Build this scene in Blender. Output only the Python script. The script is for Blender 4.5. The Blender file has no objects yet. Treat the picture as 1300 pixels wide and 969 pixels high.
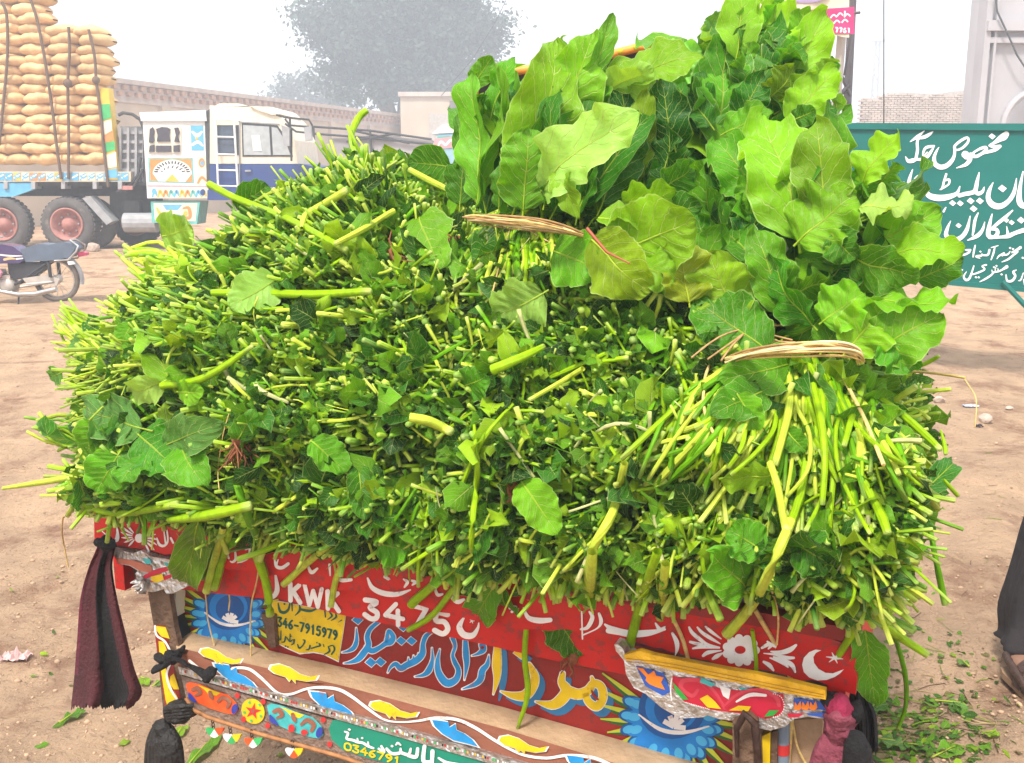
import bpy, bmesh, math, random
import numpy as np
from mathutils import Vector, Matrix
from mathutils.geometry import tessellate_polygon

# ---------------------------------------------------------------- camera, sky, sun, exposure
SC = bpy.context.scene
COL = SC.collection
random.seed(7)
RNG = np.random.default_rng(11)
CAM_H, PITCH, FOC = 1.6, math.radians(11.7), 1300.0
cd = bpy.data.cameras.new('camera')
cam = bpy.data.objects.new('camera', cd); COL.objects.link(cam)
cam.location = (0, 0, CAM_H); cam.rotation_euler = (math.pi/2 - PITCH, 0, 0)
cd.sensor_width = 36; cd.lens = 36.0*FOC/1300.0; cd.clip_start = 0.05; cd.clip_end = 2000
SC.camera = cam
SUN_EL, SUN_AZ = math.radians(58), math.radians(205)      # azimuth clockwise from +Y
W = bpy.data.worlds.new('World'); SC.world = W; W.use_nodes = True
nt = W.node_tree; nt.nodes.clear()
o_ = nt.nodes.new('ShaderNodeOutputWorld'); bg = nt.nodes.new('ShaderNodeBackground')
sky = nt.nodes.new('ShaderNodeTexSky'); sky.sky_type = 'NISHITA'; sky.sun_disc = False
sky.sun_elevation = SUN_EL; sky.sun_rotation = SUN_AZ
sky.air_density = 1.0; sky.dust_density = 6.0; sky.ozone_density = 1.0
mx = nt.nodes.new('ShaderNodeMixRGB'); mx.inputs[0].default_value = 0.9
mx.inputs[2].default_value = (6.2, 6.3, 6.5, 1)         # flat white cloud cover over the blue sky
nt.links.new(sky.outputs[0], mx.inputs[1]); nt.links.new(mx.outputs[0], bg.inputs[0])
bg.inputs[1].default_value = 0.11
nt.links.new(bg.outputs[0], o_.inputs[0])
sd = bpy.data.lights.new('sun', 'SUN'); sd.energy = 2.4; sd.angle = math.radians(10); sd.color = (1, .95, .87)
sun = bpy.data.objects.new('sun', sd); COL.objects.link(sun)
sun.rotation_euler = (math.pi/2 - SUN_EL, 0, math.pi - SUN_AZ)
SC.view_settings.view_transform = 'Standard'; SC.view_settings.look = 'None'
SC.view_settings.exposure = 1.34; SC.view_settings.gamma = 1.0
SC.render.engine = 'CYCLES'
SC.cycles.max_bounces = 7; SC.cycles.diffuse_bounces = 4; SC.cycles.glossy_bounces = 2
SC.cycles.transmission_bounces = 5; SC.cycles.transparent_max_bounces = 8; SC.cycles.volume_bounces = 1
SC.cycles.use_denoising = True; SC.cycles.caustics_reflective = False; SC.cycles.caustics_refractive = False

# ---------------------------------------------------------------- measuring: photograph pixel -> place
CO = np.array([0, 0, CAM_H])
_cp, _sp = math.cos(PITCH), math.sin(PITCH)
def ray(px, py):
    px = np.asarray(px, float); py = np.asarray(py, float)
    u = (px-650)/FOC; v = (484.5-py)/FOC
    return np.stack([u+0*v, _cp + v*_sp + 0*u, -_sp + v*_cp + 0*u], -1)
def PY(px, py, Y):                                       # point of depth Y
    d = ray(px, py); return CO + d*(np.asarray(Y)/d[..., 1])[..., None]
def G(px, py, z=0.0):                                    # point on the ground
    d = ray(px, py); return CO + d*((z-CAM_H)/d[..., 2])[..., None]
# tailgate plane of the cart
_B = PY(1087, 885, 1.55); ZB = _B[2]
_A = G(121, 690, ZB)
TU = (_B-_A); TU[2] = 0; TW = np.linalg.norm(TU); TU = TU/TW      # along the tailgate
TN = np.array([TU[1], -TU[0], 0.0]); TN = TN if TN[1] < 0 else -TN   # towards the viewer's side
def T(px, py, off=0.0):
    d = ray(px, py); off = np.asarray(off, float)
    t = (np.dot(_A - CO, TN) + off)/np.dot(d, TN)
    return CO + d*np.asarray(t)[..., None]

# ---------------------------------------------------------------- materials
MATS = {}
def mat(name, col=(.5, .5, .5), rough=.6, metal=0.0, var=.15, scale=8.0, bump=.0, bscale=40.0,
        dirt=None, dirt_amt=0.0, dirt_scale=6.0, spec=.4, trans=0.0, wear=None, wear_amt=0.0):
    if name in MATS: return MATS[name]
    m = bpy.data.materials.new(name); m.use_nodes = True; MATS[name] = m
    n = m.node_tree.nodes; L = m.node_tree.links; n.clear()
    out = n.new('ShaderNodeOutputMaterial'); b = n.new('ShaderNodeBsdfPrincipled'); L.new(b.outputs[0], out.inputs[0])
    b.inputs['Roughness'].default_value = rough; b.inputs['Metallic'].default_value = metal
    b.inputs['Specular IOR Level'].default_value = spec
    tc = n.new('ShaderNodeTexCoord')
    nz = n.new('ShaderNodeTexNoise'); nz.inputs['Scale'].default_value = scale; nz.inputs['Detail'].default_value = 5
    L.new(tc.outputs['Object'], nz.inputs['Vector'])
    rp = n.new('ShaderNodeMapRange'); rp.inputs[1].default_value = .3; rp.inputs[2].default_value = .7
    rp.inputs[3].default_value = 1-var; rp.inputs[4].default_value = 1+var
    L.new(nz.outputs[0], rp.inputs[0])
    vm = n.new('ShaderNodeVectorMath'); vm.operation = 'SCALE'; vm.inputs[0].default_value = col[:3]
    L.new(rp.outputs[0], vm.inputs['Scale'])
    cur = vm.outputs[0]
    for (dc, da, ds, k) in ((dirt, dirt_amt, dirt_scale, 0), (wear, wear_amt, 45.0, 1)):
        if dc is None: continue
        z2 = n.new('ShaderNodeTexNoise'); z2.inputs['Scale'].default_value = ds; z2.inputs['Detail'].default_value = 8
        z2.inputs['Roughness'].default_value = .7
        L.new(tc.outputs['Object'], z2.inputs['Vector'])
        r2 = n.new('ShaderNodeMapRange')
        r2.inputs[1].default_value = (.62 if k else .75)-da*.3; r2.inputs[2].default_value = (.66 if k else .9)-da*.3
        r2.inputs[3].default_value = 0; r2.inputs[4].default_value = min(1, .35+da)
        L.new(z2.outputs[0], r2.inputs[0])
        mm = n.new('ShaderNodeMixRGB'); L.new(r2.outputs[0], mm.inputs[0]); L.new(cur, mm.inputs[1])
        mm.inputs[2].default_value = (*dc[:3], 1); cur = mm.outputs[0]
    L.new(cur, b.inputs['Base Color'])
    if bump:
        bz = n.new('ShaderNodeTexNoise'); bz.inputs['Scale'].default_value = bscale; bz.inputs['Detail'].default_value = 6
        L.new(tc.outputs['Object'], bz.inputs['Vector'])
        bp = n.new('ShaderNodeBump'); bp.inputs['Strength'].default_value = bump; bp.inputs['Distance'].default_value = .02
        L.new(bz.outputs[0], bp.inputs['Height']); L.new(bp.outputs[0], b.inputs['Normal'])
    if trans:
        b.inputs['Transmission Weight'].default_value = trans
    return m

def greens_mat(name, leaf):
    """leaf or stem tissue: base colour from the per-piece colour attribute, veins from the leaf's own UV."""
    m = bpy.data.materials.new(name); m.use_nodes = True; MATS[name] = m
    n = m.node_tree.nodes; L = m.node_tree.links; n.clear()
    out = n.new('ShaderNodeOutputMaterial'); b = n.new('ShaderNodeBsdfPrincipled')
    at = n.new('ShaderNodeAttribute'); at.attribute_name = 'tint'
    tc = n.new('ShaderNodeTexCoord')
    def math_(op, a, b_=None, c=None):
        q = n.new('ShaderNodeMath'); q.operation = op
        for i, x in enumerate((a, b_, c)):
            if x is None: continue
            if isinstance(x, (int, float)): q.inputs[i].default_value = x
            else: L.new(x, q.inputs[i])
        return q.outputs[0]
    nz = n.new('ShaderNodeTexNoise'); nz.inputs['Scale'].default_value = 22 if leaf else 60; nz.inputs['Detail'].default_value = 4
    L.new(tc.outputs['Object'], nz.inputs['Vector'])
    var = math_('MULTIPLY_ADD', nz.outputs[0], .9, .55)
    sc = n.new('ShaderNodeVectorMath'); sc.operation = 'SCALE'; L.new(at.outputs['Color'], sc.inputs[0]); L.new(var, sc.inputs['Scale'])
    cur = sc.outputs[0]
    bp = n.new('ShaderNodeBump')
    if leaf:
        sx = n.new('ShaderNodeSeparateXYZ'); L.new(tc.outputs['UV'], sx.inputs[0])
        u, v = sx.outputs[0], sx.outputs[1]
        av = math_('ABSOLUTE', math_('MULTIPLY_ADD', v, 2.0, -1.0))
        wn = n.new('ShaderNodeTexNoise'); wn.inputs['Scale'].default_value = 5; L.new(tc.outputs['UV'], wn.inputs['Vector'])
        # midrib tapering to the tip
        mw = math_('MULTIPLY_ADD', u, -.045, .06)
        mid = math_('SUBTRACT', 1.0, math_('SMOOTH_MIN', math_('DIVIDE', av, mw), 1.0, .1))
        # side veins leave the midrib at an angle
        a = math_('ADD', math_('MULTIPLY_ADD', av, -.34, u), math_('MULTIPLY', wn.outputs[0], .12))
        fr = math_('ABSOLUTE', math_('SUBTRACT', math_('FRACT', math_('MULTIPLY', a, 7.0)), .5))
        side = math_('SUBTRACT', 1.0, math_('MINIMUM', math_('DIVIDE', fr, math_('MULTIPLY_ADD', av, -.03, .06)), 1.0))
        vo = n.new('ShaderNodeTexVoronoi'); vo.feature = 'DISTANCE_TO_EDGE'; vo.inputs['Scale'].default_value = 16
        L.new(tc.outputs['UV'], vo.inputs['Vector'])
        net = math_('SUBTRACT', 1.0, math_('MINIMUM', math_('MULTIPLY', vo.outputs['Distance'], 14.0), 1.0))
        vein = math_('MINIMUM', math_('ADD', math_('ADD', math_('MULTIPLY', mid, 1.0), math_('MULTIPLY', side, .85)), math_('MULTIPLY', net, .16)), 1.0)
        vc = n.new('ShaderNodeMixRGB'); vc.blend_type = 'MIX'; L.new(vein, vc.inputs[0]); L.new(cur, vc.inputs[1])
        pale = n.new('ShaderNodeMixRGB'); pale.inputs[0].default_value = .80; L.new(cur, pale.inputs[1]); pale.inputs[2].default_value = (.66, .76, .26, 1)
        L.new(pale.outputs[0], vc.inputs[2]); cur = vc.outputs[0]
        # pale thin margin
        edge = math_('MULTIPLY', math_('GREATER_THAN', av, .965), .35)
        ec = n.new('ShaderNodeMixRGB'); L.new(edge, ec.inputs[0]); L.new(cur, ec.inputs[1]); ec.inputs[2].default_value = (.62, .74, .30, 1); cur = ec.outputs[0]
        # a few yellow / brown blemishes
        bl = n.new('ShaderNodeTexNoise'); bl.inputs['Scale'].default_value = 14; bl.inputs['Detail'].default_value = 3
        L.new(tc.outputs['Object'], bl.inputs['Vector'])
        bm_ = math_('MULTIPLY', math_('MINIMUM', math_('MAXIMUM', math_('MULTIPLY_ADD', bl.outputs[0], 7.0, -4.8), 0.0), 1.0), .45)
        yc = n.new('ShaderNodeMixRGB'); L.new(bm_, yc.inputs[0]); L.new(cur, yc.inputs[1]); yc.inputs[2].default_value = (.38, .40, .04, 1); cur = yc.outputs[0]
        hz = n.new('ShaderNodeTexNoise'); hz.inputs['Scale'].default_value = 38; hz.inputs['Detail'].default_value = 4
        L.new(tc.outputs['Object'], hz.inputs['Vector'])
        hh = math_('ADD', math_('MULTIPLY', vein, -.45), math_('MULTIPLY', hz.outputs[0], 1.1))
        L.new(hh, bp.inputs['Height']); bp.inputs['Strength'].default_value = .75; bp.inputs['Distance'].default_value = .004
    else:
        wv = n.new('ShaderNodeTexWave'); wv.bands_direction = 'Y'; wv.inputs['Scale'].default_value = 2.2; wv.inputs['Distortion'].default_value = 1.0
        L.new(tc.outputs['UV'], wv.inputs['Vector'])
        L.new(wv.outputs[0], bp.inputs['Height']); bp.inputs['Strength'].default_value = .35; bp.inputs['Distance'].default_value = .002
    L.new(cur, b.inputs['Base Color']); L.new(bp.outputs[0], b.inputs['Normal'])
    b.inputs['Roughness'].default_value = .40 if leaf else .42
    b.inputs['Specular IOR Level'].default_value = .20 if leaf else .14
    tr = n.new('ShaderNodeBsdfTranslucent')
    g2 = n.new('ShaderNodeMixRGB'); g2.blend_type = 'MULTIPLY'; g2.inputs[0].default_value = 1; L.new(cur, g2.inputs[1]); g2.inputs[2].default_value = (1.35, 1.2, .25, 1)
    L.new(g2.outputs[0], tr.inputs[0]); L.new(bp.outputs[0], tr.inputs['Normal'])
    ms = n.new('ShaderNodeMixShader'); ms.inputs[0].default_value = .38 if leaf else .15
    L.new(b.outputs[0], ms.inputs[1]); L.new(tr.outputs[0], ms.inputs[2]); L.new(ms.outputs[0], out.inputs[0])
    return m
M_LEAF = greens_mat('leaf_tissue', True)
M_STEM = greens_mat('stem_tissue', False)

# ---------------------------------------------------------------- object helpers
def wloc(o):
    v = Vector((0, 0, 0))
    while o is not None: v = v + o.location; o = o.parent
    return v
def tag(o, label=None, cat=None, group=None, kind=None):
    if label: o['label'] = label
    if cat: o['category'] = cat
    if group: o['group'] = group
    if kind: o['kind'] = kind
    return o
def thing(name, loc, label, cat, group=None):
    o = bpy.data.objects.new(name, None); COL.objects.link(o); o.location = tuple(float(x) for x in loc)
    o.empty_display_size = .1
    return tag(o, label, cat, group)
def link_mesh(name, me, mats, parent=None, V=None, smooth=False):
    for m in mats: me.materials.append(m)
    o = bpy.data.objects.new(name, me); COL.objects.link(o)
    if parent: o.parent = parent
    if smooth: me.polygons.foreach_set('use_smooth', [True]*len(me.polygons))
    me.update()
    return o
def np_mesh(name, V, F, mats, parent=None, tint=None, uv=None, smooth=True, midx=None):
    """V (n,3) world, F list of int arrays (m,3) or (m,4)."""
    V = np.asarray(V, float)
    F = [f for f in (F if isinstance(F, list) else [F]) if len(f)]
    base = np.array(wloc(parent)) if parent else np.array([V[:, 0].mean(), V[:, 1].mean(), V[:, 2].min()])
    me = bpy.data.meshes.new(name)
    me.vertices.add(len(V)); me.vertices.foreach_set('co', (V-base).astype(np.float32).ravel())
    loops = np.concatenate([f.ravel() for f in F]).astype(np.int32)
    tot = np.concatenate([np.full(len(f), f.shape[1], np.int32) for f in F])
    st = np.concatenate([[0], np.cumsum(tot)[:-1]]).astype(np.int32)
    me.loops.add(len(loops)); me.loops.foreach_set('vertex_index', loops)
    me.polygons.add(len(tot)); me.polygons.foreach_set('loop_start', st); me.polygons.foreach_set('loop_total', tot)
    if smooth: me.polygons.foreach_set('use_smooth', np.ones(len(tot), bool))
    if midx is not None: me.polygons.foreach_set('material_index', np.asarray(midx, np.int32))
    me.update(calc_edges=True)
    if tint is not None:
        a = me.color_attributes.new('tint', 'FLOAT_COLOR', 'POINT')
        c = np.ones((len(V), 4), np.float32); c[:, :3] = tint; a.data.foreach_set('color', c.ravel())
    if uv is not None:
        l = me.uv_layers.new(name='UVMap'); l.data.foreach_set('uv', np.asarray(uv, np.float32)[loops].ravel())
    for m in (mats if isinstance(mats, (list, tuple)) else [mats]): me.materials.append(m)
    o = bpy.data.objects.new(name, me); COL.objects.link(o)
    if parent: o.parent = parent
    else: o.location = tuple(base)
    return o

class MB:
    """collects solids; build() links them as ONE mesh object"""
    def __init__(s): s.v = []; s.f = []; s.m = []; s.sm = []
    def add(s, vs, fs, mi=0, smooth=False):
        b = len(s.v); s.v += [tuple(map(float, v)) for v in vs]
        for f in fs: s.f.append([b+i for i in f]); s.m.append(mi); s.sm.append(smooth)
    def box8(s, p, mi=0):                                   # 8 corners: 4 front (ccw) then 4 back
        s.add(p, [(0, 1, 2, 3), (7, 6, 5, 4), (0, 4, 5, 1), (1, 5, 6, 2), (2, 6, 7, 3), (3, 7, 4, 0)], mi)
    def box(s, c, d, mi=0, rz=0.0, ax=None):
        c = np.array(c, float); h = np.array(d, float)/2
        X = np.array([math.cos(rz), math.sin(rz), 0]); Y = np.array([-math.sin(rz), math.cos(rz), 0]); Z = np.array([0, 0, 1.0])
        if ax is not None: X, Y, Z = [np.array(a, float) for a in ax]
        P = [c + X*h[0]*a + Y*h[1]*b + Z*h[2]*e for b in (-1, 1) for (a, e) in ((-1, -1), (1, -1), (1, 1), (-1, 1))]
        s.box8(P, mi)
    def tube(s, pts, r, seg=8, mi=0, smooth=True, caps=True, flat=1.0):
        pts = [np.array(p, float) for p in pts]; n = len(pts)
        rr = [r]*n if isinstance(r, (int, float)) else list(r)
        vs = []; ref = None
        for i, p in enumerate(pts):
            d = pts[min(i+1, n-1)] - pts[max(i-1, 0)]; d = d/(np.linalg.norm(d)+1e-9)
            if ref is None: ref = np.array([0, 0, 1.0]) if abs(d[2]) < .9 else np.array([1.0, 0, 0])
            a = np.cross(d, ref); a /= np.linalg.norm(a)+1e-9; b = np.cross(a, d); ref = b
            for k in range(seg):
                t = 2*math.pi*k/seg; vs.append(p + a*math.cos(t)*rr[i] + b*math.sin(t)*rr[i]*flat)
        fs = [(i*seg+k, i*seg+(k+1) % seg, (i+1)*seg+(k+1) % seg, (i+1)*seg+k) for i in range(n-1) for k in range(seg)]
        s.add(vs, fs, mi, smooth)
        if caps:
            s.add(vs[:seg], [tuple(range(seg))[::-1]], mi); s.add(vs[-seg:], [tuple(range(seg))], mi)
    def lathe(s, c, axis, prof, seg=24, mi=0, smooth=True):   # prof: (distance along axis, radius)
        c = np.array(c, float); ax = np.array(axis, float); ax /= np.linalg.norm(ax)
        ref = np.array([0, 0, 1.0]) if abs(ax[2]) < .9 else np.array([1.0, 0, 0])
        a = np.cross(ax, ref); a /= np.linalg.norm(a); b = np.cross(a, ax)
        vs = [c + ax*h + (a*math.cos(2*math.pi*k/seg) + b*math.sin(2*math.pi*k/seg))*r for (h, r) in prof for k in range(seg)]
        n = len(prof)
        fs = [(i*seg+k, i*seg+(k+1) % seg, (i+1)*seg+(k+1) % seg, (i+1)*seg+k) for i in range(n-1) for k in range(seg)]
        s.add(vs, fs, mi, smooth)
    def ball(s, c, r, seg=12, rings=8, mi=0):
        r = np.array([r]*3 if isinstance(r, (int, float)) else r, float); c = np.array(c, float)
        vs = [c + r*np.array([math.sin(math.pi*i/rings)*math.cos(2*math.pi*k/seg), math.sin(math.pi*i/rings)*math.sin(2*math.pi*k/seg), math.cos(math.pi*i/rings)]) for i in range(rings+1) for k in range(seg)]
        fs = [(i*seg+k, (i+1)*seg+k, (i+1)*seg+(k+1) % seg, i*seg+(k+1) % seg) for i in range(rings) for k in range(seg)]
        s.add(vs, fs, mi, True)
    def prism(s, pts, back, mi=0, side=None):                 # outline in space extruded by vector back
        pts = [np.array(p, float) for p in pts]; back = np.array(back, float); n = len(pts)
        P = [Vector(p) for p in pts]
        tri = tessellate_polygon([P])
        q = [p + back for p in pts]
        s.add(pts + q, [tuple(t) for t in tri] + [tuple(n+i for i in reversed(t)) for t in tri], mi)
        s.add(pts + q, [(i, (i+1) % n, n+(i+1) % n, n+i) for i in range(n)], mi if side is None else side)
    def build(s, name, mats, parent=None):
        if not isinstance(mats, (list, tuple)): mats = [mats]
        V = np.array(s.v); base = np.array(wloc(parent)) if parent else np.array([V[:, 0].mean(), V[:, 1].mean(), V[:, 2].min()])
        me = bpy.data.meshes.new(name); me.from_pydata((V-base).tolist(), [], s.f)
        for m in mats: me.materials.append(m)
        me.polygons.foreach_set('material_index', s.m); me.polygons.foreach_set('use_smooth', s.sm); me.update()
        bm = bmesh.new(); bm.from_mesh(me); bmesh.ops.recalc_face_normals(bm, faces=bm.faces); bm.to_mesh(me); bm.free()
        o = bpy.data.objects.new(name, me); COL.objects.link(o)
        if parent: o.parent = parent
        else: o.location = tuple(base)
        return o

def smooth_path(pts, k=5):
    P = np.array(pts, float)
    if len(P) < 3: k = 4
    out = []
    n = len(P)
    for i in range(n-1):
        p0, p1, p2, p3 = P[max(i-1, 0)], P[i], P[i+1], P[min(i+2, n-1)]
        for j in range(k):
            t = j/k
            out.append(.5*((2*p1) + (-p0+p2)*t + (2*p0-5*p1+4*p2-p3)*t*t + (-p0+3*p1-3*p2+p3)*t**3))
    out.append(P[-1]); return np.array(out)

class Paint:
    """flat sign-writer's paint laid on a board: brush strokes and filled shapes given in the coordinates
    measured on the photograph and laid on the board's own plane (proj)."""
    def __init__(s, proj, ox=0, oy=0, sc=1.0): s.proj = proj; s.o = (ox, oy); s.sc = sc; s.mb = MB()
    cnt = 0
    def _p(s, xy):                                          # each stroke lies a hair proud of the one before
        xy = np.asarray(xy, float); s.cnt += 1; return s.proj(s.o[0]+xy[:, 0]/s.sc, s.o[1]+xy[:, 1]/s.sc, s.lift+(s.cnt % 40)*1.2e-5)
    lift = .001
    def stroke(s, pts, mi=0, lift=None, grow=0.0, dx=0, dy=0, k=5):
        if lift is not None: s.lift = lift
        P = smooth_path(pts, k); c = P[:, :2] + np.array([dx, dy]); w = np.maximum(P[:, 2], 2)/2 + grow
        d = np.gradient(c, axis=0); d /= np.linalg.norm(d, axis=1)[:, None]+1e-9
        nn = np.stack([-d[:, 1], d[:, 0]], 1)
        if grow: c = c.copy(); c[0] -= d[0]*grow; c[-1] += d[-1]*grow
        m = len(c); LR = s._p(np.concatenate([c + nn*w[:, None], c - nn*w[:, None]])); Lp, Rp = LR[:m], LR[m:]
        s.mb.add(list(Lp)+list(Rp), [(i, i+1, m+i+1, m+i) for i in range(m-1)], mi)
        # round brush ends
        for e, sg in ((0, -1), (m-1, 1)):
            if w[e] > 4/ max(s.sc, 1)*2:
                a0 = math.atan2(d[e, 1], d[e, 0])*1.0
                arc = [c[e] + w[e]*np.array([math.cos(a0 + sg*0 + (math.pi/2)*(1-2*t/6) + (0 if sg > 0 else math.pi)), math.sin(a0 + (math.pi/2)*(1-2*t/6) + (0 if sg > 0 else math.pi))]) for t in range(7)]
                s.mb.add(list(s._p(np.array(arc))), [tuple(range(7))], mi)
    def poly(s, pts, mi=0, lift=None, dx=0, dy=0):
        if lift is not None: s.lift = lift
        q = s._p(np.array(pts, float) + np.array([dx, dy]))
        tri = tessellate_polygon([[Vector((float(x[0]), float(x[1]), 0)) for x in pts]])
        s.mb.add(list(q), [tuple(t) for t in tri], mi)
    def dot(s, x, y, r, mi=0, lift=None, grow=0.0, dx=0, dy=0):
        r = r*.72 + grow
        s.poly([(x-r, y), (x-.1*r, y-r*.85), (x+r, y), (x+.1*r, y+r*.85)], mi, lift, dx, dy)
    def disc(s, x, y, rx, ry=None, mi=0, lift=None, n=24, rot=0.0):
        ry = ry or rx; c, q = math.cos(rot), math.sin(rot)
        s.poly([(x+rx*math.cos(2*math.pi*i/n)*c-ry*math.sin(2*math.pi*i/n)*q, y+rx*math.cos(2*math.pi*i/n)*q+ry*math.sin(2*math.pi*i/n)*c) for i in range(n)], mi, lift)
    def build(s, name, mats, parent): return s.mb.build(name, mats, parent)

DIG = {'0': [[(.5, 0), (.1, .2), (.1, .8), (.5, 1), (.9, .8), (.9, .2), (.5, 0)]],
       '1': [[(.3, .2), (.55, 0), (.55, 1)]],
       '2': [[(.1, .2), (.5, 0), (.9, .25), (.1, 1), (.9, 1)]],
       '3': [[(.1, .05), (.85, .03), (.4, .4), (.85, .6), (.8, .9), (.45, 1.0), (.05, .85)]],
       '4': [[(.6, 0), (.05, .65), (.95, .65)], [(.7, .3), (.7, 1)]],
       '5': [[(.9, 0), (.3, .02), (.2, .42), (.7, .4), (.9, .7), (.6, 1), (.1, .92)]],
       '6': [[(.8, .02), (.25, .35), (.1, .75), (.5, 1), (.88, .75), (.5, .5), (.15, .68)]],
       '7': [[(.05, .03), (.92, .03), (.4, 1)]],
       '9': [[(.85, .35), (.5, .5), (.12, .25), (.5, 0), (.88, .25), (.85, .6), (.4, 1)]],
       'K': [[(.12, 0), (.12, 1)], [(.85, 0), (.15, .55)], [(.35, .42), (.92, 1)]],
       'W': [[(0, 0), (.25, 1)], [(.25, 1), (.5, .2)], [(.5, .2), (.75, 1)], [(.75, 1), (1, 0)]],
       '-': [[(.1, .5), (.9, .5)]]}
def write(p, txt, x, y, ux, uy, vx, vy, adv, w, mi=0, lift=None):
    """stroke digits: origin x,y; u = one letter's width vector, v = its height vector (down)."""
    for i, ch in enumerate(txt):
        if ch in DIG:
            for st in DIG[ch]:
                sharp = ch in 'KW417-'
                pp = [(x + ux*(i*adv + a*1.0) + vx*b, y + uy*(i*adv + a*1.0) + vy*b, w) for a, b in st]
                if sharp:
                    for a, b in zip(pp[:-1], pp[1:]): p.stroke([a, b], mi, lift)
                else: p.stroke(pp, mi, lift, k=6)
# ================================================================ ground
def build_ground():
    m = mat('packed_earth', (.50, .335, .215), .95, var=.17, scale=4.5, bump=1.0, bscale=30, dirt=(.27, .145, .09), dirt_amt=.8, dirt_scale=2.6, spec=.15)
    nt = m.node_tree; n = nt.nodes; L = nt.links
    # second, finer relief: crumbs, foot and tyre marks
    b = [x for x in n if x.type == 'BSDF_PRINCIPLED'][0]; bp = [x for x in n if x.type == 'BUMP'][0]
    tc = [x for x in n if x.type == 'TEX_COORD'][0]
    mu = n.new('ShaderNodeTexNoise'); mu.inputs['Scale'].default_value = 9; mu.inputs['Detail'].default_value = 9; mu.inputs['Roughness'].default_value = .72
    mp = n.new('ShaderNodeMapping'); mp.inputs['Scale'].default_value = (1, 1, 1); L.new(tc.outputs['Object'], mp.inputs[0]); L.new(mp.outputs[0], mu.inputs['Vector'])
    b2 = n.new('ShaderNodeBump'); b2.inputs['Strength'].default_value = 1.0; b2.inputs['Distance'].default_value = .06
    L.new(mu.outputs[0], b2.inputs['Height']); L.new(bp.outputs[0], b2.inputs['Normal'])
    bp.inputs['Distance'].default_value = .03; L.new(b2.outputs[0], b.inputs['Normal'])
    # sheet: fine near the cart, coarse to the horizon, with real hollows and ruts
    xs = np.unique(np.concatenate([np.linspace(-3, 3, 241), np.linspace(-8, 8, 201), np.linspace(-30, 30, 121), np.linspace(-400, 400, 41)]))
    ys = np.unique(np.concatenate([np.linspace(1.4, 6, 185), np.linspace(0, 14, 141), np.linspace(-6, 34, 121), np.linspace(-400, 400, 41)]))
    X, Y = np.meshgrid(xs, ys); Z = np.zeros_like(X)
    r = np.random.default_rng(3)
    for k in range(60):
        f = 10**r.uniform(-.1, 1.15); a = .015/f**.75; th = r.uniform(0, 6.3); ph = r.uniform(0, 6.3)
        Z += a*np.sin(f*(X*np.cos(th)+Y*np.sin(th)) + ph)*.7
    # tyre ruts and shallow foot marks pressed into the soil
    for (x0, y0, x1, y1, w_, dp) in ((-3, 3.2, 2.8, 7.5, .055, .016), (-3, 2.95, 2.8, 7.2, .05, .013), (-2.6, 2.0, -.2, 8, .05, .014), (1.0, 2.2, 3.4, 6.2, .05, .016), (1.5, 1.9, 3.0, 3.3, .045, .014), (-8, 9, 8, 10.6, .12, .03), (-8, 13, 8, 12.2, .15, .03)):
        L_ = math.hypot(x1-x0, y1-y0); dx, dy = (x1-x0)/L_, (y1-y0)/L_; s_ = (X-x0)*dx+(Y-y0)*dy; q_ = -(X-x0)*dy+(Y-y0)*dx + .06*np.sin(s_*1.3)
        Z += -dp*np.exp(-(q_/w_)**2)*(.75+.25*np.sin(s_*42)) + dp*.55*(np.exp(-((np.abs(q_)-w_*1.9)/(w_*.6))**2))
    for _ in range(150):
        fx, fy, fa = r.uniform(-3, 3.2), r.uniform(1.6, 8), r.uniform(0, 6.3); c_, s_ = math.cos(fa), math.sin(fa); u_ = (X-fx)*c_+(Y-fy)*s_; v_ = -(X-fx)*s_+(Y-fy)*c_
        g_ = np.exp(-((u_/.12)**4+(v_/.045)**4)); Z += -.010*g_ + .005*np.exp(-((np.hypot(u_/.15, v_/.065)-1)/.22)**2)
    Z *= np.clip(1.5-np.hypot(X, Y)/60, 0, 1)
    Z -= .01
    V = np.stack([X, Y, Z], -1).reshape(-1, 3); h, w = X.shape
    i = np.arange(h*w).reshape(h, w)
    F = np.stack([i[:-1, :-1], i[:-1, 1:], i[1:, 1:], i[1:, :-1]], -1).reshape(-1, 4)
    o = np_mesh('ground', V, [F], m); tag(o, kind='structure')
    return V.reshape(h, w, 3), xs, ys
_GV, _gx, _gy = build_ground()
def gz(x, y):
    i = int(np.clip(np.searchsorted(_gy, y), 1, len(_gy)-1)); j = int(np.clip(np.searchsorted(_gx, x), 1, len(_gx)-1))
    return float(max(_GV[i-1, j-1, 2], _GV[i, j, 2], _GV[i-1, j, 2], _GV[i, j-1, 2]))

# ================================================================ long brick wall / market building behind the truck
M_PLAST = mat('old_plaster', (.52, .42, .32), .9, var=.16, scale=.6, bump=.4, bscale=6, dirt=(.36, .26, .19), dirt_amt=.4, dirt_scale=.8)
M_BRICK = mat('old_brick', (.45, .28, .20), .9, var=.25, scale=3, bump=.3, bscale=12)
M_PBR = mat('pale_brick', (.50, .42, .37), .9, var=.18, scale=2.5, bump=.3, bscale=12)
def wall_line(a, b, z0, z1, th, mb, mi=0):
    a = np.array(a, float); b = np.array(b, float); d = b-a; L = np.linalg.norm(d); d /= L
    n = np.array([-d[1], d[0]])
    if n[1] < 0: n = -n
    P = [(a, z0), (b, z0), (b, z1), (a, z1)]
    f = [np.array([p[0], p[1], z]) for p, z in P]; bk = [q + np.array([n[0], n[1], 0])*th for q in f]
    mb.box8(f+bk, mi)
wa = PY(130, 95, 33.8)[:2]; wb = PY(510, 145, 56.7)[:2]; wd = (wb-wa); wL = np.linalg.norm(wd); wd = wd/wL
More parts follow.
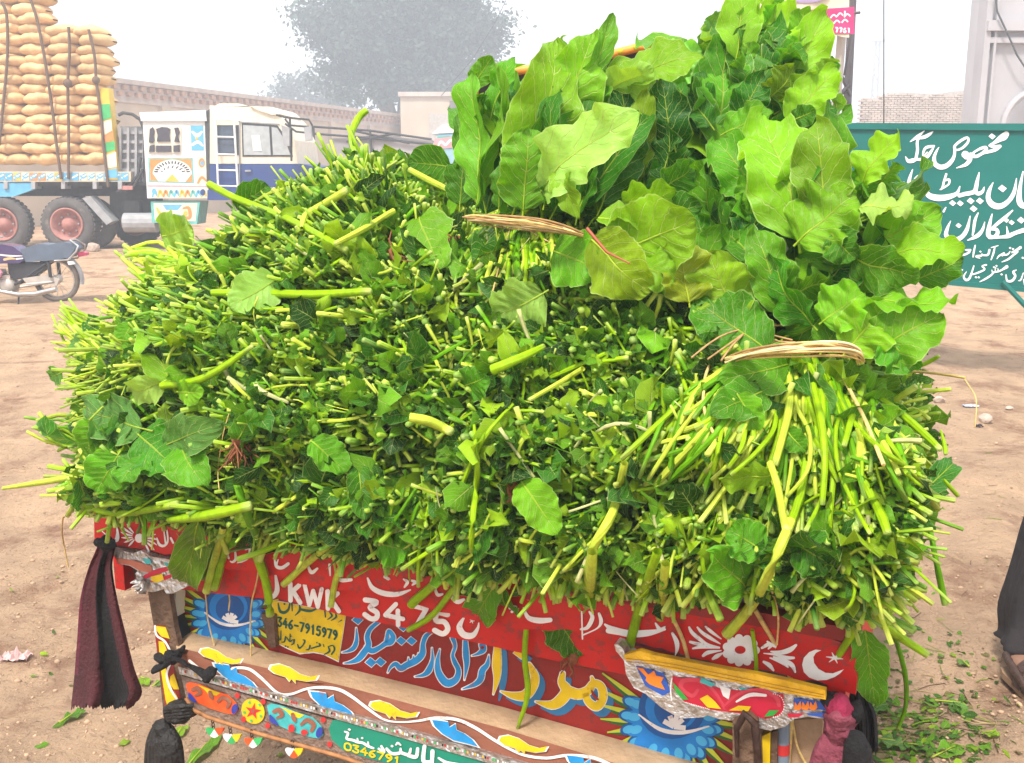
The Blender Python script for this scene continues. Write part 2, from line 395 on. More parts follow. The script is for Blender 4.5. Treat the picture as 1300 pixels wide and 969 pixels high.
wa0 = wa - wd*14
WT = float(PY(145, 97, 33.8)[2])
t = thing('market_building', (*wb, 0), 'long low plastered market building with brick cornice behind the blue truck', 'building')
m = MB(); wall_line(wa0, wb, -.1, WT-.75, 5, m); m.build('wall', M_PLAST, t)
m = MB(); wn = np.array([wd[1], -wd[0]]); wn = wn if wn[1] < 0 else -wn
wall_line(wa0+wn*.12, wb+wn*.12, WT-.16, WT, 5.1, m); wall_line(wa0+wn*.05, wb+wn*.05, WT-.75, WT-.66, 5.05, m); wall_line(wa0+wn*.02, wb+wn*.02, WT-.66, WT-.16, 5, m)
m.build('cornice', M_PBR, t)
m = MB(); nn = int((wL+14)/.46)
for row in range(2):
    for k in range(nn):
        c = wa0 + wd*(k*.46+.2+row*.23) + wn*.07
        m.box((c[0], c[1], WT-.27-row*.2), (.2, .14, .13), 0, math.atan2(wd[1], wd[0]))
o = m.build('dentil_bricks', M_BRICK, t); tag(o, kind='stuff')
for k in range(6):
    m = MB(); c = wa + wd*(3+k*4.2) + wn*.06
    m.box((c[0], c[1], (WT-.75)/2), (.45, .2, WT-.75), 0, math.atan2(wd[1], wd[0])); m.build('pilaster', M_PLAST, t)

t = thing('shed_building', PY(570, 200, 55)*[1, 1, 0], 'plain pale end building with small vent under the big hazy tree', 'building')
a, b = PY(508, 120, 55), PY(700, 118, 55)
m = MB(); wall_line(a[:2], b[:2], -.1, a[2]-.1, 9, m); m.build('wall', M_PLAST, t)
m = MB(); wall_line(a[:2]-[.1, .15], b[:2]+[.1, -.15], a[2]-.1, a[2]+.12, 9.3, m); m.build('parapet', M_PBR, t)
m = MB(); c = PY(577, 136, 54.9); m.box(c, (.5, .12, .6)); m.build('vent', mat('dark_gap', (.12, .1, .09)), t)
m = MB(); c = PY(568, 165, 54.9); m.box(c-[0, 0, .8], (1.9, .12, 3.2)); m.build('door', mat('grey_door', (.42, .38, .34), .7), t)

# ruin wall at the right, laid brick by brick
YB = 38.0
a, b = PY(1094, 130, YB), PY(1246, 130, YB)
t = thing('ruined_wall', ((a[0]+b[0])/2, YB, 0), 'broken pale brick wall with ragged top beyond the green board', 'wall')
m = MB(); bw, bh = .225, .075
prof = [(1094, 124), (1105, 121), (1110, 128), (1122, 126), (1133, 120), (1150, 119), (1172, 120), (1195, 122), (1212, 119), (1232, 117), (1246, 112)]
zt = lambda x: float(np.interp(x, [PY(p, 0, YB)[0] for p, q in prof], [PY(p, q, YB)[2] for p, q in prof]))
z = 1.0; row = 0; r_ = random.Random(5)
while z < 4.6:
    x = a[0] + (row % 2)*bw/2
    while x < b[0]+1.2:
        if z < zt(x) + r_.uniform(-.09, .05):
            m.box((x, YB + r_.uniform(-.012, .012), z), (bw-.02, .24, bh-.016))
        x += bw
    z += bh; row += 1
o = m.build('bricks', M_PBR, t); tag(o, kind='stuff')
m = MB(); m.box(((a[0]+b[0])/2+.6, YB+.04, .5), (b[0]-a[0]+1.2, .2, 1.1))
prev = None
for k in range(30):
    x0 = a[0] + (b[0]+1.2-a[0])*k/30; x1 = a[0] + (b[0]+1.2-a[0])*(k+1)/30
    zz = min(zt(x0), zt(x1))-.12; m.box(((x0+x1)/2, YB+.03, (zz+.95)/2+.2), (x1-x0-.004, .18, zz-1.0))
m.build('mortar_core', mat('mortar', (.47, .43, .40), .95), t)

# pale arched building at the far right
Yh = 24.0
t = thing('arched_building', (PY(1290, 0, Yh)[0]+2, Yh, 0), 'tall pale plastered building with shallow arch at the right edge', 'building')
M_WH = mat('weathered_whitewash', (.40, .385, .40), .9, var=.1, scale=.8, bump=.25, bscale=5, dirt=(.26, .245, .26), dirt_amt=.5, dirt_scale=.6)
x0 = PY(1245, 80, Yh)[0]; zt_ = 7.5
m = MB()
def pxz(px, py, dy=0): p = PY(px, py, Yh+dy); return (p[0], Yh+dy, p[2])
# wall with a round-headed recess cut out
arc = [pxz(1318+46*math.cos(th), 168-52*math.sin(th)) for th in np.linspace(math.pi, 0, 17)]
xr = x0+9
cx_l, cx_r = arc[0][0], arc[-1][0]
outer = [(x0, Yh, 0), (cx_l, Yh, 0)] + arc + [(cx_r, Yh, 0), (xr, Yh, 0), (xr, Yh, zt_), (x0, Yh, zt_)]
m.prism(outer, (0, .35, 0)); m.box(((x0+xr)/2+1.2, Yh+3.4, zt_/2), (xr-x0-2.4, 6, zt_-.02)); m.build('wall', M_WH, t)
m = MB(); m.tube([(p[0], Yh-.04, p[2]) for p in [(cx_l, Yh, 0)]+arc+[(cx_r, Yh, 0)]], .09, 6, smooth=False); m.build('arch_moulding', M_WH, t)
m = MB()
for (px0, px1) in ((1243.5, 1251), (1256, 1259)):
    p0, p1 = pxz(px0, 80), pxz(px1, 80); m.box(((p0[0]+p1[0])/2, Yh-.05, zt_/2), (p1[0]-p0[0], .2, zt_))
m.build('corner_pilaster', M_WH, t)
m = MB(); p = pxz(1270, 34); m.box(((x0+xr)/2, Yh-.1, p[2]), (xr-x0, .25, .22)); m.box(((x0+xr)/2, Yh-.06, p[2]-.3), (xr-x0, .16, .12)); m.build('moulding', M_WH, t)
m = MB(); m.tube([pxz(1262, -20, -.35), pxz(1266, 15, -.3), pxz(1280, 45, -.28), pxz(1291, 70, -.28), pxz(1300, 84, -.25), pxz(1330, 120, -.2)], .022, 5)
o = m.build('loose_cable', mat('cable', (.05, .05, .05), .6), None); tag(o, 'thin dark cable sagging down the face of the pale arched building', 'cable')

# far lattice mast and the hanging wire
M_STEEL = mat('dull_steel', (.34, .35, .37), .6, metal=.4)
t = thing('lattice_mast', PY(1113, 120, 120)*[1, 1, 0], 'faint lattice mast standing far off behind the ruined brick wall', 'mast')
p0, p1 = PY(1110, 125, 120), PY(1115, 52, 120); m = MB()
for s in (-.55, .55): m.tube([(p0[0]+s, 120, 0), (p1[0]+s*.4, 120, p1[2])], .12, 4)
for k in range(14):
    z0, z1 = p1[2]*k/14, p1[2]*(k+1)/14; s = .55*(1-.6*k/14)*(-1)**k; m.tube([(p0[0]+s, 120, z0), (p0[0]-s, 120, z1)], .07, 4)
m.build('lattice', M_STEEL, t)
m = MB(); m.box((p1[0], 120, p1[2]), (1.4, .6, .25)); m.build('platform', M_STEEL, t)
m = MB(); m.tube([PY(1122, -30, 14), PY(1122, 175, 14), G(1122, 335)], .008, 5); o = m.build('vertical_wire', mat('cable', (.05, .05, .05)), None)
tag(o, 'thin wire hanging straight down behind the green sign board', 'wire')
m = MB()
for (x0_, y0_, x1_, y1_) in ((640, -10, 612, 60), (648, 0, 560, 110)):
    pass
m.tube([PY(650, -15, 50), PY(628, 30, 50), PY(600, 75, 50), PY(560, 122, 50)], .02, 4); o = m.build('service_wire', mat('cable', (.05, .05, .05)), None)
tag(o, 'thin overhead wire slanting down across the hazy tree', 'wire')

# ================================================================ tree
def build_tree(name, c, boxes, nleaf, label, leafsize, seed):
    """boxes: crown clumps (x,y,z,rx,ry,rz); trunk tapers up and forks to the clumps"""
    r = np.random.default_rng(seed); t = thing(name, c, label, 'tree', 'trees beyond the market wall')
    M_BARK = mat('bark', (.13, .1, .08), .95, bump=.6, bscale=6)
    c = np.array(c, float); zmin = min(b[2]-b[5] for b in boxes)
    m = MB(); fork = c + [0, 0, zmin*.75]
    m.tube([c-[0, 0, .2], c+[.1, 0, zmin*.4], fork], [.55, .42, .36], 10, caps=False)
    m.build('trunk', M_BARK, t)
    m = MB()
    for b in boxes:
        p = c + np.array(b[:3]); mid = (fork+p)/2 + r.normal(0, .4, 3)
        m.tube([fork, mid, p], [.2, .12, .04], 6)
        for k in range(4):
            q = p + r.normal(0, 1, 3)*np.array(b[3:])*.5; m.tube([(mid+p)/2, q], [.07, .02], 4)
    m.build('limbs', M_BARK, t)
    # leaf sprays: clumps of small faces, denser near each clump's shell, with gaps between
    V = []; tint = []
    tot = sum(b[3]*b[4]*b[5] for b in boxes)
    for b in boxes:
        n = int(nleaf*b[3]*b[4]*b[5]/tot); k = max(8, n//45)
        d = r.normal(0, 1, (k, 3)); d /= np.linalg.norm(d, axis=1)[:, None]
        cl = d*np.cbrt(r.uniform(.25, 1.15, (k, 1)))*np.array(b[3:])
        sp = np.repeat(cl, 45, 0) + r.normal(0, 1, (k*45, 3))*np.array([.62, .62, .34])
        V.append(sp*1.0 + c + np.array(b[:3])); tn = r.uniform(.55, 1.35, k)
        tint.append(np.repeat(tn, 45))
    C = np.concatenate(V); tn = np.concatenate(tint); N = len(C)
    a = r.normal(0, 1, (N, 3)); a /= np.linalg.norm(a, axis=1)[:, None]; q = r.normal(0, 1, (N, 3)); bb = np.cross(a, q); bb /= np.linalg.norm(bb, axis=1)[:, None]
    s = leafsize*r.uniform(.6, 1.4, (N, 1))
    P = np.stack([C-a*s, C+bb*s*.5, C+a*s, C-bb*s*.5], 1).reshape(-1, 3)
    col = np.array([.045, .07, .045])*tn[:, None]*(1+r.normal(0, .12, (N, 1)))
    np_mesh('crown', P, [np.arange(4*N).reshape(N, 4)], M_LEAFY, t, tint=np.repeat(col, 4, 0), smooth=False)
    return t
M_LEAFY = bpy.data.materials.new('tree_leaves'); M_LEAFY.use_nodes = True
_n = M_LEAFY.node_tree; _b = _n.nodes['Principled BSDF']; _a = _n.nodes.new('ShaderNodeAttribute'); _a.attribute_name = 'tint'
_n.links.new(_a.outputs['Color'], _b.inputs['Base Color']); _b.inputs['Roughness'].default_value = .7
YT = 72.0; tc_ = PY(505, 130, YT); cx, ztc = tc_[0], 0
def tb(px, py, rpx, rpy): px = 505+(px-505)*.94; rpx *= .9; rpy *= .9; p = PY(px, py, YT); return (p[0]-cx, random.uniform(-2, 2), p[2], rpx/1300*YT, rpx/1300*YT*.8, rpy/1300*YT)
build_tree('leafy_tree', (cx, YT, 0), [tb(430, 22, 55, 38), tb(500, 10, 60, 40), tb(560, 30, 55, 45), tb(600, 60, 42, 35), tb(450, 75, 42, 30), tb(520, 85, 60, 40), tb(480, 45, 60, 40),
    tb(400, 40, 26, 22), tb(625, 35, 25, 20), tb(420, 100, 28, 20), tb(565, 105, 45, 25), tb(470, 118, 40, 18), tb(520, -30, 70, 35), tb(450, -35, 45, 30), tb(590, -15, 40, 28)],
    62000, 'large leafy tree fading blue in the haze above the market wall', .17, 4)
c2 = PY(388, 118, 95)
build_tree('leafy_tree', (c2[0], 95, 0), [(0, 0, c2[2], 2.6, 2.2, 1.6), (-1.9, 0, c2[2]-.6, 1.5, 1.5, 1.0), (2.4, .5, c2[2]-.4, 1.6, 1.6, 1.1)], 3000, 'small low hazy tree peeping over the market wall, left of the big tree', .2, 9)

# ================================================================ truck with sacks
YK = 20.8
def K(px, py, dy=0.0): p = PY(px, py, YK); return np.array([p[0], YK+dy, p[2]])
def kbox(m, x0, y0, x1, y1, dep, dy=0.0, mi=0):
    """a box whose near face covers these pixels on the truck's side plane and runs dep metres back"""
    a = [K(x0, y1), K(x1, y1), K(x1, y0), K(x0, y0)]; m.box8([p+[0, dy, 0] for p in a]+[p+[0, dy+dep, 0] for p in a], mi)
P_ = lambda m, pts, dep, dy=0.0, mi=0: m.prism([K(x, y, dy) for x, y in pts], (0, dep, 0), mi)
M_CREAM = mat('cream_paint', (.72, .66, .52), .5, var=.08, dirt=(.4, .33, .25), dirt_amt=.3, dirt_scale=2)
M_WHITE = mat('white_paint', (.72, .72, .70), .5, var=.06, dirt=(.45, .40, .34), dirt_amt=.25, dirt_scale=2)
M_BLUE = mat('blue_paint', (.022, .055, .20), .4, var=.12, scale=2, dirt=(.3, .26, .25), dirt_amt=.15)
M_TYRE = mat('tyre_rubber', (.095, .085, .08), .9, var=.2, dirt=(.30, .25, .21), dirt_amt=.5, dirt_scale=3)
M_DARK = mat('chassis_dark', (.05, .048, .05), .85, var=.3, dirt=(.16, .13, .11), dirt_amt=.3)
M_GREYM = mat('grey_metal', (.33, .33, .34), .6, var=.15, dirt=(.35, .28, .22), dirt_amt=.3)
M_RIM = mat('red_rim', (.40, .17, .14), .7, var=.15, dirt=(.38, .30, .25), dirt_amt=.5, dirt_scale=4)
M_GLASS = mat('truck_glass', (.10, .12, .13), .08, spec=.8)
M_YEL = mat('yellow_paint', (.70, .46, .04), .5, var=.1); M_GRN = mat('green_paint', (.05, .42, .12), .5); M_ORG = mat('orange_paint', (.66, .25, .06), .5, var=.1)
M_SKY = mat('skyblue_paint', (.12, .40, .62), .5, var=.12); M_TEAL = mat('turquoise_paint', (.13, .45, .42), .5); M_REDP = mat('red_paint', (.55, .03, .03), .5)
truck = thing('cargo_truck', K(180, 300)*[1, 1, 0], 'blue and cream painted truck with decorated rear cab box and flatbed', 'truck')
# cargo bed
m = MB(); kbox(m, -60, 218, 166, 231, 2.3, 0, 0); bed = m.build('cargo_bed', mat('faded_board_paint', (.58, .50, .38), .7, var=.2, scale=2), truck)
pp = Paint(lambda x, y, l: np.stack([K(a, b, -.006-l) for a, b in zip(np.atleast_1d(x), np.atleast_1d(y))]))
rr = random.Random(3)
for k in range(16):
    x = -4+k*10.5; w = rr.choice([0, 1, 2, 3]); pp.poly([(x, 219.5), (x+9.5, 219.5), (x+9.5, 229.5), (x, 229.5)], w, .001)
    for q in range(3):
        pp.stroke([(x+1, 229-q*3, 1.2), (x+5, 222+q*2, 1.8), (x+9, 221+q, .9)], 4 if q % 2 else 5, .004)
o = pp.build('painted_pattern', [M_ORG, M_SKY, M_YEL, M_CREAM, M_WHITE, M_SKY], bed)
# painted upright end board of the bed
m = MB(); P_(m, [(127, 112), (138, 112), (150, 228), (135, 228)], .25, -.02); eb = m.build('end_board', M_YEL, truck)
pp = Paint(lambda x, y, l: np.stack([K(a, b, -.026-l) for a, b in zip(np.atleast_1d(x), np.atleast_1d(y))]))
for poly, c in (([(129, 133), (140, 132), (142, 150), (131, 153)], 0), ([(134, 182), (146, 179), (147, 190), (135, 194)], 0), ([(130, 155), (142, 152), (143, 166), (132, 172)], 1), ([(133, 172), (144, 166), (145, 178), (134, 181)], 2), ([(135, 197), (148, 193), (149, 212), (136, 214)], 1), ([(135, 216), (149, 214), (150, 226), (136, 226)], 3)):
    pp.poly(poly, c, .002)
pp.build('painted_pattern', [M_GRN, M_CREAM, M_ORG, M_SKY], eb)
# head board of ribs behind the cab box and arched rail
m = MB(); kbox(m, 146, 160, 184, 232, 2.0, .25, 0); hb = m.build('headboard', M_GREYM, truck)
m = MB()
for y in (166, 178, 190, 202, 214): kbox(m, 147, y, 183, y+4, .06, .17)
for x in (148, 158, 168, 178): kbox(m, x, 162, x+3, 231, .05, .12)
m.build('rib', M_GREYM, hb)
m = MB(); m.tube([K(x, y, .1) for x, y in ((148, 146), (154, 143), (166, 145), (176, 152), (181, 165), (182, 232))], .035, 6); m.build('arched_rail', M_DARK, truck)
m = MB()
for pts in (((178, 200), (174, 222), (160, 240), (150, 243)), ((180, 215), (170, 236), (158, 244)), ((150, 222), (158, 228), (155, 240), (147, 244))): m.tube([K(x, y, .05) for x, y in pts], .028, 6)
m.build('air_hose', M_DARK, truck)
# chassis
m = MB(); kbox(m, -60, 233, 300, 250, .9, .55); kbox(m, -60, 231, 188, 236, 2.2, .1); m.build('chassis', M_DARK, truck)
m = MB()
for x in (5, 40, 78, 118, 150):
    m = MB(); kbox(m, x, 231, x+5, 240, .3, -.02); m.build('bed_bracket', M_GREYM, truck)
m = MB(); P_(m, [(-30, 232), (42, 232), (44, 240), (16, 250), (-30, 250)], .1, .02); m.build('mudguard_sheet', M_SKY, truck)
m = MB(); P_(m, [(103, 252), (113, 249), (142, 281), (134, 286)], .35, .05); m.build('mudguard', M_GREYM, truck)
m = MB(); m.lathe(K(153, 283.5, .25), (1, 0, 0), [(0, .02), (0, .2), (.66, .2), (.66, .02)], 14, smooth=False); m.build('air_tank', M_GREYM, truck)
m = MB(); kbox(m, 127, 243, 190, 278, .3, .5); kbox(m, 150, 255, 170, 270, .25, .3); m.build('fuel_tank', M_DARK, truck)
m = MB(); kbox(m, 150, 236, 168, 241, .04, 0); m.build('red_step', mat('faded_red', (.5, .22, .2), .7), truck)
def truck_wheel(cx, dy):
    w = MB(); c = K(cx, 285, dy); R = .535
    w.lathe(c, (0, 1, 0), [(.02, R*.6), (-.02, R*.66), (-.03, R*.8), (0, R*.95), (.05, R), (.25, R), (.3, R*.94), (.3, R*.5)], 36)
    for k in range(36):
        a = 2*math.pi*k/36; w.box(c+np.array([math.cos(a)*R, .15, math.sin(a)*R]), (.05, .22, .03), 0, ax=((-math.sin(a), 0, math.cos(a)), (0, 1, 0), (math.cos(a), 0, math.sin(a))))
    ty = w.build('tyre', M_TYRE, truck); ty.name = 'tyre'
    w = MB(); w.lathe(c, (0, 1, 0), [(.0, R*.62), (-.03, R*.62), (-.03, R*.56), (.12, R*.5), (.14, R*.3), (.10, R*.28), (.10, R*.24), (.02, R*.22), (.0, 0)], 30); rim = w.build('rim', M_RIM, truck)
    w = MB()
    for k in range(8): a = 2*math.pi*k/8; w.ball(c+np.array([math.cos(a)*R*.36, .10, math.sin(a)*R*.36]), .025, 6, 4)
    w.build('wheel_nuts', M_GREYM, rim)
for x, dy in ((85, 0), (2, 0), (135, 1.6), (50, 1.6), (330, .15)): truck_wheel(x, dy)
w = MB(); c = K(100, 285, .45); w.lathe(c, (0, 1, 0), [(0, .3), (0, .53), (.25, .53), (.25, .3)], 30); w.build('inner_tyre', M_TYRE, truck)
# white decorated box behind the cab
m = MB(); P_(m, [(181, 154), (262, 154), (265, 252), (187, 252)], 2.2, 0); bx = m.build('rear_cab_box', M_WHITE, truck)
m = MB(); P_(m, [(178, 143), (262, 140), (263, 154), (180, 154)], 2.3, -.05); m.build('box_roof', M_WHITE, truck)
m = MB(); P_(m, [(190, 256), (253, 256), (249, 285), (192, 283)], .6, .05); lb = m.build('tool_box', M_TEAL, truck)
pp = Paint(lambda x, y, l: np.stack([K(a, b, -l) for a, b in zip(np.atleast_1d(x), np.atleast_1d(y))]))
M_PINK = mat('pink_paint', (.62, .33, .36), .5); M_BLK = mat('black_paint', (.02, .02, .02), .5); M_DUSK = mat('dark_glass', (.06, .05, .06), .1)
PAL = [M_WHITE, M_ORG, M_SKY, M_YEL, M_TEAL, M_REDP, M_BLK, M_PINK, M_CREAM, M_BLUE]
pp.o, pp.sc = (60, 140), 4.333
pp.poly([(555, 262), (800, 262), (808, 402), (560, 395)], 4, .004); pp.poly([(564, 268), (792, 268), (800, 396), (568, 388)], 1, .006)
pp.poly([(582, 350)]+[(688+108*math.cos(a), 350-78*math.sin(a)) for a in np.linspace(math.pi, 0, 17)]+[(760, 395), (612, 392)], 0, .008)
for k in range(15):
    a = math.pi*(k+1)/16; pp.stroke([(688+84*math.cos(a), 350-58*math.sin(a), 8), (688+98*math.cos(a), 352-70*math.sin(a), 7)], 6, .01)
    if k % 2: pp.stroke([(688+60*math.cos(a), 352-36*math.sin(a), 7), (688+70*math.cos(a)+6, 352-46*math.sin(a), 5)], 6, .01)
pp.poly([(650, 392), (688, 352), (726, 392)], 3, .01)
pp.poly([(788, 85), (858, 85), (862, 222), (794, 222)], 2, .004)
pp.stroke([(800, 120, 12), (825, 140, 20), (850, 120, 12)], 0, .006); pp.stroke([(800, 190, 14), (830, 175, 18), (855, 195, 10)], 0, .006); pp.disc(822, 155, 8, 8, 3, .008)
pp.poly([(820, 255), (878, 250), (884, 300), (850, 350), (825, 330)], 8, .004); pp.disc(850, 290, 18, 26, 1, .006); pp.disc(852, 292, 9, 14, 2, .008)
pp.poly([(820, 350), (884, 350), (886, 410), (822, 410)], 8, .004); pp.stroke([(830, 400, 12), (850, 370, 16), (876, 390, 10)], 1, .006)
pp.poly([(550, 412), (890, 416), (890, 424), (550, 420)], 7, .005)
pp.poly([(562, 426), (886, 430), (886, 482), (564, 482)], 8, .004)
for i, x in enumerate(range(580, 880, 30)): pp.stroke([(x, 475, 10), (x+12, 445, 16), (x+24, 470, 10)], (2, 3, 1, 4)[i % 4], .006)
pp.disc(588, 446, 12, 16, 2, .008); pp.disc(856, 452, 14, 18, 9, .008)
pp.build('painted_pattern', PAL, bx)
pp = Paint(lambda x, y, l: np.stack([K(a, b, .05-l) for a, b in zip(np.atleast_1d(x), np.atleast_1d(y))]), 60, 140, 4.333)
pp.poly([(580, 512), (822, 512), (812, 612), (588, 608)], 8, .004)
pp.poly([(630, 520), (740, 520), (715, 550), (650, 550)], 2, .006); pp.poly([(600, 600), (660, 570), (730, 575), (700, 602)], 2, .006)
pp.stroke([(600, 540, 10), (625, 575, 20), (680, 560, 12)], 3, .008); pp.stroke([(740, 590, 12), (780, 590, 18), (775, 540, 18), (745, 540, 10)], 1, .008); pp.disc(757, 568, 12, 14, 3, .01)
pp.build('painted_pattern', PAL, lb)
m = MB(); kbox(m, 188, 161, 230, 194, .1, -.02); w1 = m.build('window', M_CREAM, bx)
m = MB()
for pts in ([(191, 164), (195, 161.5), (197, 166), (196, 173), (197, 179), (195, 181.5), (190, 181)], [(199, 164), (206, 161.5), (213, 162), (217, 164), (216, 172), (217, 180), (200, 180), (201, 172)], [(222, 162.5), (227, 162), (229, 168), (227, 174), (229, 181), (222, 180), (224, 172)], [(191, 185), (197, 184), (197, 193), (190, 193)], [(199, 185), (218, 185), (218, 193), (199, 193)], [(221, 185), (229, 184), (229, 193), (221, 193)]): P_(m, pts, .02, -.045)
m.build('pane', M_DUSK, w1)
# blue and cream tractor cab
m = MB(); P_(m, [(266, 134), (345, 137), (360, 152), (374, 178), (378, 208), (265, 208)], 2.3, 0); cab = m.build('cab', M_CREAM, truck)
m = MB(); P_(m, [(265, 208.5), (379, 208.5), (395, 238), (266, 238)], 2.3, -.01); m.build('cab_lower', M_BLUE, truck)
m = MB(); P_(m, [(266, 241), (290, 238), (320, 238), (345, 250), (352, 262), (335, 262), (312, 250), (290, 254), (266, 254)], .5, -.15); m.build('fender', M_BLUE, truck)
m = MB(); P_(m, [(378, 208), (400, 212), (404, 262), (378, 262)], 2.1, .1); m.build('nose', M_BLUE, truck)
m = MB(); P_(m, [(270, 134), (276, 131), (300, 131), (312, 134)], 2.0, .15); P_(m, [(318, 135), (345, 136), (356, 145), (346, 146), (330, 141)], 2.2, -.05); m.build('roof_visor', M_CREAM, truck)
m = MB(); P_(m, [(260, 143), (266, 139), (266, 238), (263, 238)], .4, -.02); m.build('side_pillar', M_DARK, truck)
m = MB(); kbox(m, 275, 159, 303, 197, .05, -.015); f1 = m.build('side_window', M_DARK, truck); m = MB(); kbox(m, 277, 161, 298, 177, .02, -.03); kbox(m, 277, 178, 298, 195, .02, -.03); m.build('pane', mat('dark_blue_glass', (.06, .08, .12), .1, spec=.7), f1)
m = MB(); P_(m, [(307, 156), (352, 159), (366, 178), (372, 199), (308, 199)], .05, -.012); f2 = m.build('door_window', M_DARK, truck)
m = MB(); P_(m, [(309, 159), (342, 161), (344, 197), (310, 197)], .02, -.025); P_(m, [(345, 161.5), (352, 162.5), (363, 180), (369, 197), (347, 197)], .02, -.025); m.build('pane', mat('pale_glass', (.38, .40, .40), .1, spec=.8), f2)
m = MB(); P_(m, [(320, 172), (330, 172), (333, 192), (322, 192)], .02, -.037); m.build('window_notice', M_WHITE, f2)
m = MB(); kbox(m, 303.5, 154, 305, 237, .02, -.02); P_(m, [(303, 154), (355, 157), (355, 158.3), (303, 155.3)], .02, -.02); m.build('door_seam', M_GREYM, truck)
m = MB(); kbox(m, 312, 216, 319, 218, .05, -.06); m.build('door_handle', M_GREYM, truck)
m = MB()
m.tube([K(276, 150, -.12), K(279, 236, -.12)], .022, 6); m.tube([K(299, 150, -.12), K(304, 238, -.12)], .022, 6)
for y in (152, 174, 196, 216, 236): m.tube([K(276.5+(y-150)*.03, y, -.12), K(299.5+(y-150)*.05, y+.6, -.12)], .018, 6)
m.build('ladder', M_WHITE, truck)
m = MB()
for pts in (((355, 147), (366, 150), (396, 153), (400, 160), (399, 176)), ((366, 152), (372, 160), (396, 162)), ((366, 158), (380, 168), (398, 170)), ((372, 150), (374, 196)), ((374, 164), (374, 205))): m.tube([K(x, y, -.3) for x, y in pts], .022, 6)
m.build('mirror_arm', M_DARK, truck)
for pts in ([(391, 163), (400, 161), (401, 179), (393, 180)], [(363, 160), (373, 164), (373, 186), (366, 186)]):
    m = MB(); P_(m, pts, .1, -.42); m.build('mirror', M_GREYM, truck)

# another flatbed beyond: rails and grey sheet
t = thing('parked_trailer', PY(480, 200, 27)*[1, 1, 0], 'grey sheeted trailer with thin side rails just beyond the truck cab', 'trailer')
Q = lambda x, y, dy=0: PY(x, y, 27+dy)
M_TARP = mat('grey_tarp', (.36, .33, .33), .9, var=.2, scale=1.2, bump=.6, bscale=3)
m = MB()
m.prism([Q(420, 176), Q(480, 172), (Q(548, 178)), Q(545, 214), Q(545, 246), Q(420, 246)], (0, 2.2, 0)); m.build('sheeted_load', M_TARP, t)
m = MB()
for pts in (((398, 161), (470, 166), (548, 177)), ((400, 170), (480, 176), (552, 184)), ((398, 161), (402, 250)), ((470, 166), (474, 250)), ((440, 164), (520, 182)), ((500, 170), (440, 180))): m.tube([Q(x, y, -.08) for x, y in pts], .03, 5)
m.build('side_rail', M_DARK, t)
m = MB(); m.box(Q(480, 250)+[0, 1.1, 0], (3.4, 2.2, .3)); m.build('bed', M_DARK, t)
for x in (440, 520):
    m = MB(); p = Q(x, 260); m.lathe((p[0], 27.1, .5), (0, 1, 0), [(0, .0), (0, .3), (-.03, .3), (-.03, .45), (.02, .5), (.25, .5), (.28, .4)], 20); m.build('wheel', M_TYRE, t)

# pale blue vehicle half hidden behind the tall bundle
Yv = 13.0; t = thing('parked_van', PY(590, 240, Yv)*[1, 1, 0]+[.3, 1.5, 0], 'pale blue van with green windscreen sunstrip, mostly hidden by the greens', 'van')
Q = lambda x, y, dy=0: PY(x, y, Yv+dy)
M_VB = mat('pale_blue_van', (.40, .58, .66), .4, var=.08)
m = MB(); m.prism([Q(524, 300), Q(700, 300), Q(702, 215), Q(692, 165), Q(557, 170), Q(530, 218)], (0, 3.5, 0)); bd = m.build('body', M_VB, t)
m = MB(); m.prism([Q(548, 170, -.02), Q(562, 158, -.02), Q(690, 150, -.02), Q(700, 163, -.02)], (0, 3.4, 0)); m.build('roof', M_WHITE, t)
m = MB(); m.prism([Q(543, 216), Q(556, 172), Q(690, 166), Q(694, 212)], (0, -.03, 0)); ws = m.build('windscreen', mat('blue_glass', (.25, .42, .50), .08, spec=.8), t)
pp = Paint(lambda x, y, l: PY(x, y, Yv-.032-l)); pp.poly([(550, 187), (556, 174), (690, 168), (692, 182)], 0, .002); pp.poly([(549, 190), (552, 176), (580, 173), (582, 187)], 1, .006)
pp.stroke([(556, 186, 2), (560, 180, 3), (566, 184, 3), (572, 178, 3), (578, 183, 2)], 2, .01); pp.stroke([(540, 216, 3), (560, 176, 3)], 0, .004); pp.build('sunstrip', [mat('sunstrip_green', (.08, .45, .30), .4), M_PINK, M_WHITE], ws)
m = MB(); p = Q(585, 243, .3); m.box((p[0]+.3, Yv+.2, .75), (2.0, .5, .5)); m.build('bumper', M_GREYM, t)
for x in (548, 672):
    m = MB(); p = Q(x, 250, .3); m.lathe((p[0], Yv+.6, .34), (1, 0, 0), [(-.1, 0), (-.1, .3), (-.08, .34), (.08, .34), (.1, .3), (.1, 0)], 18); m.build('wheel', M_TYRE, t)

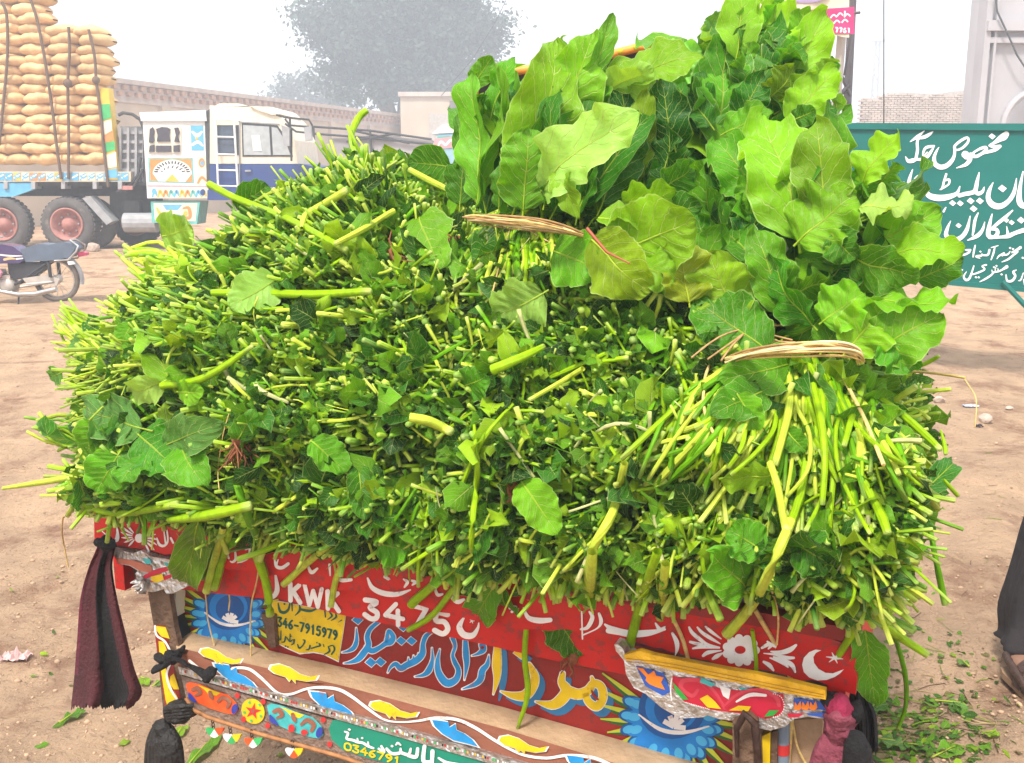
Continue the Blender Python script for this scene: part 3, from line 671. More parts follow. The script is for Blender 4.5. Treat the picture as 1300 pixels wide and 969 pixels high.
# ---- sacks, every one its own thing
def sack_mesh(seed):
    r = np.random.default_rng(seed); nu, nv = 17, 16; V = []; T_ = []
    for i in range(nu):
        a = -1+2*i/(nu-1); e = (1-abs(a)**2.1)**.62 if abs(a) < 1 else 0
        for j in range(nv):
            th = 2*math.pi*j/nv; c, s = math.cos(th), math.sin(th)
            sy = math.copysign(abs(c)**.8, c); sz = math.copysign(abs(s)**.85, s)
            wob = 1+.035*math.sin(5*a+seed*1.7+3*c)+.03*math.sin(9*a+2*s+seed)+.02*math.sin(13*a+4*c+seed*2.2)
            V.append((a*.355, sy*.40*(.35+.65*e)*wob, sz*.136*(.10+.90*e)*wob - (.022*abs(a)**2.2*(1+.4*math.sin(seed))) + .012*math.sin(2.4*a+seed*1.3)))
            T_.append(0)
    V = np.array(V); i = np.arange(nu*nv).reshape(nu, nv); k = np.roll(i, -1, 1)
    F = np.stack([i[:-1], k[:-1], k[1:], i[1:]], -1).reshape(-1, 4)
    o = np_mesh('sack', V, [F], M_SACK, smooth=True); me = o.data; bpy.data.objects.remove(o); 
    return me
M_SACK = mat('sack_weave', (.66, .43, .20), .75, var=.14, scale=5, bump=.5, bscale=18, dirt=(.5, .27, .12), dirt_amt=.25, dirt_scale=5)
SM = [sack_mesh(s) for s in range(9)]
_n = M_SACK.node_tree; _oi = _n.nodes.new('ShaderNodeObjectInfo'); _mr = _n.nodes.new('ShaderNodeMapRange'); _mr.inputs[3].default_value = .84; _mr.inputs[4].default_value = 1.14
_n.links.new(_oi.outputs['Random'], _mr.inputs[0]); _pb = [q for q in _n.nodes if q.type == 'BSDF_PRINCIPLED'][0]; _vs = _n.nodes.new('ShaderNodeVectorMath'); _vs.operation = 'SCALE'
_n.links.new(_pb.inputs['Base Color'].links[0].from_socket, _vs.inputs[0]); _n.links.new(_mr.outputs[0], _vs.inputs['Scale']); _n.links.new(_vs.outputs[0], _pb.inputs['Base Color'])
ORD = 'first second third fourth fifth sixth seventh eighth ninth tenth eleventh twelfth thirteenth fourteenth fifteenth sixteenth seventeenth'.split()
rows = [635, 600, 561, 522, 482, 441, 399, 358, 319, 279, 240, 203, 168, 130, 90, 55, 18]
rs = random.Random(12); last_z = {}
zs0 = K(50, 218)[2]+.125
for ri, yy in enumerate(rows):
    xs = [365-105*k - (18 if ri % 2 else 0) for k in range(5)]
    if ri == 0: pass
    if ri >= 14: xs = [155-105*k - (16 if ri % 2 else -6) for k in range(3)]
    elif ri >= 9: xs = [x+14 for x in xs]
    z = K(50, yy/3.03)[2]
    for ci, x in enumerate(xs):
        me = SM[rs.randrange(9)]; o = bpy.data.objects.new('sack', me); COL.objects.link(o)
        p = K(x/3.03 + rs.uniform(-1, 1), 200)
        o.location = (p[0], YK+.40+rs.uniform(-.04, .04), zs0 + ri*(K(50, rows[-1]/3.03)[2]-zs0)/16 + rs.uniform(-.012, .012))
        o.rotation_euler = (rs.uniform(-.05, .05), rs.uniform(-.05, .05), rs.choice([0, math.pi])+rs.uniform(-.06, .06)); o.scale = (1.0+rs.uniform(-.06, .05), 1, 1.0+rs.uniform(-.06, .06))
        tag(o, f'tan sack, {ORD[ri]} row above the truck bed, {ORD[ci]} from the right end', 'sack', 'grain sacks stacked on the truck bed')
# sack mouths / ropes over the load
M_ROPE = mat('dark_rope', (.14, .085, .055), .9, bump=.5, bscale=60)
ropes = [([(12, 10), (30, 60), (34, 180), (28, 290), (10, 470), (2, 560)], 'leftmost rope over the sacks, kinked near the truck edge'),
         ([(122, 0), (150, 90), (180, 250), (208, 440), (222, 560), (240, 690)], 'dark rope slanting down the sack load, second from the left'),
         ([(268, 105), (272, 200), (265, 320), (268, 500), (267, 690)], 'dark knotted rope hanging straight down the middle of the sacks'),
         ([(345, 115), (368, 220), (374, 310), (392, 450), (405, 590), (420, 720)], 'dark rope over the right end of the sacks beside the yellow board')]
for pts, lb_ in ropes:
    q = smooth_path([(x/3.03, y/3.03, 0) for x, y in pts], 6); m = MB(); m.tube([K(a, b, -.05) for a, b, _ in q], .028, 6)
    if 'knotted' in lb_: m.ball(K(265/3.03, 322/3.03, -.06), .09, 8, 6)
    if 'right end' in lb_: m.ball(K(374/3.03, 310/3.03, -.06), .08, 8, 6)
    o = m.build('tie_rope', M_ROPE); tag(o, lb_, 'rope', 'ropes tied over the sack load')

# wheel chock stone
def rock(name, c, r, m_, seed, label, cat, squash=.6, group=None):
    rg = np.random.default_rng(seed); bm = bmesh.new(); bmesh.ops.create_icosphere(bm, subdivisions=2, radius=1)
    ax = rg.normal(0, 1, (7, 3)); ax /= np.linalg.norm(ax, axis=1)[:, None]; h = rg.uniform(.55, .85, 7)
    for v in bm.verts:
        p = np.array(v.co)
        for a, q in zip(ax, h):
            d = p@a
            if d > q: p = p - a*(d-q)
        v.co = Vector(p*np.array([r, r*.8, r*squash]))
    me = bpy.data.meshes.new(name); bm.to_mesh(me); bm.free(); me.materials.append(m_)
    o = bpy.data.objects.new(name, me); COL.objects.link(o); o.location = (float(c[0]), float(c[1]), gz(c[0], c[1])+r*squash*.45); o.rotation_euler = (0, 0, rg.uniform(0, 6))
    return tag(o, label, cat, group)
M_STONE = mat('dusty_stone', (.46, .36, .29), .9, var=.2, bump=.4)
rock('wheel_chock', G(118, 320), .16, M_STONE, 1, 'rough block chocking the truck wheel by the motorcycle tail', 'stone', .7)

# ================================================================ motorcycle
YM = 12.7; bk = thing('motorcycle', G(70, 382), 'dusty purple motorcycle with blue-grey seat parked before the truck wheels', 'motorcycle')
def Mo(px, py, dy=0.0): p = PY(px, py, YM); return np.array([p[0], YM+dy, p[2]])
M_TYM = mat('dusty_tyre', (.16, .13, .11), .9, var=.2); M_ALU = mat('dusty_alloy', (.50, .45, .40), .5, metal=.3, var=.15)
M_SEAT = mat('seat_vinyl', (.10, .13, .18), .55, var=.15); M_BK = mat('black_plastic', (.035, .035, .04), .6, dirt=(.25, .2, .17), dirt_amt=.3)
M_PUR = mat('purple_tank', (.055, .03, .12), .25, var=.05, spec=.7); M_CH = mat('chrome', (.48, .46, .44), .32, metal=.8, dirt=(.35, .28, .22), dirt_amt=.3)
def bike_wheel(px, nm='wheel'):
    c = Mo(px, 354.5); R = .275; w = MB()
    pts = [c + np.array([math.cos(a)*R*.93, 0, math.sin(a)*R*.93]) for a in np.linspace(0, 2*math.pi, 37)]
    w.tube(pts, .033, 8, caps=False); wh = w.build(nm, M_TYM, bk)
    w = MB(); pts = [c + np.array([math.cos(a)*R*.80, 0, math.sin(a)*R*.80]) for a in np.linspace(0, 2*math.pi, 37)]; w.tube(pts, .012, 6, caps=False); w.build('rim', M_ALU, wh)
    w = MB()
    for k in range(18): a = 2*math.pi*k/18; w.tube([c+[0, .03*(-1)**k, 0], c+np.array([math.cos(a+.15)*R*.8, 0, math.sin(a+.15)*R*.8])], .003, 4)
    w.build('spokes', M_ALU, wh)
    w = MB(); w.lathe(c, (0, 1, 0), [(-.06, 0), (-.06, .055), (.06, .055), (.06, 0)], 14, smooth=False); w.build('hub', M_ALU, wh)
bike_wheel(72); bike_wheel(-58)
MP = lambda m, pts, w, dy=None, mi=0: m.prism([Mo(x/6.5, 280+y/6.5, -w/2 if dy is None else dy) for x, y in pts], (0, w, 0), mi)
m = MB(); MP(m, [(205, 235), (350, 188), (400, 190), (440, 195), (560, 172), (625, 190), (650, 230), (600, 300), (480, 322), (250, 338)], .24); s_ = m.build('seat', M_SEAT, bk)
m = MB(); MP(m, [(0, 195), (60, 190), (150, 210), (215, 260), (240, 320), (200, 345), (0, 350), (-60, 340), (-70, 240)], .26); tk = m.build('tank', M_PUR, bk)
pp = Paint(lambda x, y, l: np.stack([Mo(a, b, -.132-l) for a, b in zip(np.atleast_1d(x), np.atleast_1d(y))]), 0, 280, 6.5)
pp.stroke([(0, 270, 10), (120, 285, 14), (225, 285, 6)], 0, .001); pp.stroke([(80, 315, 20), (130, 305, 20), (170, 310, 8)], 1, .003); pp.stroke([(180, 310, 14), (230, 305, 10)], 2, .003)
pp.build('stripe', [M_WHITE, mat('gold_paint', (.6, .42, .2), .5), M_WHITE], tk)
m = MB(); MP(m, [(90, 350), (410, 345), (380, 400), (270, 480), (140, 480), (100, 430)], .18); m.build('side_cover', M_BK, bk)
m = MB(); m.tube([Mo(x/6.5, 280+y/6.5, dy) for x, y, dy in ((490, 325, -.14), (600, 318, -.14), (665, 250, -.13), (672, 205, -.1), (600, 160, -.08))], .012, 6); m.tube([Mo(x/6.5, 280+y/6.5, dy) for x, y, dy in ((490, 325, .14), (600, 318, .14), (665, 250, .13), (672, 205, .1), (600, 160, .08), (600, 160, -.08))], .012, 6); m.build('grab_rail', M_CH, bk)
m = MB(); MP(m, [(650, 265), (690, 255), (720, 265), (722, 288), (660, 300)], .1); m.build('tail_lamp', mat('tail_lamp_red', (.5, .05, .12), .25), bk)
m = MB(); MP(m, [(600, 330), (640, 330), (655, 352), (610, 358)], .05, -.16); m.build('indicator', M_WHITE, bk)
m = MB(); pts = [Mo(72, 354.5) + np.array([math.cos(a)*.315, 0, math.sin(a)*.315]) for a in np.linspace(-.2, 2.2, 14)]; m.tube(pts, .045, 8, flat=.5); m.build('mudguard', M_GREYM, bk)
m = MB()
for x0, y0, x1, y1, rr_, dy in ((440, 340, 455, 460, .022, -.13), (440, 340, 455, 460, .022, .13)): m.tube([Mo(x0/6.5, 280+y0/6.5, dy), Mo(x1/6.5, 280+y1/6.5, dy)], rr_, 8)
m.build('shock_absorber', M_BK, bk)
m = MB()
for pts in (((200, 540), (480, 500), (470, 480)), ((250, 520), (470, 500))): m.tube([Mo(x/6.5, 280+y/6.5, -.1) for x, y in pts], .018, 6)
m.tube([Mo(x/6.5, 280+y/6.5, .1) for x, y in ((200, 540), (480, 500))], .018, 6); MP(m, [(220, 470), (430, 440), (520, 480), (500, 530), (240, 500)], .04, -.11)
m.build('swing_arm', M_ALU, bk)
m = MB(); m.tube([Mo(x/6.5, 280+y/6.5, -.15) for x, y in ((-20, 520), (60, 575), (200, 600), (340, 595), (510, 555))], [.02, .022, .03, .035, .035], 10); m.build('exhaust', M_CH, bk)
m = MB(); m.lathe(Mo(14, 362, -.14), (0, 1, 0), [(0, 0), (0, .06), (.02, .09), (.2, .09), (.26, .06), (.28, 0)], 14); m.box(Mo(2, 360, 0), (.32, .2, .22)); m.box(Mo(-2, 350, 0), (.14, .14, .16))
for k in range(5): m.box(Mo(-2, 345+k*2.2, 0), (.2, .2, .008))
m.build('engine', M_ALU, bk)
m = MB()
for y in (-.09, .09): m.tube([Mo(430/6.5, 280+335/6.5, y), Mo(330/6.5, 280+400/6.5, y), Mo(180/6.5, 280+510/6.5, y), Mo(0, 368, y*.6)], .016, 6); m.tube([Mo(-14, 318, 0), Mo(0, 368, y*.6)], .018, 6)
m.tube([Mo(-14, 318, 0), Mo(30, 325, 0), Mo(90, 325, 0)], .02, 6); m.build('frame', M_BK, bk)
m = MB(); m.tube([Mo(28, 372, -.08), Mo(32, 394, -.2)], .011, 6); m.build('side_stand', M_BK, bk)
m = MB()
for y in (-.09, .09): m.tube([Mo(-16, 312, y), Mo(-58, 354.5, y)], .02, 8)
m.tube([Mo(-14, 303, -.35), Mo(-17, 305, -.1), Mo(-17, 305, .1), Mo(-14, 303, .35)], .012, 6); m.tube([Mo(-16, 300, 0), Mo(-16, 318, 0)], .03, 8); m.build('front_fork', M_CH, bk)
m = MB(); m.tube([Mo(-14, 304, -.3), Mo(-6, 296, -.34), Mo(6, 304, -.34)], .01, 6); m.ball(Mo(1, 298, -.35), (.05, .02, .035)); m.build('mirror', M_BK, bk)
m = MB(); MP(m, [(-60, 380), (20, 360), (70, 420), (55, 460), (-20, 480), (-60, 440)], .06, -.2); m.build('leg_guard_cloth', mat('pink_cloth', (.75, .30, .42), .8, bump=.4), bk)

# ================================================================ green board
def SY(px): return 8.45 + (7.8-8.45)*(px-1060)/240.0
_sa, _sb = PY(1060, 300, 8.45), PY(1300, 300, 7.8); _su = (_sb-_sa); _su[2] = 0; _su /= np.linalg.norm(_su); _sn = np.array([_su[1], -_su[0], 0]); _sn = _sn if _sn[1] < 0 else -_sn
def SB(px, py, off=0.0):
    d = ray(px, py); t_ = (np.dot(_sa-CO, _sn)+off)/np.dot(d, _sn); return CO + d*np.asarray(t_)[..., None]
sg = thing('sign_board', SB(1180, 360)*[1, 1, 0], 'green painted metal board with white Urdu lettering beside the leafy pile', 'sign')
M_SG = mat('board_green', (.003, .135, .115), .55, spec=.25, var=.18, scale=1.6, dirt=(.05, .26, .23), dirt_amt=.15, dirt_scale=2.5, bump=.04, bscale=5)
M_SW = mat('sign_white', (.86, .88, .86), .5, var=.05)
# far beyond the frame the board goes on to its right-hand end
def sline(yl, yr, x): return yl + (yr-yl)*(x-1060)/240.0
XR = 1420
corn = [(1060, sline(349, 371, 1060)), (XR, sline(349, 371, XR)), (XR, sline(156, 157, XR)), (1060, 156)]
m = MB(); m.prism([SB(x, y) for x, y in corn], -_sn*.02); brd = m.build('panel', M_SG, sg)
m = MB()
def bar(x0, y0, x1, y1, x2, y2, x3, y3): m.prism([SB(x0, y0, .022), SB(x1, y1, .022), SB(x2, y2, .022), SB(x3, y3, .022)], -_sn*.06)
bar(1060, 156, XR, sline(156, 157, XR), XR, sline(164, 166, XR), 1060, 164); bar(1060, sline(343, 365, 1060), XR, sline(343, 365, XR), XR, sline(349, 371, XR), 1060, 349)
m.build('frame_rail', M_SG, sg)
m = MB(); bar(1060, 164.3, 1067, 164.3, 1067, 343, 1060, 342.6); bar(XR-8, 166, XR, 166, XR, sline(343, 365, XR)-.4, XR-8, sline(343, 365, XR-8)-.4); m.build('frame_post', M_SG, sg)
def leg_(x, y, xg, name='leg'):
    m = MB(); p = SB(x, y, .03); g = p*[1, 1, 0] + _su*xg*1.0; m.tube([p+[0, 0, .05], g], .022, 6, smooth=False); m.build(name, M_SG, sg)
leg_(1272, 366, .75); leg_(1085, 352, -.0); leg_(1380, 376, 0)
L1 = Paint(lambda x, y, l: SB(x, y, .003+l), 1140, 150, 8.075)
q = [
 [(1110,165,60),(1085,190,75),(1045,215,58),(990,252,32),(945,280,30)], [(940,282,26),(990,296,36),(1045,290,34)],[(1045,292,30),(1000,325,34),(930,345,32),(870,360,30),(810,392,34),(760,390,34)],
 [(765,360,20),(840,315,26),(895,302,34),(905,325,30),(870,350,24)],[(770,375,40),(735,365,20)],
 [(690,375,78),(700,395,60)],[(745,360,14),(740,420,44),(705,470,38),(660,492,26),(600,512,8)],
 [(590,330,26),(580,290,26),(640,235,28),(700,203,26),(722,212,22),(715,250,26),(670,300,26),(620,325,22),(585,325,20)],
 [(582,300,26),(578,380,30),(550,440,40),(495,490,48),(430,502,50),(378,465,46),(372,400,34),(395,340,22),(420,300,8)],
 [(375,282,10),(330,292,28),(285,305,28),(262,345,24),(255,380,16)],[(372,285,12),(345,335,26),(300,395,36),(250,422,34),(190,425,26),(155,435,44),(105,440,36),(78,395,8)],[(262,390,12),(300,350,12)],
 [(215,195,26),(197,250,28),(200,330,30),(185,410,30)],[(205,205,26),(270,195,36),(325,165,30),(358,140,10)],[(125,243,8),(180,205,30),(225,170,26),(270,132,10)],
 [(975,662,10),(938,740,38),(925,820,50),(965,885,62),(1045,905,58),(1130,855,46),(1190,760,40),(1215,620,10)],
 [(1282,550,14),(1250,720,40),(1245,850,60),(1290,900,58),(1380,860,50),(1420,740,40),(1440,600,14)],
 [(885,708,10),(865,755,34),(820,775,40),(790,745,42)],[(832,560,12),(812,650,36),(790,745,44),(740,770,42),(690,778,42),(630,795,40)],
 [(635,700,10),(600,775,38),(500,812,58),(400,818,64),(320,795,56),(290,745,38),(305,698,10)],
 [(495,575,22),(472,650,24),(455,715,22),(430,735,8)],[(480,640,20),(525,632,24),(522,675,20),(480,708,18),(440,735,10)],
 [(150,528,10),(120,620,32),(98,740,38),(108,825,50),(150,850,52),(200,825,48),(232,770,40),(225,710,40),(180,715,40),(180,765,44),(215,775,34)],
 [(62,655,10),(45,740,36),(15,790,34),(-30,810,10)],
]
for s_ in q: L1.stroke(s_, 0, .002)
for d in ((272,468,52),(965,188,52),(1070,722,64),(745,850,56),(840,850,56),(775,930,56),(560,872,50),(638,875,50),(205,620,60)): L1.dot(d[0], d[1], d[2], 0, .002)
L1.o = (1140, 250)
q = [
 [(540,248,8),(508,320,30),(495,395,44),(560,440,54),(640,422,46),(705,340,40),(740,198,10)],[(822,165,12),(790,240,30),(775,340,26),(765,392,18)],[(890,258,8),(865,340,32),(810,402,40),(715,445,12)],
 [(965,178,12),(940,280,36),(925,385,48),(960,415,40)],[(1175,140,14),(1100,210,34),(1020,275,34),(960,325,24)],[(955,330,30),(1010,335,34),(1020,375,40),(985,412,34),(940,415,30)],[(940,416,36),(1060,412,28),(1130,402,44),(1200,372,40),(1292,342,46),(1400,320,40)],[(1130,400,36),(1122,350,20),(1115,305,8)],[(490,110,14),(468,150,22)],
 [(1255,520,30),(1205,552,22),(1165,572,16),(1230,560,16),(1190,592,20),(1130,640,20),(1065,668,8)],[(1150,560,8),(1120,592,18),(1045,600,18),(1015,635,10)],[(1045,598,12),(1090,575,16),(1070,605,14)],
 [(1028,500,8),(990,512,12),(955,520,8)],[(992,520,14),(978,580,20),(955,645,12)],[(938,545,22),(920,595,22),(862,600,16),(800,612,20),(842,630,8)],[(862,585,10),(850,610,14)],[(792,498,12),(778,560,20),(770,618,12)],[(742,545,20),(690,545,14),(738,562,16),(690,590,22),(638,605,8)],
 [(1215,750,8),(1182,770,24),(1202,812,24),(1170,860,26),(1120,860,22),(1108,800,12)],[(1285,780,10),(1260,850,16),(1235,860,8)],[(1292,850,20),(1300,900,20)],
 [(1115,718,34),(1072,745,20),(1030,765,18),(980,775,18),(960,800,18),(900,840,20),(838,872,8)],[(1030,765,14),(1024,735,8)],[(1000,770,14),(996,742,8)],[(970,778,14),(962,750,8)],
 [(905,698,18),(862,712,14),(890,742,16),(840,770,20),(780,792,16),(745,798,16)],[(778,708,12),(752,790,20),(725,845,24),(692,850,24),(675,815,18),(702,768,8)],[(662,748,12),(622,772,18),(572,790,16),(640,790,10)],
]
for s_ in q: L1.stroke(s_, 0, .002)
for d in ((622,295,44),(1110,240,44),(1165,264,44),(1262,240,58),(1150,525,20),(1180,535,20),(845,562,18),(985,722,18),(1010,708,18),(1000,730,16),(1062,796,20),(800,825,20),(828,826,20),(520,800,18),(548,802,16),(1280,626,22)): L1.dot(d[0], d[1], d[2], 0, .002)
L1.build('painted_lettering', M_SW, brd)

# ================================================================ posts and banner
YP = 9.3
t = thing('post_frame', PY(1070, 300, YP)*[1, 1, 0], 'pair of tall leaning metal posts with cross braces behind the green board', 'post')
Q = lambda x, y, dy=0: PY(x, y, YP+dy)
M_POST = mat('rusty_pale_post', (.42, .37, .33), .7, var=.2, scale=3, dirt=(.3, .2, .14), dirt_amt=.3); M_DP = mat('dark_post', (.12, .11, .12), .7)
def post(xa, ya, xb, yb, w, m_, dy=0.0):
    p = Q(xa, ya, dy); q_ = Q(xb, yb, dy); g = p + (q_-p)*((p[2])/(p[2]-q_[2])); m = MB(); m.tube([p, g], w, 4, smooth=False); m.build('upright', m_, t)
post(1070, 25, 1059, 165, .04, M_POST); post(1083, -20, 1075, 150, .038, M_DP, .4)
m = MB(); m.tube([Q(1083, 28, .1), Q(1072, 96, .1)], .012, 4); m.tube([Q(1036, 155, .1), Q(1078, 108, .1)], .02, 4); m.tube([Q(1068, 96, .1), Q(1080, 122, .1)], .016, 4); m.tube([Q(1072, 18, .1), Q(1092, 16, .1)], .012, 4); m.build('brace', M_DP, t)
bn = thing('banner', Q(1010, 45, -.1), 'cream and pink printed cloth banner hung high above the tallest leaves', 'banner')
m = MB()
tl, tr, br, bl = (918, -60), (1078, -60), (1078, 46), (918, 38)
g_ = [[Q(918+160*i/16, -60 + (98+8*i/16)*j/10 + (2*math.sin(i*1.3) if j == 10 else 0), -.12+.012*math.sin(i*.9+j*.3)) for i in range(17)] for j in range(11)]
vs = [p for r0 in g_ for p in r0]; m.add(vs, [(j*17+i, j*17+i+1, (j+1)*17+i+1, (j+1)*17+i) for j in range(10) for i in range(16)], 0, True)
vs2 = [p+np.array([0, .004, 0]) for p in vs]; m.add(vs2, [(j*17+i, j*17+i+1, (j+1)*17+i+1, (j+1)*17+i) for j in range(10) for i in range(16)], 0, True)
cl = m.build('cloth', mat('banner_cream', (.72, .62, .45), .7), bn)
pp = Paint(lambda x, y, l: Q(x, y, 0)+np.array([0, -.137-l, 0]))
pp.poly([(1003, 17), (1078, 12), (1078, 46), (1003, 43)], 0, .001); pp.poly([(918, 40-22), (1003, 17), (1003, 43), (918, 38)], 0, .001)
pp.poly([(918, -60), (933, -60), (933, 17), (918, 18)], 3, .001)
for k in range(3): pp.stroke([(926, 14-k*10, 2), (932, 8-k*10, 3), (928, 4-k*10, 2)], 0, .004)
pp.disc(1022, -2, 26, 9, 2, .001, rot=-.1); pp.disc(1014, -5, 10, 5, 1, .003); pp.disc(1034, -6, 9, 5, 1, .003)
for (x, y) in ((1052, 24), (1060, 22), (1069, 23), (1056, 31), (1066, 30)): pp.stroke([(x-4, y+2, 1.2), (x, y-2, 1.8), (x+4, y+1, 1.0)], 1, .004)
pp.stroke([(1066, 17, 1.6), (1066, 23, 1.6)], 1, .004); pp.stroke([(1016, 32, 2), (1022, 28, 3), (1028, 33, 2)], 1, .004)
write(pp, '7761', 1054, 38, 3.6, .1, 0, 6, 1.4, 1.5, 1, .004)
pp.build('printed_lettering', [mat('banner_pink', (.62, .04, .18), .6), M_WHITE, mat('mauve_print', (.34, .25, .42), .6), M_WHITE], cl)
# ================================================================ the cart (loader rickshaw) : boards of the tailgate
def TA(px, py, off): return T(px, py, off)
UP = np.array([0, 0, 1.0]); TU3 = TU
cart = thing('cargo_rickshaw', ((_A+_B)/2)*[1, 1, 0] - TN*.6, 'hand painted red cargo rickshaw with decorated tailgate carrying the heap of greens', 'rickshaw')
M_RED = mat('tailgate_red', (.55, .012, .010), .42, var=.12, scale=6, bump=.12, bscale=30, dirt=(.30, .13, .09), dirt_amt=.34, dirt_scale=11, wear=(.20, .04, .035), wear_amt=.27)
M_DRED = mat('panel_dark_red', (.26, .018, .014), .5, var=.25, scale=5, bump=.15, bscale=30, dirt=(.34, .20, .12), dirt_amt=.42, dirt_scale=9, wear=(.10, .03, .03), wear_amt=.15)
M_BROWN = mat('dusty_brown_red', (.27, .10, .06), .65, var=.2, scale=8, dirt=(.40, .25, .15), dirt_amt=.45, dirt_scale=10, bump=.2)
M_DUST = mat('dusty_ledge', (.44, .29, .17), .85, var=.14, scale=9, bump=.3, bscale=60, dirt=(.35, .08, .06), dirt_amt=.16, dirt_scale=7)
M_PW = mat('sign_writer_white', (.80, .76, .72), .5, var=.10, scale=30, wear=(.40, .10, .08), wear_amt=.10)
M_PB = mat('sign_writer_blue', (.015, .25, .56), .45, var=.22, scale=24, wear=(.25, .05, .04), wear_amt=.07)
M_PY = mat('sign_writer_yellow', (.76, .52, .01), .45, var=.14, scale=24, wear=(.4, .2, .05), wear_amt=.07)
M_SH = mat('letter_shadow_blue', (.03, .17, .34), .5, var=.1)
M_WOOD = mat('old_wood', (.13, .075, .045), .85, var=.35, scale=14, bump=.7, bscale=50)
M_CHR = mat('beaten_tin', (.62, .60, .58), .28, metal=.85, var=.2, scale=30, bump=.6, bscale=70)
def board(name, pts, off, thick, m_, parent=None):
    b = MB(); b.prism([T(x, y, off) for x, y in pts], -TN*thick); return b.build(name, m_, parent or cart)
def ln(x, x0, y0, x1, y1): return y0 + (y1-y0)*(x-x0)/(x1-x0)
# scalloped top board (its lower edge runs in shallow waves)
topE = [(120, 655), (400, 715), (800, 785), (930, 788), (1089, 826)]
rr = random.Random(4)
keys = [(120, 690), (135, 691), (180, 697), (228, 706), (285, 722), (330, 726), (400, 744), (470, 752), (530, 768), (600, 787), (620, 783), (660, 800), (720, 800), (780, 815), (800, 813), (870, 832), (910, 842), (925, 846), (960, 848), (1000, 857), (1015, 862), (1030, 861), (1086, 882)]
scal = []
for (x0, y0), (x1, y1) in zip(keys[:-1], keys[1:]):
    n = max(1, int((x1-x0)/9))
    for i in range(n):
        t_ = i/n; scal.append((x0+(x1-x0)*t_, y0+(y1-y0)*t_ + rr.uniform(-1.2, 1.2) + (1.5 if rr.random() < .25 else 0)))
scal.append(keys[-1])
board('top_board', [(119, 640), (500, 690), (800, 750), (1000, 795), (1089, 822), (1084, 850), (1088, 862), (1086, 884)] + scal[::-1], .062, .022, M_RED)
board('top_rail', [(119, 630), (1092, 800), (1092, 818), (119, 650)], .068, .03, M_DRED)
# number board beneath
board('number_board', [(215, 690), (345, 715), (800, 800), (800, 858), (795, 857), (700, 838), (600, 815), (430, 780), (345, 758), (335, 760), (224, 748)], .035, .02, M_RED)
board('lower_board', [(650, 790), (860, 830), (860, 880), (800, 860), (650, 826)], .030, .012, M_DRED)
# recessed picture panel
pn = board('picture_panel', [(222, 735), (340, 752), (700, 828), (1050, 890), (1060, 1010), (940, 985), (800, 945), (640, 900), (430, 848), (219, 797)], 0, .02, M_DRED)
board('side_jamb', [(218, 735), (224, 735), (222, 797), (217, 797)], .03, .05, M_CREAM)
# dusty ledge: from the panel's foot outwards
up_line = [(217, 797), (430, 846), (640, 898), (800, 943), (940, 984), (1060, 1018)]
lo_line = [(226, 820), (430, 868), (640, 925), (800, 975), (940, 1016), (1060, 1052)]
b = MB(); A_ = [T(x, y, .002) for x, y in up_line]; B_ = [T(x, y+10, .085) for x, y in lo_line]
n = len(A_); b.add(A_+B_, [(i, i+1, n+i+1, n+i) for i in range(n-1)]); b.add([p-UP*.02 for p in A_+B_], [(i, i+1, n+i+1, n+i) for i in range(n-1)]); b.build('ledge', M_DUST, cart)
# vine board face
vt = [(x, y+9) for x, y in lo_line]; vb = [(226, 846), (430, 903), (500, 922), (640, 962), (800, 1010), (1060, 1085)]
vine = board('vine_board', vt + vb[::-1], .092, .02, M_BROWN)
# beaded strip
strip_t = vb; strip_b = [(228, 856), (430, 914), (500, 934), (640, 975), (800, 1024), (1060, 1100)]
st_ = board('bead_strip', [(x, y+.5) for x, y in strip_t] + strip_b[::-1], .100, .03, M_CHR)
p = Paint(lambda x, y, l: T(x, y, .101+l)); rr = random.Random(8)
for k in range(150):
    x = 228+k*3.2; y = ln(x, 228, 851, 500, 928) if x < 500 else ln(x, 500, 928, 640, 968.5)
    s_ = .274
    if k % 4 == 3: continue
    p.poly([(x, y-1.5), (x+2, y-1.5+2*s_), (x+2, y+1.7+2*s_), (x, y+1.7)], rr.choice([0, 0, 0, 1, 2, 3, 4]), .001)
p.build('painted_beads', [M_WHITE, M_REDP, M_GRN, M_YEL, M_BLK], st_)
# lower board with medallions, lower edge lined in rust
low = [(230, 858), (430, 916), (500, 936), (700, 996), (1060, 1104), (1060, 1170), (700, 1045), (560, 1003), (430, 958), (330, 930), (262, 908), (245, 900), (236, 885)]
lb_ = board('medallion_board', low, .094, .02, mat('dull_brown_tin', (.27, .19, .15), .5, metal=.3, var=.2, scale=25, bump=.5, bscale=90, dirt=(.35, .24, .17), dirt_amt=.3, dirt_scale=15))
p = Paint(lambda x, y, l: T(x, y, .096+l), 200, 830, 5.909)
M_ORD = mat('orange_red_art', (.72, .09, .02), .4, var=.2, scale=40); M_TQ = mat('turquoise_art', (.06, .42, .42), .4, var=.15, scale=40); M_INK = mat('deep_blue_art', (.03, .05, .30), .4)
M_GNP = mat('deep_green_art', (.01, .22, .14), .4, var=.15, scale=10)
CART = [M_ORD, M_TQ, M_INK, M_PY, M_REDP, M_GNP, M_BROWN, M_PW, M_ORG, M_GRN, M_BLK]
rot = math.atan(.3)
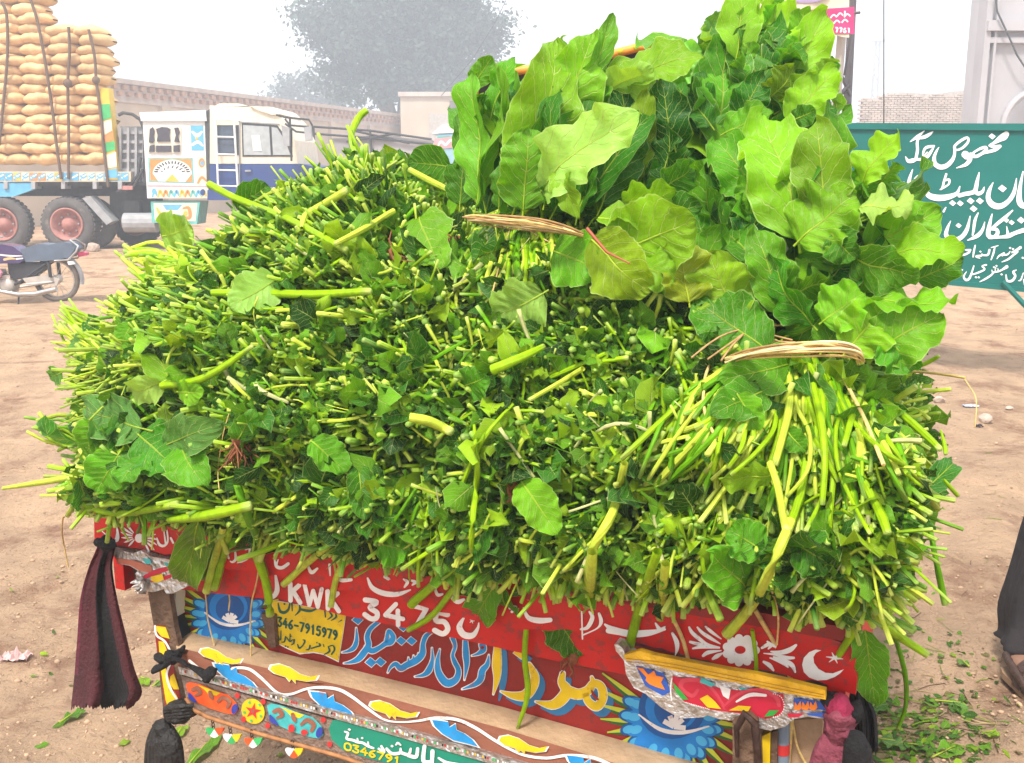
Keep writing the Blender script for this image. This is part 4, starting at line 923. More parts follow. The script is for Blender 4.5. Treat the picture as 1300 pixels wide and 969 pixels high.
def ovaldeco(cx, cy, sc, base):
    p.poly([(cx+sc*x, cy+sc*y) for x, y in ((-200,-110),(-170,-128),(-90,-110),(0,-70),(120,-30),(180,30),(195,90),(165,118),(90,105),(-20,70),(-110,30),(-180,-30))], base, .001)
    p.poly([(cx+sc*x, cy+sc*y) for x, y in ((-110,-105),(60,-45),(30,-25),(-30,-35),(-60,-70))], 3, .002)
    p.stroke([(cx+sc*x, cy+sc*y, sc*w) for x, y, w in ((-150,-70,26),(-115,-80,34),(-95,-45,30),(-130,-25,14))], 6, .003)
    p.stroke([(cx+sc*x, cy+sc*y, sc*w) for x, y, w in ((40,20,20),(80,-10,30),(125,20,34),(110,65,22))], 6, .003)
    p.stroke([(cx+sc*x, cy+sc*y, sc*w) for x, y, w in ((-20,-50,26),(-10,-20,34),(0,0,16))], 6, .003)
    p.stroke([(cx+sc*x, cy+sc*y, sc*w) for x, y, w in ((-175,-40,16),(-160,-10,34),(-125,20,14))], 2, .004)
    p.disc(cx+sc*165, cy+sc*75, sc*22, sc*38, 2, .004, rot=.3)
ovaldeco(412, 340, 1.0, 0); ovaldeco(1035, 510, 1.08, 1)
p.disc(1005-200*0, 560, 24, 30, 4, .005); p.poly([(980, 540), (1030, 580), (985, 590)], 4, .006); p.disc(1100, 590, 26, 22, 4, .005)
p.disc(716, 432, 84, 98, 3, .001, rot=-.5); p.poly([(716+(64 if i % 2 == 0 else 24)*math.sin(math.pi*i/5+.2), 432-(64 if i % 2 == 0 else 24)*math.cos(math.pi*i/5+.2)) for i in range(10)], 4, .002); p.disc(716, 432, 13, mi=6, lift=.003)
for a in range(5): p.disc(716+66*math.sin(a*1.256+.83), 432-72*math.cos(a*1.256+.83), 10, mi=9, lift=.003)
for x, y in ((598, 315), (792, 360), (645, 492), (825, 540), (1243, 497), (1290, 680)): p.disc(x, y, 18, 22, 4, .002)
p.o, p.sc = (400, 890), 4.333
p.poly([(75, 150), (95, 108), (130, 98), (300, 150), (560, 228), (900, 325), (1300, 440), (1300, 560), (700, 420), (300, 318), (150, 268), (90, 210)], 5, .001)
p.o, p.sc = (430, 680), 2.955
for s_ in ([(20,735,5),(35,742,9),(30,762,9),(55,768,10),(70,775,10),(90,778,10),(110,790,10),(130,798,8)], [(70,762,6),(72,776,8)], [(110,775,6),(112,792,8)], [(150,800,8),(170,812,12),(160,790,8)], [(180,800,10),(200,818,12),(230,815,12),(232,800,8)],
           [(215,785,6),(222,778,8),(232,786,6)],[(235,815,12),(262,822,12),(270,800,8)],[(262,825,14),(290,830,14),(296,800,12)],[(322,790,14),(318,845,16),(345,850,14)],[(352,810,16),(350,852,14)],[(375,835,8),(400,850,12),(420,856,14),(450,860,12)]): p.stroke(s_, 7, .003)
for d in ((40,728,9),(200,790,9),(88,760,8)): p.dot(*d, 7, .003)
write(p, '0346791', 22, 776, 26, 7.2, -2, 26, 1.18, 6.5, 3, .003)
for k in range(0, 2): pass
p.build('painted_pattern', CART, lb_)
b = MB(); b.tube([T(x, y+1, .098) for x, y in ((236, 885), (245, 900), (262, 909), (330, 931), (430, 959), (560, 1004), (700, 1046))], .0045, 6); b.build('edge_bead', mat('rust_orange', (.36, .16, .06), .7, var=.3, scale=40), cart)

# vine painting on the vine board
p = Paint(lambda x, y, l: T(x, y, .094+l), 430, 680, 2.955)
vinepath = [(-560, 470, 10), (-500, 515, 11), (-440, 530, 11), (-400, 500, 10), (-340, 500, 11), (-290, 535, 11), (-230, 590, 10), (-180, 595, 9), (-120, 575, 9), (-60, 570, 11), (0, 578, 12), (50, 605, 12), (110, 650, 11), (170, 690, 8), (230, 700, 6), (300, 695, 8), (360, 685, 11), (440, 690, 12), (510, 720, 12), (580, 765, 11), (640, 800, 10), (700, 825, 10), (780, 835, 10), (860, 825, 11), (960, 835, 12), (1060, 880, 12)]
p.stroke(vinepath, 7, .0005)
def vleaf(x, y, sx, sy, c, flip=1):
    o_ = [(0, 0), (10, -22), (45, -34), (85, -22), (120, 6), (160, 16), (195, 2), (180, 30), (140, 42), (100, 38), (98, 58), (84, 38), (74, 52), (62, 32), (20, 20)]
    q = [(x+a*sx+b*.12*sx, y+(b*flip)*sy+a*.10) for a, b in o_]
    c0 = np.mean(q, 0); p.poly([tuple(c0+(np.array(a)-c0)*1.09) for a in q], 7, .0015); p.poly(q, c, .0025)
for x in (118, 602, -258, 1090): vleaf(x, {118: 640, 602: 770, -258: 503, 1090: 895}[x], .92, .72, 3)
vleaf(-520, 440, .8, .66, 3)
def bleaf(x, y, s):
    q = [(x+a*s, y+b*s) for a, b in ((0, 0), (35, 3), (62, 8), (66, 28), (88, 14), (92, 38), (120, 50), (150, 72), (172, 100), (130, 88), (80, 76), (40, 52), (10, 24))]
    c0 = np.mean(q, 0); p.poly([tuple(c0+(np.array(a)-c0)*1.12) for a in q], 7, .0012); p.poly(q, 1, .0022)
bleaf(350, 692, 1.0); bleaf(-108, 585, 1.0); bleaf(-468, 480, .95); bleaf(855, 825, 1.0)
p.build('painted_vine', [M_ORD, M_PB, M_INK, M_PY, M_REDP, M_GNP, M_BROWN, M_PW], vine)

# ---- lettering on the picture panel
p = Paint(lambda x, y, l: T(x, y, .001+l), 430, 770, 6.5)
S1 = [[(145,185,8),(147,280,30),(125,340,36),(80,368,22),(35,378,8)],
 [(325,130,30),(262,185,34),(235,250,40),(245,320,46),(205,385,52),(160,435,46),(100,460,24),(50,468,8)],
 [(235,340,40),(275,368,44),(335,342,36),(385,308,40),(430,292,50),(448,250,40),(412,200,26),(398,262,30),(390,300,30)],
 [(768,214,14),(720,245,36),(695,310,36),(690,390,50),(640,445,54),(560,485,50),(510,512,46),(470,475,36),(430,500,22),(408,540,8)],[(575,470,24),(575,428,6)],[(615,450,24),(617,412,6)],[(652,425,24),(656,392,6)],
 [(770,350,8),(772,440,26),(745,525,48),(700,565,30),(635,578,8)],
 [(833,360,8),(815,450,32),(825,550,52),(890,632,62),(965,605,52),(988,530,40),(955,455,36),(940,400,24),(960,330,26),(940,262,36)],
 [(1045,290,36),(1050,400,50),(1055,480,38),(1038,600,6)],
 [(1238,408,8),(1225,480,36),(1185,530,50),(1170,600,50),(1120,645,36),(1025,680,8)],[(1185,320,54),(1190,360,50),(1150,390,24),(1105,405,8)]]
D1 = [(155,112,62),(265,462,66),(345,458,62),(515,285,58),(600,285,58),(530,176,50)]
for s_ in S1: p.stroke(s_, 0, .0006, grow=7)
for d in D1: p.dot(*d, 0, .0006, grow=7)
for s_ in S1: p.stroke(s_, 1, .0014)
for d in D1: p.dot(*d, 1, .0014)
p.disc(1185, 340, 16, 14, 2, .0022)
p.o = (600, 800)
S2 = [[(205,140,52),(200,280,74),(200,400,48),(172,525,8)],[(468,290,40),(512,380,66),(495,465,78),(430,540,80),(330,540,52),(238,508,12)],
 [(742,365,44),(735,430,60),(775,500,88),(730,575,92),(650,618,70),(525,592,12)],[(775,500,86),(870,530,84),(950,500,74),(1000,440,60),(1060,470,66),(1075,560,68),(1025,632,70),(955,590,60),(930,520,50)],[(985,395,24),(1000,440,50)]]
for s_ in S2: p.stroke(s_, 3, .0006, dx=48, dy=50, grow=4)
p.dot(400, 205, 90, 3, .0006, dx=30, dy=30)
for s_ in S2: p.stroke(s_, 0, .0013, grow=6)
for s_ in S2: p.stroke(s_, 4, .0020)
p.dot(395, 190, 84, 0, .0013, grow=6); p.dot(395, 190, 84, 4, .0020)
p.poly([(975, 490), (990, 500), (1045, 578), (1020, 580), (985, 540)], 2, .0028)
p.build('painted_lettering', [M_PW, M_PB, M_DRED, M_SH, M_PY], pn)

# yellow plate with the telephone number
p = Paint(lambda x, y, l: T(x, y, .0015+l), 330, 720, 6.919)
def flower(p, cx, cy, r, s1=1.0):
    """painted lotus: fronds, ring of petals, bowl, white pistil; r in the paint's own units"""
    for sgn in (-1, 1):
        for k in range(9):
            a = math.radians(-28 + k*13); L = r*(2.0-.05*k)
            x1, y1 = cx+sgn*math.cos(a)*L, cy+math.sin(a)*L*.9+sgn*r*.3; x0, y0 = cx+sgn*math.cos(a)*r*.6, cy+math.sin(a)*r*.5
            p.stroke([(x0, y0, r*.16), ((x0+x1)/2, (y0+y1)/2+r*.05, r*.20), (x1, y1, r*.05)], 5, .0004)
            p.stroke([(x0, y0, r*.05), ((x0+x1)/2, (y0+y1)/2, r*.12), (x1, y1, r*.03)], 6, .0010)
    for ring, (n, rr_, c, pr) in enumerate(((13, 1.0, 7, .36), (12, .82, 1, .38))):
        for k in range(n):
            a = math.pi*(k/(n-1))*1.25 - .125*math.pi; x, y = cx+math.cos(a)*r*rr_, cy+math.sin(a)*r*rr_*.95
            p.disc(x, y, r*pr, r*pr*.5, c, .0016+ring*.0006+k*.00004, rot=a)
            p.disc(x+math.cos(a)*r*.14, y+math.sin(a)*r*.14, r*pr*.42, r*pr*.28, 8, .0020+ring*.0006+k*.00004, rot=a)
    p.disc(cx, cy-r*.25, r*.85, r*.78, 7, .0036); p.disc(cx, cy-r*.28, r*.68, r*.62, 1, .0040); p.disc(cx+r*.05, cy-r*.22, r*.50, r*.48, 7, .0044)
    p.stroke([(cx-r*.85, cy-r*.1, r*.03), (cx-r*.3, cy+r*.28, r*.10), (cx+r*.3, cy+r*.36, r*.10), (cx+r*.95, cy+r*.20, r*.03)], 0, .0050)
    for a in (-60, -20, 15, 50, 95): p.stroke([(cx+r*.05, cy+r*.22, r*.12), (cx+r*.05+math.sin(math.radians(a))*r*.3, cy+r*.22-math.cos(math.radians(a))*r*.3, r*.13)], 0, .0054)
FM = [M_PW, mat('lotus_blue', (.015, .21, .58), .4, var=.15, scale=20), M_DRED, M_SH, M_PY, mat('frond_green', (.03, .13, .03), .5), mat('frond_yellow', (.52, .56, .04), .5), mat('lotus_dark', (.01, .09, .30), .45), mat('lotus_light', (.07, .42, .72), .4)]
pf = Paint(lambda x, y, l: T(x, y, .001+l)); flower(pf, 290, 781, 36); pf.build('painted_flower', FM, pn)
pf = Paint(lambda x, y, l: T(x, y, .001+l)); flower(pf, 853, 912, 50); pf.build('painted_flower', FM, pn)
p.poly([(100, 285), (420, 345), (758, 418), (692, 838), (640, 812), (560, 772), (470, 755), (350, 768), (240, 720), (128, 662)], 0, .0)
p.poly([(104, 292), (420, 352), (752, 425), (688, 826), (640, 802), (560, 762), (470, 745), (350, 757), (240, 710), (132, 655)], 1, .0008)
for s_ in [[(160,320,12),(175,385,24),(215,400,26),(250,370,20),(262,320,12)],[(280,320,16),(284,385,10)],[(345,330,10),(350,380,22),(310,425,8)],[(350,370,18),(400,382,24),(450,385,22),(500,365,12)],[(570,385,14),(575,440,10)],[(610,395,10),(632,430,18),(595,462,8)],[(660,400,8),(668,440,18),(625,470,8)],[(690,485,6),(718,466,10)],
           [(150,580,8),(168,640,14),(140,645,8)],[(185,560,8),(182,640,12)],[(225,610,12),(215,655,14),(190,660,8)],[(235,620,10),(262,655,12),(285,640,10)],[(265,590,10),(262,650,10)],[(300,640,18),(296,670,14),(275,685,8)],[(330,680,10),(345,712,16),(375,690,12),(395,650,16),(378,640,8)],[(440,690,14),(430,722,14),(405,728,8)],[(450,715,12),(500,700,14),(530,690,14),(520,675,14)],[(600,700,12),(610,740,18),(565,768,8)],[(600,700,10),(640,690,12),(655,725,16),(630,765,16)],[(555,680,8),(562,700,8)]]: p.stroke(s_, 2, .0016)
for d in ((215,325,16),(225,695,14),(245,702,14),(272,610,12),(500,665,12)): p.dot(*d, 2, .0016)
write(p, '0346-7915979', 108, 428, 36, 8.5, -3, 76, 1.35, 17, 2, .0016)
p.build('telephone_plate', [M_PW, M_PY, mat('ink_green', (.01, .10, .07), .5)], pn)
b = MB(); b.prism([T(x, y, .016) for x, y in ((331, 779), (347, 782), (350, 822), (342, 823))], -TN*.012); b.build('wood_peg', M_WOOD, cart)

# number KWK 3475 and the script on the red boards
p = Paint(lambda x, y, l: T(x, y, .036+l), 340, 690, 4.0625)
def bold(ch, x, y, w, h, sw, sl=.23): write(p, ch, x, y, w, w*sl, h*.02, h, 1.0, sw, 0, .001)
bold('K', 108, 205, 62, 88, 24); bold('W', 190, 215, 88, 98, 21); bold('K', 300, 245, 70, 90, 24)
bold('3', 495, 285, 78, 95, 27); bold('4', 600, 300, 100, 105, 24); bold('7', 730, 315, 95, 95, 25); bold('5', 850, 350, 85, 105, 28)
p.stroke([(40, 165, 12), (48, 240, 26), (25, 275, 24), (-6, 262, 16)], 0, .001)
p.stroke([(1012, 382, 10), (988, 430, 30), (1010, 470, 34), (1055, 475, 30), (1082, 440, 16), (1088, 410, 6)], 0, .001)
for a in range(5): p.stroke([(1053, 400, 6), (1053+14*math.cos(a*1.256), 400+14*math.sin(a*1.256), 3)], 0, .001)
p.build('number_lettering', [M_PW], cart.children[0] if False else cart)
p = Paint(lambda x, y, l: T(x, y, .063+l), 340, 690, 4.0625)
for s_ in [[(35,85,8),(45,120,16),(75,125,18),(105,105,16)],[(205,110,10),(225,150,20),(255,130,12)],[(318,110,14),(322,165,8)],[(360,165,10),(378,190,20),(430,188,16)],
 [(515,180,10),(540,230,24),(600,258,28),(670,262,24),(735,240,8)],[(600,175,8),(625,185,16),(600,170,8)],[(700,185,8),(720,200,18),(705,225,10)],[(735,190,8),(760,200,18),(745,215,8)],[(862,230,10),(875,265,18),(900,262,12)],[(930,260,8),(975,300,26),(1010,290,14)],[(1090,260,8),(1140,262,16),(1170,255,8)]]: p.stroke(s_, 0, .001)
p.o, p.sc = (110, 650), 5.1
for s_ in [[(192,90,6),(200,130,16),(195,180,28),(165,185,10)],[(95,120,5),(150,170,8),(190,190,6)],[(455,170,8),(470,210,18),(500,220,16),(525,190,12),(520,120,10)],[(500,120,8),(512,210,12)],[(545,170,14),(560,200,14)],[(910,260,6),(920,300,14)],[(960,250,12),(965,305,18),(945,325,14),(930,320,8)],[(1030,240,16),(1055,235,16),(1050,290,16),(1010,320,12),(975,330,6)],[(1240,310,8),(1230,350,16),(1275,360,10)]]: p.stroke(s_, 0, .001)
for sg_ in (-1, 1):
    for k in range(6):
        a = math.radians(-50+k*22); x0, y0 = 340+sg_*18, 165; p.stroke([(x0+sg_*28*math.cos(a), y0+sg_*8+28*math.sin(a), 6), (x0+sg_*70*math.cos(a), y0+sg_*14+62*math.sin(a), 13), (x0+sg_*100*math.cos(a), y0+sg_*24+92*math.sin(a), 5)], 0, .001)
p.disc(340, 170, 28, 30, 0, .001)
p.o, p.sc = (800, 780), 4.333
def leaf_st(pts): p.stroke(pts, 0, .001)
for s_ in [[(325,72,12),(340,100,20),(380,135,22),(425,165,14),(488,180,5)],[(370,72,10),(395,100,18),(440,130,20),(495,162,6)],[(415,68,10),(445,95,18),(500,135,6)],[(330,152,14),(380,165,20),(430,172,18),(492,182,6)],[(345,188,10),(400,180,18),(492,186,6)],[(402,228,16),(430,210,22),(500,200,6)],[(455,245,14),(478,230,24),(508,214,8)],
 [(912,170,14),(880,195,28),(830,210,24),(775,205,8)],[(900,240,14),(850,238,22),(800,222,14),(735,215,5)],[(908,318,10),(890,280,26),(850,258,24),(790,235,10)],[(868,290,10),(830,262,20),(770,240,8)],[(788,308,12),(765,280,24),(735,262,14)],[(725,185,14),(765,165,22),(800,180,10)],[(755,150,10),(775,170,18),(760,190,8)]]: leaf_st(s_)
for k in range(11): a = 2*math.pi*k/11; p.disc(610+72*math.cos(a), 198+58*math.sin(a), 32, 26, 0, .001+k*.00005, rot=a)
p.disc(610, 198, 62, 50, 0, .0018); p.disc(605, 196, 30, 22, 1, .0024)
# crescent and star
out = [(1050+0*0, 195)]; cr = [(1052,198),(1020,194),(985,208),(955,240),(946,278),(955,318),(985,348),(1030,364),(1080,362),(1125,345),(1155,325),(1176,302),(1150,312),(1115,325),(1075,322),(1035,300),(1012,268),(1008,235),(1022,212)]
p.poly(cr, 0, .001)
for a in range(6): aa = a*math.pi/3+.2; p.stroke([(1125, 240, 14), (1125+46*math.cos(aa), 240+30*math.sin(aa), 4)], 0, .001)
p.stroke([(232,105,14),(255,150,26),(258,190,20),(248,225,5)], 0, .001); p.stroke([(-120,90,30),(0,105,34),(90,100,28),(190,85,10)], 0, .001)
p.stroke([(140,50,10),(165,85,24),(190,70,10)], 0, .001)
p.o, p.sc = (640, 740), 4.0625
for s_ in [[(100,130,8),(125,180,24),(180,195,30),(238,192,24)],[(440,150,10),(455,180,22),(430,230,20),(395,240,10)],[(520,215,10),(560,240,30),(640,262,36),(740,262,28),(830,240,10)],[(490,160,14),(500,200,20),(480,235,8),(410,268,8)],[(30,130,16),(60,125,18),(40,150,14)],[(400,150,8),(404,290,8)]]: p.stroke(s_, 0, .001)
p.build('painted_script', [M_PW, M_RED], cart)

# ---- corner brackets
def bracket(name, outline, off, bulge, sc_, o_, art, cols):
    """a curved tin cheek: outline on the tailgate plane, belly pushed out towards the road"""
    px = [(o_[0]+x/sc_, o_[1]+y/sc_) for x, y in outline]
    b = MB(); xs = [q[0] for q in px]; x0, x1 = min(xs), max(xs)
    f = lambda x: off + bulge*math.sin(math.pi*min(1, max(0, (x-x0)/(x1-x0))))
    b.prism([T(x, y, off) for x, y in px], -TN*.03); o = b.build(name, M_CHR, cart); return o
right_out = [(0,115),(30,125),(60,165),(120,190),(250,235),(400,270),(560,300),(700,325),(850,360),(1000,385),(1085,405),(1110,440),(1115,480),(1085,500),(1000,488),(925,500),(880,540),(800,560),(720,540),(680,500),(620,510),(540,500),(480,480),(460,490),(340,498),(240,440),(160,370),(100,340),(60,270),(50,200),(10,150)]
rb = bracket('tin_cheek', right_out, .100, .0, 4.0625, (780, 790), None, None)
p = Paint(lambda x, y, l: T(x, y, .101+l), 780, 790, 4.0625)
p.poly([(110,225),(255,262),(290,360),(250,380),(160,330)], 0, .0005)
p.poly([(115,232),(150,240),(175,270),(205,250),(215,275),(255,285),(240,310),(262,350),(215,335),(180,320),(160,300),(165,285)], 1, .0015)
p.poly([(300,275),(560,345),(870,370),(880,430),(860,480),(780,500),(720,480),(640,470),(480,450),(360,410),(300,340)], 2, .0005)
p.stroke([(440,300,20),(360,300,26),(345,340,24),(400,380,22),(430,350,16)], 3, .0015); p.stroke([(440,305,16),(500,350,30),(560,430,20)], 3, .0012); p.stroke([(455,318,8),(500,362,12),(550,428,8)], 2, .0022)
p.stroke([(570,440,24),(640,380,34),(740,355,30),(830,385,26),(850,430,20)], 3, .0010); p.stroke([(575,440,14),(650,388,22),(740,368,18),(815,395,12)], 2, .0020); p.stroke([(630,410,10),(700,375,20),(780,378,14)], 4, .0026)
p.poly([(300,308),(330,340),(382,400),(350,398),(315,360)], 5, .0026); p.poly([(770,490),(800,455),(850,455),(820,482)], 5, .0026)
p.poly([(440,395),(480,375),(520,410),(550,448),(480,440)], 6, .0026); p.poly([(590,455),(640,430),(705,435),(690,460)], 6, .0026)
p.poly([(450,285),(520,320),(500,335),(440,310)], 7, .0026); p.poly([(640,335),(700,345),(650,350)], 7, .0026)
p.poly([(540,325),(600,345),(590,400),(560,380)], 4, .0018)
p.poly([(925,390),(1000,400),(1090,415),(1105,460),(1060,450),(960,455),(925,440)], 0, .0005)
for x in (945, 985, 1025): p.poly([(x-20, 450), (x-14, 410), (x, 430), (x+14, 405), (x+22, 440), (x+10, 455)], 1, .0015)
p.poly([(890,470),(980,470),(950,490),(900,492)], 2, .0018); p.poly([(990,470),(1100,465),(1080,492),(1000,480)], 0, .0018)
for k in range(26):
    a = k/25; x = 292+a*10+ (k % 2)*0; p.disc(296-6*math.sin(a*3), 290+a*110 if k < 12 else 290+a*110, 3.4, 3.4, 4, .003)
for k in range(14): p.disc(370+k*9, 415+k*2.6, 3.2, 3.2, 4, .003)
for k in range(16): a = k/15*math.pi; p.disc(820+56*math.sin(a), 430-60*math.cos(a), 3.4, 3.4, 4, .003)
M_BLA = mat('cheek_blue', (.03, .10, .42), .35, var=.2); M_CRM = mat('cheek_crimson', (.55, .02, .05), .35, var=.1)
p.build('painted_pattern', [M_BLA, mat('cheek_orange', (.85, .22, .02), .4), M_CRM, mat('cheek_rose', (.62, .06, .09), .35), M_PW, mat('cheek_green', (.03, .35, .05), .4), M_PY, M_TQ], rb)
# yellow rail on the cheek: grooved timber
yr = board('yellow_rail', [(780+x/4.0625, 790+y/4.0625) for x, y in [(48,170),(130,148),(200,170),(380,205),(560,240),(740,270),(900,305),(1040,340),(1088,352),(1090,400),(1000,385),(850,360),(700,325),(560,300),(400,270),(250,235),(120,195),(60,200)]], .125, .012, mat('yellow_timber', (.66, .36, .01), .5, var=.25, scale=12, bump=.6, bscale=40, dirt=(.25, .14, .05), dirt_amt=.22, dirt_scale=14))
p = Paint(lambda x, y, l: T(x, y, .126+l), 780, 790, 4.0625)
for dy in (0, 16): p.stroke([(60,188+dy,3),(250,208+dy,3),(560,268+dy*1.1,3),(900,338+dy,3),(1080,375+dy*.8,3)], 0, .0004)
p.build('groove', [mat('groove_dark', (.25, .12, .02), .8)], yr)
b = MB(); pts = [(0,118),(20,115),(45,140),(62,185),(50,200),(28,170),(8,150)]; b.prism([T(780+x/4.0625, 790+y/4.0625, .118) for x, y in pts], -TN*.02); b.build('cheek_finial', M_CHR, cart)
left_out = [(150,230),(300,270),(350,250),(420,290),(600,320),(660,350),(690,400),(680,450),(640,490),(560,528),(515,530),(500,500),(430,520),(340,510),(300,490),(330,450),(315,400),(330,380),(280,350),(200,335),(185,300)]
lb2 = board('tin_cheek', [(110+x/5.1, 650+y/5.1) for x, y in left_out], .075, .03, M_CHR)
p = Paint(lambda x, y, l: T(x, y, .076+l), 110, 650, 5.1)
p.poly([(185,300),(290,310),(420,350),(430,400),(340,380),(280,345),(200,332)], 0, .0005)
p.stroke([(380,420,26),(450,390,34),(540,365,26),(620,370,10)], 1, .001); p.stroke([(420,450,14),(500,430,26),(580,400,14)], 1, .0012); p.stroke([(560,430,12),(620,400,22),(670,380,14)], 3, .001)
p.poly([(415,420),(490,400),(500,440),(450,460),(420,445)], 2, .002); p.poly([(360,300),(410,305),(420,335),(385,340)], 4, .0015); p.poly([(500,325),(575,345),(540,365),(510,350)], 4, .0015)
for k in range(12): p.disc(480+k*12, 312+k*3.6, 4, 4, 5, .003)
p.build('painted_pattern', [mat('cheek_salmon', (.50, .16, .10), .4, var=.3), M_CRM, M_PY, M_BLA, M_TQ, M_PW], lb2)
board('wood_sill', [(110+x/5.1, 650+y/5.1) for x, y in [(145,215),(330,245),(620,310),(640,350),(420,290),(300,268),(150,240)]], .066, .03, M_WOOD)
# tin petals curling at the foot of the left cheek
b = MB()
for k, (x, y) in enumerate(((300, 455), (310, 480), (330, 505), (350, 520))):
    b.tube([T(110+(360)/5.1, 650+450/5.1, .085), T(110+(x+20)/5.1, 650+(y-6)/5.1, .09), T(110+(x-18)/5.1, 650+(y+6)/5.1, .10+.004*k)], [.012, .010, .002], 6, flat=.5)
b.build('tin_petals', M_CHR, cart)

# ---- posts
def slab(name, pts, off, thick, m_, parent=None): return board(name, pts, off, thick, m_, parent)
lp = slab('corner_post', [(187, 748), (213, 746), (222, 800), (232, 840), (246, 910), (236, 914), (208, 912), (202, 850), (196, 800)], .06, .014, M_WOOD)
p = Paint(lambda x, y, l: T(x, y, .061+l), 70, 680, 3.353)
p.poly([(425,380),(468,384),(500,540),(545,730),(470,745),(445,560),(428,450)], 2, .0004)
p.poly([(430,385),(470,390),(488,440),(452,430),(432,405)], 0, .001); p.poly([(440,450),(462,452),(480,500),(470,560),(516,712),(482,745),(470,700),(448,560)], 0, .001)
p.poly([(490,600),(505,588),(528,655),(505,655),(488,630)], 0, .001); p.poly([(505,660),(522,690),(528,715)], 0, .001)
p.stroke([(425,385,8),(432,425,9),(470,455,9),(495,520,9),(475,590,9),(490,650,10),(528,712,8)], 1, .002)
p.build('painted_pattern', [M_PY, M_PW, M_DRED], lp)
board('post_edge', [(213, 747), (221, 780), (262, 900), (250, 905), (222, 800)], .03, .04, M_BLK)
rp = board('corner_post', [(930, 915), (952, 905), (962, 915), (966, 1060), (930, 1060)], .11, .05, M_WOOD)
b = MB(); b.tube([T(936, 960, .13), T(935, 925, .135), T(945, 907, .14), T(958, 918, .135), T(962, 960, .13), T(960, 1050, .12)], [.005, .007, .008, .008, .007, .007], 8, flat=.7); b.build('iron_hook', mat('rusty_iron', (.05, .025, .018), .6, metal=.4, var=.3, scale=30, bump=.5), cart)
board('painted_upright', [(962, 938), (978, 930), (976, 1060), (962, 1060)], .08, .03, M_PY)
board('painted_upright', [(979, 930), (987, 928), (986, 1060), (979, 1060)], .078, .03, M_WOOD)
b = MB(); b.tube([T(994, 912, .06), T(993, 1080, .06)], .011, 12); b.build('grey_pipe', mat('grey_blue_pipe', (.18, .23, .29), .4, var=.1), cart)
b = MB(); b.tube([T(993.7, 943, .06), T(993.6, 956, .06)], .0118, 12); b.build('red_band', M_REDP, cart)
board('side_panel', [(1003, 915), (1045, 912), (1030, 1080), (1003, 1080)], .04, .02, M_DUST)

# ---- chain drops under the medallion board (each a little painted bead tag)
for i, (x, y, pal) in enumerate(((272, 930, 0), (294, 938, 1), (321, 943, 2), (373, 956, 3))):
    b = MB()
    for k in range(3):
        b.tube([T(x-2+1.6*math.cos(a)+k*.6, y-14+k*4.2+2.6*math.sin(a), .10) for a in np.linspace(0, 2*math.pi, 9)], .0012, 4, caps=False)
    c = b.build('chain', mat('rusty_iron'), cart)
    b = MB(); n = 12; cols = [(0, 1, 2), (1, 0, 3), (2, 1, 0), (1, 2, 3)][pal]
    for s_ in range(6):
        a0, a1 = math.pi*s_/6, math.pi*(s_+1)/6
        arc = [(x, y-4)] + [(x+11*math.cos(math.pi-a), y-2+9*math.sin(a)-3*abs(math.cos(a))) for a in np.linspace(a0, a1, 4)]
        b.prism([T(q[0], q[1], .104) for q in arc], -TN*.006, cols[(s_//2) % 3])
    b.build('drop', [M_GRN, M_PW, M_ORD, M_PY], c)

# ---- the rest of the vehicle behind the tailgate
BK = -TN
def CB(u, d, z): return (_A*[1, 1, 0]) + TU*u + BK*d + UP*z            # along the tailgate, back from it, height
b = MB(); P8 = lambda u0, u1, d0, d1, z0, z1: [CB(u0, d0, z0), CB(u1, d0, z0), CB(u1, d0, z1), CB(u0, d0, z1), CB(u0, d1, z0), CB(u1, d1, z0), CB(u1, d1, z1), CB(u0, d1, z1)]
b.box8(P8(.05, TW-.05, .06, 1.75, ZB-.10, ZB-.03)); b.build('bed', M_WOOD, cart)
for u0, u1 in ((.02, .05), (TW-.05, TW-.02)):
    b = MB(); b.box8(P8(u0, u1, .03, 1.70, ZB-.12, ZB+.03)); b.build('side_board', M_RED, cart)
b = MB(); b.box8(P8(.45, .52, .1, 2.6, .45, .54)); b.box8(P8(TW-.52, TW-.45, .1, 2.6, .45, .54)); b.box8(P8(.2, TW-.2, 1.15, 1.22, .3, .37)); b.build('chassis', M_BK, cart)
def cwheel(u, d):
    w = MB(); w.lathe(CB(u, d, .29), TU, [(-.05, .18), (-.055, .25), (-.03, .29), (.03, .29), (.055, .25), (.05, .18)], 24); wh = w.build('wheel', M_TYRE, cart)
    w = MB(); w.lathe(CB(u, d, .29), TU, [(-.045, 0), (-.045, .05), (-.02, .18), (.02, .18), (.045, .05), (.045, 0)], 20); w.build('hub', M_GREYM, wh)
cwheel(.3, 1.18); cwheel(TW-.3, 1.18); cwheel(TW/2, 3.0)
